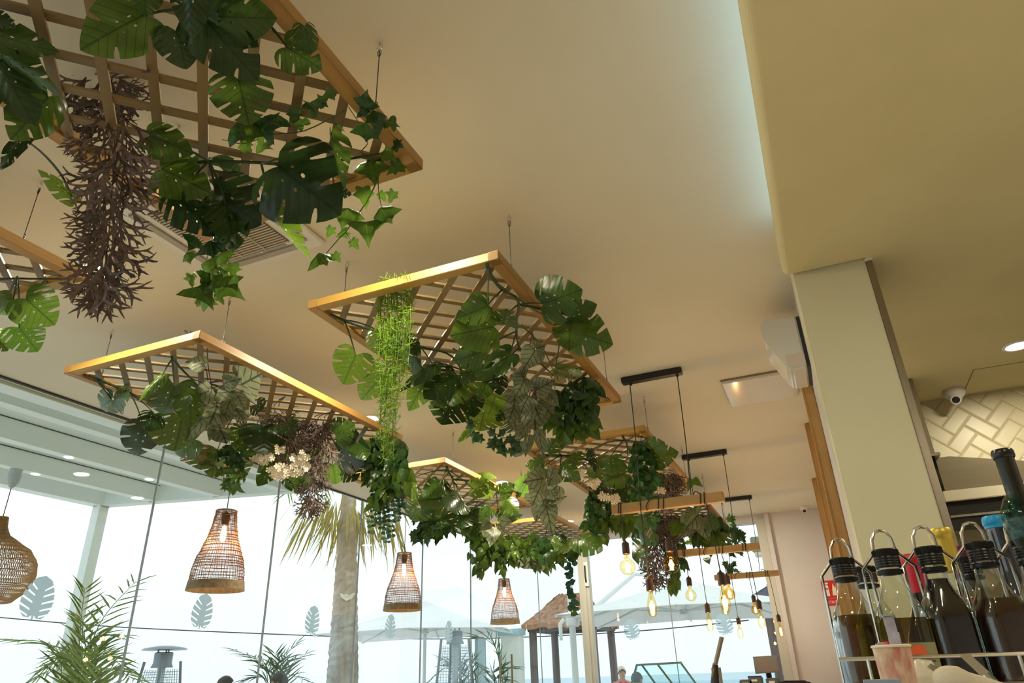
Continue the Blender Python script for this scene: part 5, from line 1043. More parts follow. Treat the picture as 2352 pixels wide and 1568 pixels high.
def round_lamp():
    P = at_x(-30, 1316, -6.44); x0, y0, z0 = P; K = 1.66; t = thing('round_pendant', 'round rattan pendant lamp cut by the picture edge', 'lamp', (x0, y0, z0 - .15))
    prof = [(r_ * K, z_ * K) for r_, z_ in (((0.135, -0.135), (0.190, -0.08), (0.213, -0.01), (0.205, 0.055), (0.165, 0.115), (0.105, 0.155), (0.055, 0.185), (0.032, 0.23), (0.026, 0.28)))]
    g = G(); n = 120; zs = [(-0.135 + 0.415 * j / 18) * K for j in range(19)]
    for s_ in (1, -1):
        for i in range(n):
            a0 = 2 * PI * i / n
            g.tube([(x0 + prof_r(prof, z) * math.cos(a0 + s_ * (z / K + .135) * 1.3), y0 + prof_r(prof, z) * math.sin(a0 + s_ * (z / K + .135) * 1.3), z0 + z) for z in zs], 0.0026, 3, False)
    o = g.obj('woven_shade', M_RATTANL, t); o['kind'] = 'stuff'
    for z in (-0.135, -0.06, 0.0, 0.05, 0.1, 0.28):
        z *= K; r_ = prof_r(prof, z); G().tube([(x0 + r_ * math.cos(a_), y0 + r_ * math.sin(a_), z0 + z) for a_ in [2 * PI * j / 40 for j in range(41)]], 0.003, 4, False).obj('hoop', M_RATTAN, t)
    G().lathe([(0.02, 0.0), (0.026, -0.06), (0.0, -0.07)], (x0, y0, z0 + .2), 14).obj('socket', M_SOCKET, t, smooth=True)
    G().lathe([(0.013, 0.0), (0.02, -0.05), (0.012, -0.09), (0.0, -0.1)], (x0, y0, z0 + .14), 14).obj('bulb', M_BULBHOT, t, smooth=True)
    G().tube([(x0, y0, z0 + .3), (x0, y0, ZC - .003)], 0.004, 6).obj('cord', M_BLACK, t)
    G().lathe([(0.0, 0.0), (.05, 0.0), (.055, -.06), (.045, -.12), (.02, -.16), (0, -.16)], (x0, y0, ZC - 0.001), 16).obj('ceiling_rose', mat('lantern_grey', (.45, .50, .53), .4, bump=.01), t, smooth=True)
    point_light('round_lamp_light', (x0, y0, z0 + .02), 0.02, BULB_W * 0.5, BULB_COL, t)
round_lamp()

# pendants: black canopy, wooden beam, four bulbs on wrapped cords
GLOBE = [(0.0, -0.124), (0.018, -0.1205), (0.034, -0.110), (0.045, -0.093), (0.048, -0.076), (0.045, -0.059), (0.036, -0.044), (0.024, -0.033), (0.0155, -0.024), (0.0145, -0.012), (0.0135, 0.0)]
TEAR = [(0.0, -0.146), (0.010, -0.144), (0.021, -0.136), (0.029, -0.120), (0.0315, -0.100), (0.029, -0.078), (0.023, -0.052), (0.017, -0.028), (0.014, -0.010), (0.0135, 0.0)]
def chandelier(Y, ord_, seed):
    names = ['nearest pendant lamp: wooden beam with wrapped cords and four filament bulbs', 'middle pendant lamp: wooden beam with wrapped cords before the far parasol', 'farthest pendant lamp: wooden beam with wrapped cords by the white wall']
    t = thing('beam_pendant', names[ord_], 'lamp', (-0.8, Y, 2.1), 'wooden beam pendants'); R = random.Random(seed)
    X0, X1, ZB, ZT = -1.155, -0.462, 2.098, 2.156
    G().box((-1.005, Y - .03, ZC - .042), (-0.598, Y + .03, ZC - .0005)).obj('canopy', M_BLACK, t, bevel=.004)
    G().box((X0, Y - .03, ZB), (X1, Y + .03, ZT)).obj('beam', M_BEAMW, t, bevel=.004)
    def cord(pts, n=4): G().tube(smooth_path([Vector(p) for p in pts], n), 0.0033, 6).obj('cord', M_BLACK, t, smooth=True)
    def wrap(x, tw=.03, turns=1.5):
        pts = []; 
        for k in range(int(turns * 4) + 1):
            q = k % 4; yy, zz = ((-.0345, ZB - .004), (-.0345, ZT + .004), (.0345, ZT + .004), (.0345, ZB - .004))[q]
            pts.append(Vector((x + tw * k / (turns * 4), Y + yy, zz)))
        G().tube(pts, 0.0033, 6).obj('cord_wrap', M_BLACK, t, smooth=True)
    bulbs = [(-1.095, 1.915, GLOBE, M_AMBER), (-0.972, 1.692, TEAR, M_AMBER), (-0.828 if ord_ == 0 else -0.772, 1.905, GLOBE, M_AMBERD), (-0.552, 1.692, TEAR, M_AMBER)]
    for k, (bx, zt, pr, gm) in enumerate(bulbs):
        sk = G().lathe([(0.004, 0.022), (0.008, 0.012), (0.019, 0.004), (0.0225, 0.0), (0.0225, -0.062), (0.018, -0.066), (0.0, -0.066)], (bx, Y, zt), 18).obj('socket', M_SOCKET, t, smooth=True)
        gl_ = G().lathe([(r_, z) for r_, z in pr], (bx, Y, zt - .064), 20).obj('bulb', gm, t, smooth=True)
        zc_ = zt - .064 - (.078 if pr is GLOBE else .088)
        fil = G()
        for j in range(6):
            a_ = 2 * PI * j / 6; r_ = .011
            fil.tube([(bx + r_ * .5 * math.cos(a_), Y + r_ * .5 * math.sin(a_), zc_ + .032), (bx + r_ * math.cos(a_ + .5), Y + r_ * math.sin(a_ + .5), zc_ - .028)], 0.0016, 4)
        fo = fil.sub('filament', M_FIL, gl_); fo['kind'] = 'stuff'
        G().tube([(bx, Y, zt - .066), (bx, Y, zc_ + .03)], .004, 6).sub('filament_stem', M_AMBER, gl_)
        point_light('filament_light', (bx, Y, zc_), .02, BULB_W, BULB_COL, t)
    # cords
    cord([(-0.945, Y - .038, ZC - .045), (-0.95, Y - .036, 2.5), (-0.965, Y - .036, 2.16), (-0.97, Y - .02, 1.95), (-0.972, Y, 1.71)])
    cord([(-0.632, Y, ZC - .045), (-0.64, Y, 2.5), (-0.655, Y, 2.158)])
    cord([(-1.095, Y, 1.93), (-1.098, Y - .005, 2.02), (-1.10, Y - .03, 2.094)]); wrap(-1.11, .025, 1.75)
    cord([(bulbs[2][0], Y, 1.92), (bulbs[2][0] - .004, Y - .01, 2.03), (bulbs[2][0] - .01, Y - .03, 2.095)]); wrap(bulbs[2][0] - .03, .055, 1.75)
    cord([(-0.552, Y, 1.71), (-0.56, Y - .01, 1.95), (-0.566, Y - .034, 2.095)]); wrap(-0.60, .04, 1.75)
    cord([(-0.925, Y - .034, 2.092), (-0.93, Y - .04, 2.12), (-0.90, Y - .036, 2.160), (-0.87, Y - .02, 2.172), (-0.85, Y - .034, 2.158)])
    cord([(-0.60, Y - .034, 2.158), (-0.625, Y - .01, 2.178), (-0.64, Y + .01, 2.165)])
    for x in (-0.945, -0.632): G().lathe([(0.0, 0), (0.009, 0), (0.007, -.016), (0.0, -.018)], (x, Y, ZC - .0425), 10).obj('cord_grip', M_BLACK, t, smooth=True)
chandelier(4.33, 0, 1); chandelier(6.43, 1, 2); chandelier(8.50, 2, 3)

# ================================================================== TERRACE
TZR = -0.35
struct(G().box((-30, -20, TZR - .1), (GX - .06, 24, TZR)).obj('terrace_ground', M_TERRACE))
struct(G().box((GX - .06, GY + .2, TZR - .1), (20, 24, TZR)).obj('terrace_ground', M_TERRACE))
struct(G().box((-900, 24.0, -6.1), (900, 1500, -6)).obj('sea_water', M_SEA)); struct(G().box((-900, -600, -6.1), (-30, 24.0, -6)).obj('sea_water', M_SEA))
# low glass balustrade by the sea
M_BALU = glass_mat('balustrade_glass', (0.88, 0.95, 0.97), 0.6)
bl = thing('glass_balustrade', 'low clear glass balustrade at the terrace edge by the sea', 'balustrade', (-6, 19, TZR))
for i in range(12):
    x = -22 + i * 2.0; G().box((x, 19.0, TZR + .05), (x + 1.95, 19.012, 0.95)).obj('pane', M_BALU, bl)
    G().box((x + 1.95, 18.99, TZR), (x + 2.0, 19.03, 0.98)).obj('post', M_PERGOLA, bl)

# pergola
pg = thing('pergola', 'white slatted terrace pergola with recessed lights outside the glass', 'pergola', (-5.8, 3, TZR))
PYE = lambda x: 5.20 + (x + 7.05) * 0.245            # slanted far end
PB = 3.0
for i, xb in enumerate((-4.98, -5.72, -6.44)):
    y1 = PYE(xb) - .05; b_ = G().box((xb - .05, -4, PB), (xb + .05, y1, PB + .17)).obj('beam', M_PERGOLA, pg)
    G().box((xb + .0505, -4, PB + .162), (xb + .056, y1, PB + .169)).sub('shadow_gap', M_DARK, b_)
ob_ = G().box((-7.16, -4, PB), (-7.02, PYE(-7.1) + .06, PB + .22)).obj('outer_beam', M_PERGOLA, pg)
G().box((-7.0195, -4, PB + .162), (-7.014, PYE(-7.1) - .05, PB + .169)).sub('shadow_gap', M_DARK, ob_)
G().box((-4.72, -4, PB - .02), (-4.57, 5.75, PB + .22)).obj('inner_beam', M_PERGOLA, pg)
G().bar((-7.15, PYE(-7.15), PB + .09), (-4.58, PYE(-4.58), PB + .09), .12, .18).obj('end_beam', M_PERGOLA, pg)
xr = [-4.72, -4.98, -5.72, -6.44, -7.02]
M_PPAN = mat('pergola_panel', (0.78, 0.86, 0.88), 0.55, bump=0.02)
for i in range(4):
    xa, xb = xr[i] - (.05 if i else 0), xr[i + 1] + (.05 if i < 3 else 0)
    ye = PYE((xa + xb) / 2) - .06; yb = ye - 1.35 - .3 * (i % 2)
    while ye > -4:
        G().box((xb + .001, max(yb, -4) + .004, PB + .17), (xa - .001, ye - .004, PB + .19)).obj('panel', M_PPAN, pg); ye, yb = yb, yb - 2.1
M_PLIGHT_REFL = mat('pergola_light_and_reflection', (1, 1, 1), .5, emit=(1.0, .98, .86), estr=3.0, bump=.01)
for x, y, k in ((-5.72, 3.79, 1), (-5.74, 4.63, 1), (-6.44, 4.0, 1), (-5.72, 2.5, 1), (-6.44, 5.1, 1.6), (-4.98, 3.3, 0.001)):  # the widest disc is added to imitate an indoor downlight's reflection in the glass
    if k < .1: continue
    G().lathe([(0.0, 0), (0.036 * k, 0), (0.036 * k, .004)], (x, y, PB - .0045), 18).obj('light', M_PLIGHT_REFL, pg)
for x, y in ((-7.09, 5.19), (-7.09, 0.0)): G().box((x - .055, y - .055, TZR), (x + .055, y + .055, PB)).obj('post', M_PERGOLA, pg)

# tall palm
M_TRUNK = mat('palm_bark', (0.60, 0.49, 0.39), .85, noise=(7, (0.38, 0.29, 0.21), (1, 1, .5)), bump=.9, bscale=28)
M_TRUNKG = mat('painted_bark', (0.50, 0.50, 0.50), .85, noise=(9, (0.33, 0.29, 0.25), (1, 1, .35)), bump=.9, bscale=28)
M_DRYF = mat('dry_palm_leaf', (0.48, 0.36, 0.05), .6, noise=(6, (0.30, 0.26, 0.07)), bump=.05)
M_PALM = mat('palm_leaflet', (0.13, 0.24, 0.03), .4, noise=(4, (0.28, 0.36, 0.05)), bump=.05)
M_PALMD = mat('palm_leaflet_dark', (0.035, 0.10, 0.03), .4, noise=(4, (0.08, 0.17, 0.04)), bump=.05)
def trunk():
    t = thing('palm_tree', 'tall palm tree with rough trunk outside the glass', 'tree', (-5.83, 8.0, TZR)); R = random.Random(3)
    V = []; Fc = []; n = 22; zs = [TZR + i * (4.35) / 90 for i in range(91)]
    def rad(z): return .235 - .030 * z - .0025 * z * z
    def rings(lo, hi, nm, m):
        g = G(); zz = [z for z in zs if lo <= z <= hi]
        for z in zz:
            for j in range(n):
                a_ = 2 * PI * j / n; r_ = rad(z) + .007 * math.sin(z * 55 + 2 * math.sin(a_ * 3)) + R.uniform(-.006, .006); g.v.append((-5.83 - .045 * (z - 2) + r_ * math.cos(a_), 8.0 + r_ * math.sin(a_), z))
        for i in range(len(zz) - 1):
            for j in range(n): g.f.append((i * n + j, i * n + (j + 1) % n, (i + 1) * n + (j + 1) % n, (i + 1) * n + j))
        g.f.append(tuple(reversed(range(n)))); g.f.append(tuple((len(zz) - 1) * n + j for j in range(n)))
        return g.obj(nm, m, t)
    rings(TZR, 1.98, 'lower_trunk', M_TRUNKG); rings(1.96, 4.0, 'upper_trunk', M_TRUNK)
    # pale scar
    g = G(); c = Vector((-5.80, 8.0, 2.18)); d = (CAM - c); d.z = 0; d.normalize(); s_ = d.cross(Vector((0, 0, 1))); r_ = rad(2.18) + .012
    pts = [(-.10, .05), (-.05, -.02), (.02, -.045), (.09, .0), (.11, .055), (.05, .03), (.02, .045), (-.02, .025), (-.06, .05)]
    k = len(g.v)
    for o_ in (0, .012):
        for u, v_ in pts: g.v.append(c + d * (r_ * math.cos(u / r_) + o_ - .004) + s_ * (r_ * math.sin(u / r_)) + Vector((0, 0, v_)))
    m_ = len(pts); g.f.append(tuple(range(m_))); g.f.append(tuple(m_ + i for i in range(m_)))
    for i in range(m_): g.f.append((i, (i + 1) % m_, m_ + (i + 1) % m_, m_ + i))
    g.obj('bark_scar', M_FLOWER, t)
    top = Vector((-5.92, 8.0, 3.95))
    # crown: green fronds arching above, a skirt of dry leaves hanging below
    leafl = mesh('palm_blade', [(0, 0, 0), (.035, .25, .0), (-.035, .25, .0), (.02, .7, -.03), (-.02, .7, -.03), (0, 1, -.08)], [(0, 1, 2), (2, 1, 3, 4), (4, 3, 5)], M_DRYF)
    for i in range(170):
        a_ = R.uniform(0, 2 * PI); r0 = R.uniform(.15, .75); P = top + Vector((math.cos(a_) * r0, math.sin(a_) * r0, R.uniform(-.75, -.35) - .1 * r0)); ax = Vector((math.cos(a_) * .35, math.sin(a_) * .35, -1)) + Vector((R.uniform(-.2, .2), R.uniform(-.2, .2), 0))
        obj('dry_leaf', leafl, t, frame_mtx(P, ax, Vector((R.uniform(-1, 1), R.uniform(-1, 1), .2)), R.uniform(.45, .75), .45))
    for i in range(14):
        a_ = 2 * PI * i / 14 + R.uniform(-.2, .2); d = Vector((math.cos(a_), math.sin(a_), 0)); pts = [top, top + d * .6 + Vector((0, 0, .45)), top + d * 1.3 + Vector((0, 0, .45)), top + d * 1.9 + Vector((0, 0, .0))]
        palm_frond(t, pts, 16, .5, M_PALM, R, 'crown_frond')
def blade_mesh(nm, m): return mesh(nm, [(0, 0, 0), (.05, .22, .02), (0, .22, -.012), (-.05, .22, .02), (.036, .62, .0), (0, .62, -.03), (-.036, .62, .0), (0, 1, -.10)], [(0, 1, 2), (0, 2, 3), (1, 4, 5, 2), (2, 5, 6, 3), (4, 7, 5), (5, 7, 6)], m)
_bl = {}
def palm_frond(t, pts, n, L, m, R, name='frond', droop=.25):
    P = smooth_path([Vector(p) for p in pts], 6); fr = G().tube(P, [.008 * (1 - .75 * i / (len(P) - 1)) for i in range(len(P))], 5).obj(name, M_STEMG, t, smooth=True)
    if m.name not in _bl: _bl[m.name] = blade_mesh('leaflet_blade', m)
    s0 = .25; inv = None
    for i in range(n):
        q = s0 + (1 - s0) * (i + .5) / n; f = q * (len(P) - 1); j = min(int(f), len(P) - 2); p = P[j].lerp(P[j + 1], f - j); d = (P[j + 1] - P[j]).normalized()
        side = d.cross(Vector((0, 0, 1))); side = side.normalized() if side.length > .05 else d.orthogonal().normalized(); up = side.cross(d).normalized()
        for s_ in (1, -1):
            ax = d * R.uniform(.55, .9) + side * s_ * (.9 - .4 * q) + up * R.uniform(.1, .35) - Vector((0, 0, droop)); l_ = L * (1 - .45 * abs(q - .55) * 2) * R.uniform(.85, 1.1)
            o = bpy.data.objects.new('leaflet', _bl[m.name]); COL.objects.link(o); o.parent = fr; o.matrix_basis = frame_mtx(p, ax, up + Vector((R.uniform(-.4, .4), R.uniform(-.4, .4), 0)), l_, l_ * .75)
    return fr
trunk()
def potted_palm(base, label, fronds, m, Lf=.3, n=14, seed=1):
    t = thing('potted_palm', label, 'plant', base, 'palms on the terrace'); R = random.Random(seed); B = Vector(base)
    G().lathe([(0.0, 0), (.20, 0), (.26, .5), (.27, .52), (.25, .52), (.23, .46), (0, .45)], base, 20).obj('pot', M_TERRACE, t, smooth=True)
    for f in fronds:
        mid, tip = Vector(f[0]), Vector(f[1]); b0 = B + Vector((R.uniform(-.06, .06), R.uniform(-.06, .06), .46)); pts = [b0, b0.lerp(mid, .55) + Vector((0, 0, .08)), mid, tip]
        palm_frond(t, pts, f[2] if len(f) > 2 else n, Lf * (f[3] if len(f) > 3 else 1), m, R)
A = lambda x, y, Y: at_y(x, y, Y)
potted_palm((-6.55, 5.05, TZR), 'tall green potted palm outside, beneath the round rattan lamp', [(A(185, 1440, 5), A(195, 1350, 5)), (A(225, 1440, 5), A(312, 1335, 4.9)), (A(130, 1490, 5), A(10, 1468, 4.9)), (A(205, 1475, 5), A(270, 1460, 5.1)), (A(170, 1500, 5.1), A(110, 1530, 5)), (A(230, 1510, 5), A(300, 1545, 4.9)), (A(195, 1500, 5), A(190, 1420, 4.8)), (A(170, 1520, 4.9), A(80, 1560, 4.8)), (A(240, 1540, 4.9), A(310, 1560, 4.8)), (A(210, 1520, 5.1), A(240, 1480, 5.2)), (A(180, 1540, 4.9), A(140, 1500, 4.8)), (A(215, 1545, 4.9), A(230, 1500, 4.8))], M_PALM, .34, 15, 2)
potted_palm((-6.75, 8.1, TZR), 'small potted palm outside, left of the palm trunk', [(A(612, 1535, 8), A(540, 1492, 8)), (A(650, 1520, 8), A(690, 1470, 8.1), 10, .8), (A(660, 1540, 8), A(705, 1500, 8), 9, .8), (A(620, 1545, 8), A(590, 1510, 8.1)), (A(635, 1540, 8), A(632, 1500, 7.9)), (A(612, 1560, 8), A(565, 1560, 7.9)), (A(660, 1555, 8), A(712, 1566, 7.9), 9, .8), (A(640, 1545, 8), A(660, 1510, 7.9)), (A(645, 1525, 8), A(655, 1500, 8), 6, .5)], M_PALMD, .36, 13, 3)
potted_palm((-6.55, 13.0, TZR), 'dark potted palm behind the caged patio heater', [(A(1040, 1525, 13), A(985, 1565, 12.8)), (A(1060, 1520, 13), A(1110, 1530, 13)), (A(1050, 1540, 13), A(1015, 1512, 13)), (A(1075, 1545, 13), A(1090, 1510, 13)), (A(1100, 1550, 13), A(1120, 1562, 13))], M_PALMD, .42, 12, 4)
potted_palm((-4.95, 11.5, TZR), 'dark potted palm seen through the glass doors', [(A(1130, 1545, 11.4), A(1180, 1530, 11.4)), (A(1135, 1480, 11.4), A(1100, 1462, 11.4), 12, 1.2), (A(1145, 1500, 11.4), A(1120, 1462, 11.4), 8, 1.0), (A(1135, 1560, 11.4), A(1165, 1560, 11.4))], M_PALMD, .42, 12, 5)

# parasols
M_CANV = mat('parasol_canvas', (0.78, 0.80, 0.81), .8, noise=(2, (0.74, 0.76, 0.77)), bump=.03); M_POLE = mat('parasol_pole', (0.62, 0.66, 0.68), .4, bump=.02)
def parasol(C, half, rise, rot, label, mast=None, drop=.0):
    t = thing('parasol', label, 'parasol', (C[0], C[1], TZR), 'white terrace parasols'); cx_, cy_, ze = C; top = Vector((cx_, cy_, ze + rise)); R8 = []
    for k in range(8):
        a_ = rot + PI / 4 * k; r_ = half * (1.414 if k % 2 else 1.0); z = ze - (.05 if k % 2 else 0); R8.append(Vector((cx_ + r_ * math.cos(a_), cy_ + r_ * math.sin(a_), z)))
    for k in range(8):
        p, q = R8[k], R8[(k + 1) % 8]; g = G(); nn = 5
        for o_ in (0, -.012):
            for i in range(nn + 1):
                s_ = i / nn; e = top.lerp(p, s_); f_ = top.lerp(q, s_); sag = .10 * math.sin(PI * s_)
                g.v += [e - Vector((0, 0, sag * .6 - o_)), e.lerp(f_, .5) - Vector((0, 0, sag - o_)), f_ - Vector((0, 0, sag * .6 - o_))]
        m_ = 3 * (nn + 1)
        for b_, rv in ((0, 0), (m_, 1)):
            for i in range(nn):
                for j in range(2):
                    qd = (b_ + i * 3 + j, b_ + i * 3 + j + 1, b_ + i * 3 + j + 4, b_ + i * 3 + j + 3); g.f.append(qd[::-1] if rv else qd)
        g.f.append((nn * 3, nn * 3 + 1, m_ + nn * 3 + 1, m_ + nn * 3)); g.f.append((nn * 3 + 1, nn * 3 + 2, m_ + nn * 3 + 2, m_ + nn * 3 + 1))
        g.obj('canopy_panel', M_CANV, t, smooth=True)
    hub = Vector((cx_, cy_, ze + .02))
    for k in range(8):
        sag = Vector((0, 0, -.11)); a_ = top.lerp(R8[k], .06) + Vector((0, 0, -.06)); m_ = top.lerp(R8[k], .5) + sag; e = R8[k] + Vector((0, 0, -.03))
        rb = G().tube([a_, m_, e], .018, 5).obj('rib', M_POLE, t); G().tube([hub, m_], .013, 5).sub('strut', M_POLE, rb)
    G().lathe([(0, .05), (.07, .04), (.08, -.04), (0, -.06)], hub, 12).obj('hub', M_POLE, t)
    if mast is None:
        G().tube([(cx_, cy_, TZR), (cx_, cy_, ze + rise - .02)], .035, 10).obj('pole', M_POLE, t, smooth=True)
    else:
        mx_, my_, mz = mast; G().tube([(mx_, my_, TZR), (mx_, my_, mz)], .055, 10).obj('mast', M_CANV, t, smooth=True)
        G().tube([(mx_, my_, 2.02), (mx_ + .35, my_ - .02, 2.15), (cx_ - .8, cy_, ze + rise + .12), (cx_, cy_, ze + rise + .03)], [.05, .045, .035, .03], 8).obj('arm', M_CANV, t, smooth=True)
        G().box((mx_ - .10, my_ - .07, 1.93), (mx_ + .12, my_ + .07, 2.10)).obj('slider', M_CANV, t, bevel=.02)
        G().tube([(mx_ - .12, my_ - .06, 2.06), (mx_ - .19, my_ - .08, 1.98), (mx_ - .19, my_ - .08, 1.72)], [.035, .04, .03], 8).obj('crank_grip', M_CANV, t, smooth=True)
        G().tube([(mx_, my_, mz), (mx_ + .02, my_, mz + .22)], .05, 10).obj('mast_cap', M_CANV, t, smooth=True)
    G().box(((mast or C)[0] - .45, (mast or C)[1] - .45, TZR), ((mast or C)[0] + .45, (mast or C)[1] + .45, TZR + .06)).obj('base', M_TERRACE, t)
parasol((-7.75, 13.4, 2.05), 1.75, .62, .35, 'white parasol on the terrace behind the middle bell lamp')
parasol((-2.35, 12.9, 2.08), 1.85, .58, .12, 'large white cantilever parasol beyond the far glass', mast=(-4.19, 12.3, 2.42))
# heaters
M_HEAT = mat('heater_steel', (0.17, 0.22, 0.26), .35, metal=.5, bump=.02)
def heater(P, label, cap, h=2.2, seed=0):
    t = thing('patio_heater', label, 'heater', P, 'caged patio heaters'); x, y, z = P; w0, w1 = .27, .165; zb, zt = z + .75, z + h - .22
    G().prism([(x - .28, y - .28), (x + .28, y - .28), (x + .28, y + .28), (x - .28, y + .28)], 'z', z, zb).obj('base_cabinet', M_HEAT, t)
    for a_, b_ in ((-1, -1), (1, -1), (1, 1), (-1, 1)): G().bar((x + a_ * w0, y + b_ * w0, zb), (x + a_ * w1, y + b_ * w1, zt + .10), .035, .035).obj('corner_bar', M_HEAT, t)
    for s_ in range(4):
        g = G(); ca_, sa_ = math.cos(s_ * PI / 2), math.sin(s_ * PI / 2)
        def Q(u, v_): ww = w0 + (w1 - w0) * v_; lx, ly = u * ww, -ww; return (x + lx * ca_ - ly * sa_, y + lx * sa_ + ly * ca_, zb + (zt - zb) * v_)
        for i in range(1, 8): g.tube([Q(-1 + i / 4, 0), Q(-1 + i / 4, 1)], .003, 3, False)
        for j in range(1, 30): g.tube([Q(-1, j / 30), Q(1, j / 30)], .003, 3, False)
        o = g.obj('mesh_guard', M_HEAT, t); o['kind'] = 'stuff'
    G().tube([(x, y, zb), (x, y, zt + .02)], .055, 12).obj('glass_tube', mat('heater_tube', (.55, .66, .70), .1, bump=.01), t, smooth=True)
    G().lathe([(.15, 0), (.125, .06), (.125, .19), (.11, .20), (0, .2)], (x, y, zt + .02), 20).obj('burner_head', M_HEAT, t, smooth=True)
    for k in range(3): G().tube([(x + .08 * math.cos(k * 2.1), y + .08 * math.sin(k * 2.1), zt + .22), (x + .08 * math.cos(k * 2.1), y + .08 * math.sin(k * 2.1), zt + .26)], .012, 6).obj('stud', M_HEAT, t)
    if cap: G().lathe([(.31, 0), (.28, .025), (.1, .055), (0, .06), ], (x, y, zt + .25), 24).obj('reflector', M_HEAT, t, smooth=True)
q = at_y(377, 1500, 8.0); heater((q.x, q.y, TZR), 'patio heater with flat reflector seen beside the tall potted palm', True, 2.01)
q = at_y(1045, 1500, 11.0); heater((q.x, q.y, TZR), 'caged patio heater without reflector in front of the terrace parasol', False, 2.25)
# thatched hut
M_THATCH = mat('thatch', (0.46, 0.24, 0.14), .9, noise=(14, (0.28, 0.14, 0.08), (1, 1, .4)), bump=.9, bscale=60); M_HUTP = mat('hut_post', (0.16, 0.11, 0.10), .7, noise=(8, (.11, .08, .07), (1, 1, .1)), bump=.2)
def hut(C, w, d, zr, rise, label, m1, seed):
    t = thing('thatched_hut', label, 'hut', (C[0], C[1], TZR), 'roofed huts beyond the terrace'); R = random.Random(seed); cx_, cy_ = C
    g = G(); nn = 40; lay = 6
    cor = [(-w, -d), (w, -d), (w, d), (-w, d)]; tops = [(-w * .30, -.02), (w * .30, -.02), (w * .30, .02), (-w * .30, .02)]
    for l in range(lay):
        s0, s1 = l / lay, (l + 1.12) / lay
        lo_, hi_ = [], []
        for k in range(4):
            for i in range(nn // 2):
                u = i / (nn // 2); a_, b_ = cor[k], cor[(k + 1) % 4]; c_, e_ = tops[k], tops[(k + 1) % 4]
                bx, by = a_[0] + (b_[0] - a_[0]) * u, a_[1] + (b_[1] - a_[1]) * u; tx_, ty_ = c_[0] + (e_[0] - c_[0]) * u, c_[1] + (e_[1] - c_[1]) * u
                def pt(s_, dz): return (cx_ + bx + (tx_ - bx) * s_ + R.uniform(-.03, .03), cy_ + by + (ty_ - by) * s_ + R.uniform(-.03, .03), zr + rise * s_ + dz + R.uniform(-.035, .02))
                lo_.append(pt(s0, .0)); hi_.append(pt(min(s1, 1), -.01))
        m_ = len(lo_); k0 = len(g.v); g.v += lo_ + hi_ + [(p[0], p[1], p[2] - .10) for p in lo_]
        for i in range(m_): j = (i + 1) % m_; g.f.append((k0 + i, k0 + j, k0 + m_ + j, k0 + m_ + i)); g.f.append((k0 + 2 * m_ + i, k0 + 2 * m_ + j, k0 + j, k0 + i))
    o = g.obj('thatch_roof', m1, t); o['kind'] = 'stuff'
    for a_, b_ in cor:
        px, py = cx_ + a_ * .80, cy_ + b_ * .80; G().tube([(px, py, TZR), (px, py, zr - .01)], .085, 10).obj('post', M_HUTP, t, smooth=True)
    for k in range(4):
        a_, b_ = cor[k], cor[(k + 1) % 4]; G().bar((cx_ + a_[0] * .86, cy_ + a_[1] * .86, zr - .09), (cx_ + b_[0] * .86, cy_ + b_[1] * .86, zr - .09), .10, .14).obj('eave_beam', M_HUTP, t)
hut((-5.52, 16.2), .87, .87, 2.22, .67, 'thatched straw hut behind the smallest bell lamp', M_THATCH, 4)
hut((.40, 16.8), 2.0, 1.3, 2.41, .92, 'dark roofed hut half hidden by the white far wall', mat('dark_roof', (.05, .055, .075), .8, noise=(8, (.10, .10, .13), (1, 1, .3)), bump=.6, bscale=40), 6)
# overhead cable
g = G(); pts = [at_y(-40, 1414, 13.0), at_y(280, 1440, 14.5), at_y(760, 1461, 16.6), at_y(1000, 1467, 17.8), at_y(1250, 1461, 19.2), at_y(1500, 1446, 20.0), at_y(1720, 1424, 20.5)]
cb = thing('overhead_cable', 'thin dark cable strung across behind the glass', 'cable', pts[0]); G().tube(smooth_path(pts, 8), .016, 5).obj('cable', M_DARK, cb)

# outdoor loudspeaker by the far wall
sp = thing('outdoor_speaker', 'small grey loudspeaker hung outside beside the far wall', 'speaker', (-.73, GY + .5, 2.6))
q = at_y(1733, 1248, GY + .3); sp.location = q; G().box((q.x - .05, q.y, q.z - .10), (q.x + .10, q.y + .16, q.z + .09)).obj('cabinet', mat('speaker_grey', (.33, .38, .36), .6, bump=.03), sp, bevel=.012)
G().tube([(q.x + .05, q.y + .08, q.z), (OPX + .04, q.y + .08, q.z + .03), (OPX + .04, GY + .181, q.z + .03)], .02, 6).obj('bracket', M_STEEL, sp); G().box((q.x - .02, q.y - .008, q.z - .17), (q.x + .09, q.y + .10, q.z - .105)).obj('horn', M_WHITE, sp, bevel=.01)
# white building corner seen through the doors with a painted plant mural
bd = thing('kiosk', 'pale kiosk with plants seen through the glass doors', 'kiosk', (-4.75, 13.0, TZR))
q0, q1 = at_y(1150, 1460, 15.0), at_y(1192, 1455, 15.0); bd.location = (q0.x, 15.0, TZR); G().box((q0.x, 15.0, TZR), (q1.x, 15.25, q0.z)).obj('wall', mat('kiosk_wall', (.80, .80, .74), .7, noise=(3, (.72, .76, .70)), bump=.03), bd)
G().box((q0.x - .05, 14.95, q0.z), (q1.x + .03, 15.3, q0.z + .13)).obj('roof_band', mat('kiosk_teal', (.36, .50, .54), .5, bump=.02), bd)
q2 = at_y(1102, 1500, 15.0); G().box((q2.x - .12, 15.0, TZR), (q2.x + .08, 15.15, at_y(1102, 1464, 15.0).z)).obj('corner_post', mat('kiosk_teal', (.36, .50, .54)), bd)
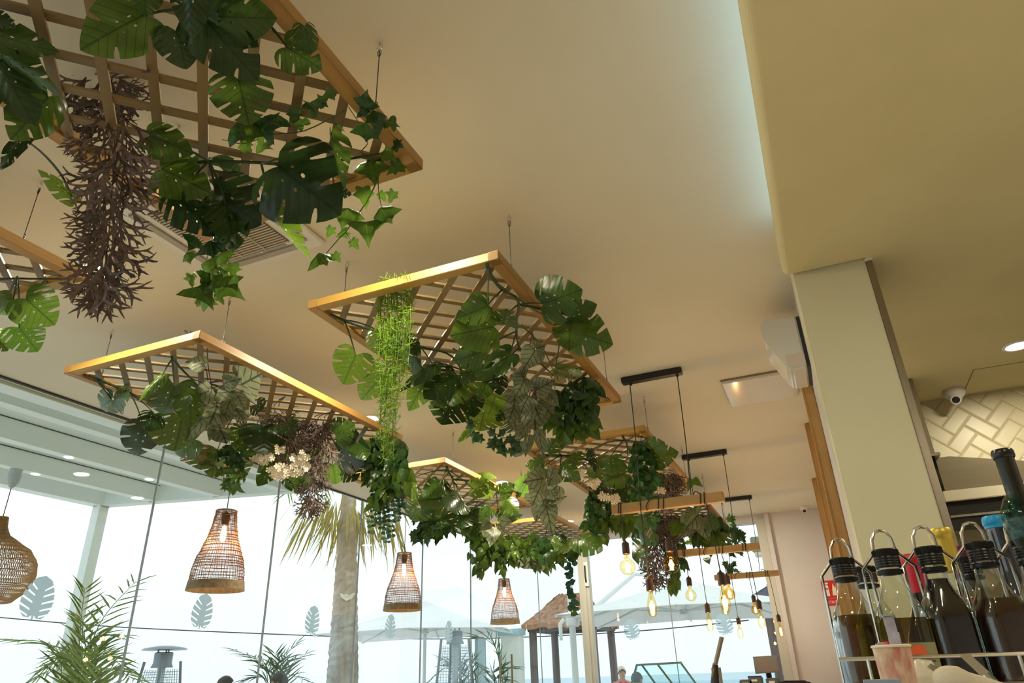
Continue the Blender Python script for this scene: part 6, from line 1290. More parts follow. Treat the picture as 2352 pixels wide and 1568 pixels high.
# ================================================================== PEOPLE ON THE TERRACE
M_SKIN = mat('skin', (0.55, 0.30, 0.21), .5, noise=(10, (.50, .26, .18)), bump=.03); M_HAIRD = mat('dark_hair', (.018, .013, .011), .55, bump=.3, bscale=90); M_HAIRW = mat('white_hair', (.72, .66, .52), .6, bump=.4, bscale=90)
M_HAIRG = mat('grey_hair', (.10, .10, .11), .6, bump=.3, bscale=90); M_REDT = mat('red_top', (.72, .012, .03), .7, bump=.05); M_NAVY = mat('navy_shirt', (.04, .07, .12), .8, bump=.05); M_TEE = mat('grey_tee', (.25, .27, .30), .8, bump=.05); M_TROUS = mat('trousers', (.06, .06, .08), .8, bump=.05); M_EYE = mat('eye_dark', (.02, .015, .012), .3, bump=.01); M_LIP = mat('lips', (.45, .14, .12), .5, bump=.01)
def person(P, face, h, label, hair, top, style, bald=0.0):
    """standing figure; skin-modifier body, head with face, five-finger hands, clothing shells; face = heading angle"""
    x, y, z = P; s = h / 1.70; t = thing('person', label, 'person', P, 'people on the terrace')
    M_ = Matrix.Translation(P) @ Matrix.Rotation(face, 4, 'Z') @ Matrix.Scale(s, 4)      # local: -Y is forward
    def body(name, verts, edges, radii, m, root=0, lev=2):
        me = bpy.data.meshes.new(name); me.from_pydata(verts, edges, []); me.materials.append(m); o = bpy.data.objects.new(name, me); COL.objects.link(o)
        sk = o.modifiers.new('skin', 'SKIN'); sv = me.skin_vertices[0].data if me.skin_vertices else None
        if sv is None:
            bm = bmesh.new(); bm.from_mesh(me); ly = bm.verts.layers.skin.verify(); bm.to_mesh(me); bm.free(); sv = me.skin_vertices[0].data
        for i, r_ in enumerate(radii): sv[i].radius = r_ if isinstance(r_, tuple) else (r_, r_); sv[i].use_root = (i == root)
        sk.use_smooth_shade = True; ss = o.modifiers.new('subdivision', 'SUBSURF'); ss.levels = lev; ss.render_levels = lev
        o.matrix_basis = M_; o.parent = t; o.matrix_parent_inverse = Matrix.Translation(-Vector(P)); return o
    V = [(0, 0, .93), (0, 0, 1.08), (0, .01, 1.22), (0, .015, 1.37), (0, .0, 1.46), (0, -.012, 1.51), (0, -.015, 1.57), (0, -.012, 1.64)]
    E_ = [(0, 1), (1, 2), (2, 3), (3, 4), (4, 5), (5, 6), (6, 7)]; Rr = [(.135, .105), (.120, .095), (.125, .10), (.125, .095), (.052, .052), (.060, .072), (.074, .092), (.066, .082)]
    for sg_ in (1, -1):
        k = len(V); V += [(sg_ * .165, .01, 1.38), (sg_ * .22, .01, 1.10), (sg_ * .225, -.06, .86), (sg_ * .222, -.075, .80)]; E_ += [(3, k), (k, k + 1), (k + 1, k + 2), (k + 2, k + 3)]; Rr += [.056, .043, .028, (.024, .034)]
        for j, (dx, dy, L) in enumerate(((.018, -.045, .05), (.004, -.022, .075), (.002, -.004, .082), (.002, .014, .076), (.004, .03, .06))):
            m_ = len(V); V += [(sg_ * (.222 + dx), -.075 + dy, .80 - L * .55), (sg_ * (.216 + dx), -.080 + dy, .80 - L)]; E_ += [(k + 3, m_), (m_, m_ + 1)]; Rr += [.0095, .0075]
        k = len(V); V += [(sg_ * .09, 0, .86), (sg_ * .10, -.01, .48), (sg_ * .105, .02, .10), (sg_ * .105, -.10, .04)]; E_ += [(0, k), (k, k + 1), (k + 1, k + 2), (k + 2, k + 3)]; Rr += [.088, .058, .040, (.035, .03)]
    body('body', V, E_, Rr, M_SKIN)
    VT = [(0, 0, .90), (0, 0, 1.08), (0, .01, 1.22), (0, .015, 1.36), (0, .01, 1.405)]; ET = [(0, 1), (1, 2), (2, 3), (3, 4)]; RT_ = [(.152, .12), (.137, .112), (.142, .117), (.142, .110), (.095, .075)]
    for sg_ in (1, -1):
        k = len(VT)
        if style == 'vest': VT += [(sg_ * .105, .012, 1.425)]; ET += [(3, k)]; RT_ += [(.048, .075)]
        else: VT += [(sg_ * .17, .01, 1.375), (sg_ * .208, .01, 1.19)]; ET += [(3, k), (k, k + 1)]; RT_ += [.070, .060]
    body('shirt', VT, ET, RT_, top)
    VL = [(0, 0, .95), (0, 0, .88)]; EL = [(0, 1)]; RL = [(.15, .118), (.15, .12)]
    for sg_ in (1, -1): k = len(VL); VL += [(sg_ * .092, 0, .80), (sg_ * .10, -.01, .48), (sg_ * .105, .02, .12)]; EL += [(1, k), (k, k + 1), (k + 1, k + 2)]; RL += [.10, .072, .056]
    body('trousers', VL, EL, RL, M_TROUS)
    def ball(name, c, r, m, n=14, sub_=None):
        g = G(); rows = 9
        for i in range(rows + 1):
            a_ = PI * i / rows
            for j in range(n): b_ = 2 * PI * j / n; g.v.append(M_ @ Vector((c[0] + r[0] * math.sin(a_) * math.cos(b_), c[1] + r[1] * math.sin(a_) * math.sin(b_), c[2] + r[2] * math.cos(a_))))
        for i in range(rows):
            for j in range(n): g.f.append((i * n + j, i * n + (j + 1) % n, (i + 1) * n + (j + 1) % n, (i + 1) * n + j))
        return g.obj(name, m, t, smooth=True)
    # hair: a cap over the crown, sides and back that leaves the face free
    g = G(); rows, n = 12, 28; R = random.Random(5)
    for i in range(rows + 1):
        a_ = PI * .66 * i / rows
        for j in range(n):
            b_ = 2 * PI * j / n; fr = max(0, math.cos(b_ + PI / 2)); lim = .66 - .30 * fr; aa = min(a_, PI * lim); k_ = 1.0 + R.uniform(-.02, .035)
            g.v.append(M_ @ Vector((.086 * k_ * math.sin(aa) * math.cos(b_), .004 + .108 * k_ * math.sin(aa) * math.sin(b_), 1.612 + .108 * k_ * math.cos(aa))))
    for i in range(rows):
        for j in range(n): g.f.append((i * n + j, i * n + (j + 1) % n, (i + 1) * n + (j + 1) % n, (i + 1) * n + j))
    g.obj('hair', hair, t, smooth=True)
    for sg_ in (1, -1):
        ball('eye', (sg_ * .030, -.094, 1.605), (.011, .008, .007), M_EYE, 10); ball('ear', (sg_ * .078, -.005, 1.595), (.010, .02, .03), M_SKIN, 10); ball('eyebrow', (sg_ * .031, -.096, 1.622), (.017, .006, .004), hair, 10)
    ball('nose', (0, -.106, 1.578), (.012, .016, .022), M_SKIN, 10); ball('mouth', (0, -.094, 1.545), (.022, .007, .006), M_LIP, 10)
    return t
q = at_y(1427, 1531, 15.0); person((q.x, q.y, TZR), .45, q.z - TZR, 'woman in a red vest with short white hair beyond the far glass', M_HAIRW, M_REDT, 'vest')
q = at_y(1462, 1545, 11.6); person((q.x, q.y, TZR), 2.6, q.z - TZR, 'grey-haired person in navy behind the slanted glass case', M_HAIRG, M_NAVY, 'tee')
q = at_y(642, 1547, 7.3); person((q.x, q.y, TZR), -.9, q.z - TZR, 'dark-haired man outside in front of the small potted palm', M_HAIRD, M_TEE, 'tee')
q = at_y(520, 1555, 7.6); person((q.x, q.y, TZR), 2.4, q.z - TZR, 'dark-haired person outside below the largest bell lamp', M_HAIRD, M_TEE, 'tee')

# ================================================================== FAR COUNTER
ct = thing('service_counter', 'dark service counter at the far end under the till screen', 'counter', (-1.3, 9.0, 0))
G().box((-2.6, 8.75, 0), (-.62, 9.35, .86)).obj('body', M_PLASTW, ct); G().box((-2.65, 8.70, .86), (-.60, 9.40, .90)).obj('worktop', M_STEEL, ct, bevel=.004)
CY = 9.0
cs = thing('display_case', 'slanted glass display case with green-tinted frame on the far counter', 'display case', (-2.0, CY, .9))
M_FRG = mat('green_grey_frame', (.16, .26, .26), .4, metal=.3, bump=.02); M_CASEG = glass_mat('case_glass', (.86, .95, .95), .9)
a_, b_ = (-2.287, 1.268), (-1.745, 1.276)
G().bar((a_[0], CY, a_[1]), (b_[0], CY, b_[1]), .05, .022).obj('top_bar', M_FRG, cs)
for x_, xb, m in ((-2.285, -2.44, M_FRG), (-2.22, -1.98, M_FRG), (-2.03, -1.78, M_STEEL), (-1.75, -1.52, M_FRG)): G().bar((x_, CY, 1.266), (xb, CY + .02, .902), .018, .022).obj('slanted_bar', m, cs)
g = G(); g.v += [(-2.28, CY - .012, 1.26), (-1.75, CY - .012, 1.268), (-1.53, CY + .0, .904), (-2.43, CY + .0, .904), (-2.28, CY - .018, 1.26), (-1.75, CY - .018, 1.268), (-1.53, CY - .006, .904), (-2.43, CY - .006, .904)]
g.f += [(0, 1, 2, 3), (7, 6, 5, 4), (0, 4, 5, 1), (1, 5, 6, 2), (2, 6, 7, 3), (3, 7, 4, 0)]; g.obj('front_glass', M_CASEG, cs)
mo = thing('till_screen', 'grey till screen on the far counter beside the white wall', 'monitor', (-.8, CY, .9))
M_SCR = mat('grey_screen', (.13, .15, .16), .25, noise=(7, (.20, .13, .12)), bump=.005)
bk = G(); bk.v += [Vector(p) for p in ((-.935, CY, 1.308), (-.675, CY - .03, 1.312), (-.665, CY - .05, 1.142), (-.935, CY - .02, 1.132))]; bk.v += [v_ + Vector((0, .03, 0)) for v_ in bk.v[:4]]
bk.f += [(0, 1, 2, 3), (7, 6, 5, 4), (0, 4, 5, 1), (1, 5, 6, 2), (2, 6, 7, 3), (3, 7, 4, 0)]; bk.obj('screen_housing', mat('screen_bezel', (.10, .11, .12), .4, bump=.01), mo)
sc_ = G(); sc_.v += [Vector(p) for p in ((-.925, CY - .004, 1.300), (-.683, CY - .032, 1.304), (-.674, CY - .050, 1.152), (-.925, CY - .023, 1.142))]; sc_.v += [v_ + Vector((0, .003, 0)) for v_ in sc_.v[:4]]; sc_.f += [(0, 1, 2, 3), (7, 6, 5, 4), (0, 4, 5, 1), (1, 5, 6, 2), (2, 6, 7, 3), (3, 7, 4, 0)]; sc_.obj('screen', M_SCR, mo)
G().tube([(-.80, CY + .03, 1.2), (-.80, CY + .05, .902)], .03, 8).obj('stand', M_BLACKP, mo)
for k, (x_, z_, nm) in enumerate(((-1.02, 1.08, 'x'), (-.92, 1.11, 'x'), (-.74, 1.09, 'x'))):
    bx_ = thing('receipt_printer' if k == 0 else 'card_reader', ['dark receipt printer on the far counter beside the till screen', 'blue edged tray under the till screen', 'small dark card reader next to the white wall'][k], 'device', (x_, CY - .12, .9))
    G().box((x_ - .08, CY - .2, .902), (x_ + .06, CY - .06, z_)).obj('case', mat('device_slate', (.09, .12, .13), .5, bump=.02), bx_, bevel=.01); G().box((x_ - .05, CY - .203, z_ - .05), (x_ + .01, CY - .2005, z_ - .03)).obj('label_strip', M_PLASTW, bx_)
    if k == 1: G().box((x_ - .085, CY - .19, z_ - .018), (x_ + .05, CY - .0599, z_ + .004)).obj('blue_edge', mat('blue_edge', (.04, .06, .28), .5, bump=.01), bx_)
# metal lever stand
lv = thing('lever_arm', 'upright metal rod with dark clamp standing before the far glass', 'lever', (-.93, 6.0, 0))
p, q = at_y(1658, 1462, 6.0), at_y(1643, 1526, 6.0); G().tube([p, q], [.0175, .0165], 10).obj('rod', M_STEEL, lv, smooth=True)
G().tube([q + Vector((0, 0, .012)), q - Vector((.004, 0, .012))], .018, 10).obj('collar', mat('copper_collar', (.35, .20, .10), .35, metal=.8, bump=.01), lv, smooth=True)
r_ = q + Vector((-.02, 0, -.12)); G().tube([q, r_, Vector((r_.x - .01, 6.0, .02))], [.022, .034, .036], 10).obj('clamp', M_BLACK, lv, smooth=True); G().bar(q + Vector((.03, -.02, -.02)), r_ + Vector((.05, -.02, -.06)), .012, .02).obj('blade', M_STEEL, lv); G().bar(q + Vector((-.02, -.02, -.02)), r_ + Vector((-.012, -.02, -.06)), .01, .02).obj('blade', M_STEEL, lv)
G().lathe([(0, 0), (.16, 0), (.15, .02), (.03, .03), (0, .03)], (r_.x - .01, 6.0, 0.001), 20).obj('foot', M_BLACK, lv, smooth=True)
hs = thing('chair', 'dark chair with rounded backrest just reaching into the picture', 'chair', (-.37, 5.0, 0)); q = at_y(1820, 1563, 4.2)
G().prism([(q.x - .11, .62), (q.x + .11, .62), (q.x + .115, q.z - .03), (q.x + .07, q.z), (q.x - .05, q.z + .002), (q.x - .105, q.z - .02)], 'y', q.y, q.y + .03).obj('backrest', mat('dark_leather', (.03, .018, .016), .5, bump=.1), hs, bevel=.01)
G().box((q.x - .2, q.y - .40, .43), (q.x + .2, q.y + .03, .48)).obj('seat', mat('dark_leather', (.03, .018, .016)), hs, bevel=.02)
for a_ in (-.17, .17):
    for b_ in (-.37, .0): G().tube([(q.x + a_, q.y + b_, .0), (q.x + a_, q.y + b_, .44)], .014, 8).obj('leg', M_BLACK, hs)
for a_ in (-.09, .09): G().tube([(q.x + a_, q.y + .01, .47), (q.x + a_, q.y + .012, .66)], .012, 8).obj('back_post', M_BLACK, hs)

# ================================================================== BAR TOP WITH BOTTLES
ZB_ = 1.095
br = thing('bar_counter', 'bar counter top just below the picture, under the bottles', 'counter', (.5, 1.2, 0))
G().box((-.02, .55, ZB_ - .04), (2.2, 2.0, ZB_)).obj('worktop', M_PLASTW, br, bevel=.004); G().box((.05, .65, 0), (2.2, 1.95, ZB_ - .041)).obj('body', M_WALL, br)
M_CLEAR = glass_mat('bottle_glass', (.90, .92, .88), 2.6, 0.03); M_GREENG = glass_mat('green_bottle_glass', (.10, .13, .04), 1.0)
def liquid(name, c, em=0): return mat(name, c, .12, spec=.6, bump=.003)
def clear_liquid(name, tint):
    m = glass_mat(name, tint, .6); return m
M_OIL = clear_liquid('olive_oil', (.40, .30, .012)); M_BALS = liquid('balsamic_vinegar', (.010, .005, .008)); M_BROWN = liquid('brown_vinegar', (.030, .010, .004)); M_PALE = clear_liquid('pale_wine', (.80, .78, .45))
M_LABY = mat('label_yellow', (.62, .56, .22), .7, noise=(60, (.50, .44, .15)), bump=.01); M_LABK = mat('label_dark', (.035, .032, .02), .6, bump=.01); M_LABR = mat('label_red', (.65, .10, .03), .6, bump=.01); M_INK = mat('label_ink', (.07, .06, .03), .7, bump=.01); M_LABG = mat('label_khaki', (.26, .24, .12), .7, noise=(50, (.2, .18, .09)), bump=.01)
def cap_profile(r, h):
    pr = [(0, h), (r * .96, h), (r, h - .0015), (r, h * .62)]
    for k in range(4): z0 = h * (.60 - .14 * k); pr += [(r * .95, z0), (r * 1.0, z0 - .0025), (r * .97, z0 - .005)]
    return pr + [(r * .93, 0), (0, 0)]
def cruet(cx_, cy_, ztop, label, liq, fill, capm=M_BLACKP, lab=None, w=.0265, rot=0.0, clear_in=False):
    """square-shouldered oil bottle; ztop is the top of the cap"""
    t = thing('oil_bottle', label, 'bottle', (cx_, cy_, ZB_ + .001), 'bottles in the wire caddies'); zb = ZB_ + .001; H = ztop - zb; ch = .023; zs = H - ch
    def sq(prof, n=32):
        g = G(); k = len(g.v)
        for r_, z, q_ in prof:
            for j in range(n):
                a_ = 2 * PI * j / n + rot; b_ = 2 * PI * j / n; c_, s_ = math.cos(b_), math.sin(b_); kk = (1 - q_) + q_ * min(1 / max(abs(c_), abs(s_)), 1.22); ca_, sa_ = math.cos(a_), math.sin(a_); g.v.append((cx_ + r_ * kk * ca_, cy_ + r_ * kk * sa_, zb + z))
        m_ = len(prof)
        for i in range(m_ - 1):
            for j in range(n): g.f.append((i * n + j, i * n + (j + 1) % n, (i + 1) * n + (j + 1) % n, (i + 1) * n + j))
        g.f.append(tuple(reversed(range(n)))); g.f.append(tuple((m_ - 1) * n + j for j in range(n))); return g
    out = [(w * .9, 0, 1), (w, .006, 1), (w, zs - .068, 1), (w * .96, zs - .058, .95), (w * .84, zs - .046, .8), (w * .66, zs - .034, .5), (w * .54, zs - .022, .2), (w * .49, zs - .008, 0), (w * .49, zs, 0)]
    sq(out).obj('glass', M_CLEAR, t, smooth=True)
    top = zs - fill; ins_ = [(r_ * .90, max(z, .004), q_) for r_, z, q_ in out if z < top - .003]
    def rad_at(z):
        for (r0, z0, q0), (r1, z1, q1) in zip(out, out[1:]):
            if z0 <= z <= z1: f_ = (z - z0) / (z1 - z0); return (r0 + (r1 - r0) * f_) * .90, q0 + (q1 - q0) * f_
        return out[-1][0] * .9, 0
    r_, q_ = rad_at(top); sq(ins_ + [(r_, top, q_)]).obj('liquid', liq, t, smooth=True)
    cp_ = G().lathe([(r, z) for r, z in cap_profile(.0158, ch)], (cx_, cy_, zb + zs + .0006), 28).obj('cap', capm, t)
    kn = G()
    for j in range(36):
        a_ = 2 * PI * j / 36; kn.bar((cx_ + .0158 * math.cos(a_), cy_ + .0158 * math.sin(a_), zb + zs + ch * .66), (cx_ + .0158 * math.cos(a_), cy_ + .0158 * math.sin(a_), zb + zs + ch * .96), .0012, .0012)
    o = kn.sub('knurling', capm, cp_); o['kind'] = 'stuff'
    G().lathe([(.0137, 0), (.0162, .001), (.0162, .005), (.0137, .006), (.0137, 0)], (cx_, cy_, zb + zs - .0085), 24, cap=False).obj('neck_ring', capm, t, smooth=True)
    if lab:
        d = Vector((0, -1, 0)); d.rotate(Matrix.Rotation(rot + lab[2], 3, 'Z')); s_ = Vector((-d.y, d.x, 0)); c = Vector((cx_, cy_, 0)) + d * (w * 1.005); z0, z1 = zb + lab[0], zb + lab[1]; hw = w * .8
        def plate(nm, m, u0, u1, za, zb2, off, par=None):
            g = G(); 
            for o_ in (off, off + .0004):
                for u, zz in ((u0, za), (u1, za), (u1, zb2), (u0, zb2)): g.v.append(c + s_ * u + d * o_ + Vector((0, 0, zz)))
            g.f += [(0, 1, 2, 3), (7, 6, 5, 4), (0, 4, 5, 1), (1, 5, 6, 2), (2, 6, 7, 3), (3, 7, 4, 0)]
            return g.obj(nm, m, t) if par is None else g.sub(nm, m, par)
        lb = plate('label', lab[3], -hw, hw, z0, z1, .0003)
        for k in range(7): zz = z1 - .022 - k * (z1 - z0 - .03) / 7; plate('label_print', M_INK, -hw * .85, hw * random.Random(k).uniform(.4, .85), zz, zz + .0022, .0009, lb)
        g = G(); n = 18; k0 = 0
        for o_ in (.0009, .0013):
            for j in range(n): a_ = 2 * PI * j / n; g.v.append(c + s_ * (hw * .45 * math.cos(a_)) + d * o_ + Vector((0, 0, z1 - .010 + .0075 * math.sin(a_))))
        g.f += [tuple(range(n)), tuple(n + j for j in range(n))] + [(j, (j + 1) % n, n + (j + 1) % n, n + j) for j in range(n)]; g.sub('label_emblem', M_LABR, lb)
    return t
M_CADDY = mat('caddy_chrome', (.62, .58, .52), .18, metal=1.0, bump=.005)
def caddy(cx_, cy_, ztop, hw, label, depth=.06):
    """wire stand: two side wires that narrow to a carrying loop above the cap, base ring"""
    t = thing('wire_caddy', label, 'caddy', (cx_, cy_, ZB_), 'chrome wire caddies'); zb = ZB_ + .004
    pts = [(-hw, zb), (-hw, ztop - .085), (-hw * .98, ztop - .050), (-hw * .42, ztop - .030), (-hw * .36, ztop - .012), (-hw * .20, ztop - .002), (0, ztop), (hw * .20, ztop - .002), (hw * .36, ztop - .012), (hw * .42, ztop - .030), (hw * .98, ztop - .050), (hw, ztop - .085), (hw, zb)]
    G().tube([(cx_ + u, cy_ + depth * .5, z) for u, z in pts], .0021, 8).obj('handle_wire', M_CADDY, t, smooth=True)
    for zz in (zb, zb + .075): G().tube([(cx_ - hw, cy_ - depth * .6, zz), (cx_ + hw, cy_ - depth * .6, zz), (cx_ + hw, cy_ + depth * 1.6, zz), (cx_ - hw, cy_ + depth * 1.6, zz), (cx_ - hw, cy_ - depth * .6, zz)], .0018, 6).obj('base_wire', M_CADDY, t)
    return t
ZCAP = 1.335
cr = []
for (px, py), lb, lq, fl, lab, cl in (((1932, 1283), 'front bottle of green olive oil at the end of the row', M_OIL, .052, None, True), ((2031, 1263), 'olive oil bottle with a printed back label, second in the row', M_OIL, .062, (.03, .125, 0.0, M_LABG), True), ((2130, 1257), 'black balsamic bottle filled up into its neck', M_BALS, .017, None, False), ((2246, 1246), 'dark brown vinegar bottle beside the pale wine', M_BROWN, .045, None, False), ((2351, 1238), 'black-capped bottle cut by the picture edge', M_BROWN, .05, None, False)):
    P = at_z(px, py, ZCAP); cruet(P.x, P.y, ZCAP, lb, lq, fl, lab=lab, rot=.28); cr.append(P)
P = at_z(1966, 1290, ZCAP); P = CAM + (P - CAM) * 1.0; cruet(P.x + .012, P.y + .075, ZCAP, 'yellow-labelled oil bottle half hidden behind the end bottle', M_OIL, .05, lab=(.03, .11, 0.0, M_LABY), rot=.28)
P = at_z(2222, 1262, ZCAP); cruet(P.x + .01, P.y + .09, ZCAP, 'black-capped bottle half hidden behind the brown vinegar', M_BROWN, .05, rot=.28)
for i, (P, lx, ly) in enumerate(zip(cr, (1926, 2020, 2112, 2229, 2315), (1237, 1217, 1209, 1199, 1192))):
    d = ray(lx, ly); zt = CAM.z + d.z / d.y * (P.y + .028); caddy(P.x + .002, P.y, zt, .033, ['chrome wire caddy around the end olive oil bottle', 'chrome wire caddy around the bottle with the printed label', 'chrome wire caddy around the black balsamic bottle', 'chrome wire caddy around the brown vinegar bottle', 'chrome wire caddy at the picture edge'][i])
# front rail
a_, b_ = at_y(1927, 1514, .96), at_y(2390, 1499, .96)
rl = thing('wire_rail', 'thin chrome rail running across the front of the bottles', 'rail', (a_.x, .96, ZB_)); G().tube([a_, b_], .0022, 8).obj('bar', M_CADDY, rl)
for x_ in (a_.x + .03, b_.x - .02): G().tube([(x_, .96, ZB_ + .001), (x_, .96, a_.z)], .002, 6).obj('upright', M_CADDY, rl)
# taller bottles behind
def wine(px, py, Y, wpx_r, label, glass, capm, caph, liq=None, neck_h=.10, fillz=None, r_body=.037, capring=True):
    P = at_y(px, py, Y); x, y, zt = P; zb = ZB_ + .001; t = thing('wine_bottle', label, 'bottle', (x, y, zb), 'taller bottles behind the caddies'); H = zt - zb; rn = wpx_r
    pr = [(0, 0), (r_body * .9, 0), (r_body, .006), (r_body, H - neck_h - .055), (r_body * .93, H - neck_h - .035), (r_body * .7, H - neck_h - .012), (rn * 1.1, H - neck_h + .012), (rn, H - neck_h + .04), (rn * .97, H - .006), (rn * .97, H - .002)]
    G().lathe(pr, (x, y, zb), 28).obj('glass', glass, t, smooth=True)
    if liq:
        fz = fillz or H - neck_h; G().lathe([(0, .004), (r_body * .92, .004)] + [(r_ * .92, z) for r_, z in pr[3:] if z < fz] + [(rn * .9, fz), (0, fz)], (x, y, zb), 24).obj('liquid', liq, t, smooth=True)
    c0 = rn * 1.06; G().lathe([(c0 * 1.02, -caph), (c0, -caph * .3), (c0 * 1.0, -.016), (c0 * 1.09, -.014), (c0 * 1.09, -.004), (c0 * .98, -.0005), (0, .0)], (x, y, zt + .001), 26).obj('capsule', capm, t, smooth=True)
    return t
M_GOLD = mat('gold_capsule', (.62, .44, .07), .38, metal=.5, bump=.02); M_REDC = mat('red_capsule', (.55, .015, .03), .35, bump=.02); M_BLUEC = mat('blue_capsule', (.01, .30, .62), .35, bump=.02); M_BLKC = mat('black_capsule', (.012, .010, .009), .25, bump=.02); M_GREYC = mat('grey_capsule', (.10, .10, .12), .4, bump=.03); M_PURP = mat('purple_capsule', (.16, .01, .06), .4, bump=.02)
M_DKG = mat('dark_bottle_glass', (.012, .010, .004), .06, spec=.8, coat=.5, bump=.003); M_BLUEG = mat('bluish_dark_glass', (.015, .018, .03), .06, spec=.9, coat=.6, bump=.003)
wine(2158, 1215, 1.34, .0155, 'white wine bottle with gold capsule behind the balsamic', M_CLEAR, M_GOLD, .068, M_PALE, .095)
wine(2090, 1274, 1.34, .0155, 'dark wine bottle with red capsule behind the caddies', M_DKG, M_REDC, .06, None, .09)
wine(2282, 1186, 1.36, .0160, 'grey-necked bottle with blue cap behind the vinegar', M_BLUEG, M_BLUEC, .020, None, .12)
wine(2300, 1034, 1.46, .0155, 'tallest dark glass bottle with black rim by the picture edge', M_DKG, M_BLKC, .012, None, .17)
wine(2204, 1256, 1.40, .0150, 'bottle with purple capsule behind the brown vinegar', M_DKG, M_PURP, .05, None, .09)
wine(2325, 1222, 1.40, .014, 'small bottle with ribbed pale blue cap at the picture edge', M_BLUEG, mat('pale_blue_cap', (.30, .46, .75), .35, bump=.02), .028, None, .06)
# teal glass at the edge
P = at_y(2380, 1200, .80); tg = thing('teal_goblet', 'teal glass bowl cut by the picture edge above the bottles', 'glass', (P.x, P.y, ZB_)); M_TEAL = glass_mat('teal_glass', (.50, .66, .58), 1.0)
G().lathe([(0, -.028), (.020, -.022), (.0265, -.004), (.026, .012), (.020, .024), (0.017, .027), (.015, .024), (.022, .008), (.02, -.01), (0, -.02)], P, 24).obj('bowl', M_TEAL, tg, smooth=True); G().tube([P - Vector((0, 0, .027)), Vector((P.x, P.y, ZB_ + .006))], .004, 8).obj('stem', M_TEAL, tg, smooth=True); G().lathe([(0, .0), (.028, 0), (.026, .004), (0, .007)], (P.x, P.y, ZB_ + .0005), 20).obj('foot', M_TEAL, tg, smooth=True)
# sachet cup, sachet, creamer, rolled white towel, knives
P = at_y(2046, 1484, .80); cup = thing('sachet_cup', 'paper cup with red and cream pattern full of sachets', 'cup', (P.x, P.y, ZB_)); zt = P.z; zb = ZB_ + .001
M_CUP = mat('cup_pattern', (.74, .62, .44), .6, noise=(75, (.40, .05, .05), (1.0, 1.0, .45)), bump=.02); M_CREAM = mat('cup_rim_cream', (.74, .66, .50), .6, bump=.01); M_PINK = mat('sachet_pink', (.55, .10, .18), .5, noise=(40, (.75, .70, .72)), bump=.02); M_SACH = mat('sachet_white', (.70, .66, .72), .4, noise=(30, (.10, .10, .22)), bump=.02)
H = zt - zb; G().lathe([(0, 0), (.012, 0), (.0165, H), (.0154, H), (.0112, .003), (0, .003)], (P.x, P.y, zb), 26).obj('cup_wall', M_CUP, cup, smooth=True); G().tube([(P.x + .0163 * math.cos(a_), P.y + .0163 * math.sin(a_), zt) for a_ in [2 * PI * j / 26 for j in range(27)]], .0014, 6, False).obj('rim', M_CREAM, cup, smooth=True)
for k, (dx, dy, hh, m, ln) in enumerate(((.008, .003, .026, M_SACH, .010), (-.006, .001, .004, M_PINK, 0), (-.001, .005, .005, M_REDC, .0), (.004, -.003, .006, M_SACH, 0), (-.008, .004, .003, M_SACH, 0), (.008, .007, .012, M_PINK, .006))):
    s_ = thing('sugar_sachet', ['tall striped sachet leaning out of the patterned cup', 'pink sachet at the cup rim', 'red sachet inside the cup', 'white sachet in the middle of the cup', 'white sachet at the edge of the cup', 'pink printed sachet behind the tall one'][k], 'sachet', (P.x + dx, P.y + dy, zb + .01), 'sachets in the cup')
    G().bar((P.x + dx, P.y + dy, zb + .012), (P.x + dx - ln * .4, P.y + dy, zt + hh), .0095, .002, (0, 1, 0)).obj('packet', m, s_)
P = at_y(2108, 1512, .86); cm = thing('creamer', 'small glossy white creamer beside the sachet cup', 'creamer', (P.x, P.y, ZB_)); H = P.z - ZB_ - .001
G().lathe([(0, 0), (.019, 0), (.0195, H * .5), (.0165, H * .86), (.012, H * .98), (0, H)], (P.x, P.y, ZB_ + .001), 24).obj('body', mat('creamer_white', (.68, .62, .50), .2, coat=.4, bump=.003), cm, smooth=True); G().tube([(P.x + .018, P.y, ZB_ + .02), (P.x + .03, P.y, ZB_ + .03), (P.x + .017, P.y, ZB_ + .05)], .003, 8).obj('handle', mat('creamer_white', (.68, .62, .50)), cm, smooth=True)
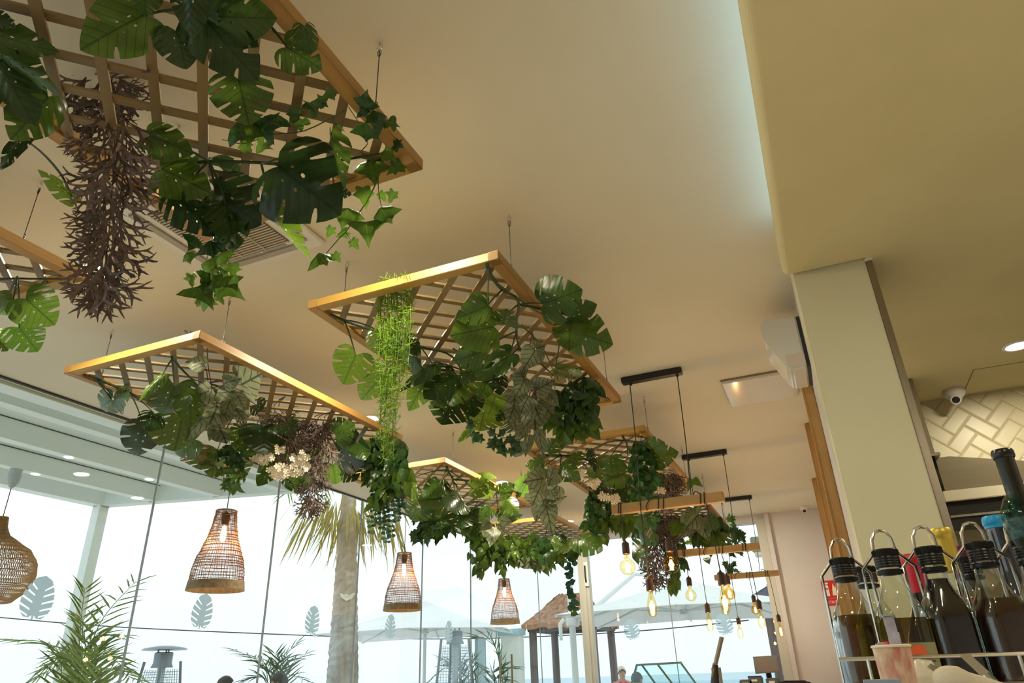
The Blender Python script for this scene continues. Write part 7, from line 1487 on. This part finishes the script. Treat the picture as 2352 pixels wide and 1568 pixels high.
P, Q = at_y(2182, 1564, .62), at_y(2300, 1590, .66); tw_o = thing('rolled_towel', 'pale rolled cloth lying close to the camera below the bottles', 'towel', (P.x, P.y, ZB_)); M_TOWEL = mat('towel_cloth', (.60, .54, .42), .9, noise=(20, (.52, .46, .36)), bump=.2, bscale=120)
G().tube(smooth_path([P + Vector((-.008, 0, -.006)), P + Vector((.002, 0, -.002)), P.lerp(Q, .4) + Vector((0, 0, -.003)), Q + Vector((.02, .01, -.014)), Q + Vector((.05, .02, -.03))], 5), [.003, .008, .0105, .0118, .0122, .0122, .012, .0115, .011, .0112, .0115, .012, .012, .012, .012, .011, .010, .009, .008, .007, .006], 14).obj('roll', M_TOWEL, tw_o, smooth=True)
G().box((P.x - .02, P.y - .015, ZB_ + .001), (Q.x + .06, Q.y + .05, P.z - .016)).obj('stack', M_TOWEL, tw_o, bevel=.004)
for k, (a_, b_, wd) in enumerate((((2212, 1500), (2268, 1552), .006), ((2132, 1527), (2160, 1542), .004))):
    kn = thing('table_knife', ['broad steel knife blade slanting before the bottles', 'thin steel knife tip beside the rolled cloth'][k], 'knife', at_y(*b_, .74), 'steel knives by the bottles'); A_, B_ = at_y(*a_, .76), at_y(*b_, .74); D_ = (B_ - A_)
    g = G(); n_ = D_.normalized(); s_ = n_.cross(Vector((0, 1, 0))).normalized()
    for o_ in (0, .0012):
        for u, v_ in ((0, -.2), (.12, .6), (1, .6), (1, -.6), (.05, -.6)): g.v.append(A_ + D_ * u + s_ * v_ * wd + Vector((0, o_, 0)))
    g.f += [(0, 1, 2, 3, 4), (9, 8, 7, 6, 5)] + [(i, (i + 1) % 5, 5 + (i + 1) % 5, 5 + i) for i in range(5)]; g.obj('blade', M_STEELB, kn)
    E2 = B_ + D_.normalized() * .10; E2.z = ZB_ + .012; G().tube([B_, E2], [.004, .006], 8).obj('handle', M_STEELB, kn, smooth=True)
P = at_y(2020, 1566, .70); tr = thing('blue_tray', 'edge of a blue-grey tray at the bottom of the picture', 'tray', (P.x, P.y, ZB_)); G().box((P.x - .015, P.y - .02, ZB_ + .001), (P.x + .018, P.y + .012, P.z + .002)).obj('rim', mat('tray_blue', (.25, .33, .42), .4, bump=.01), tr, bevel=.003)
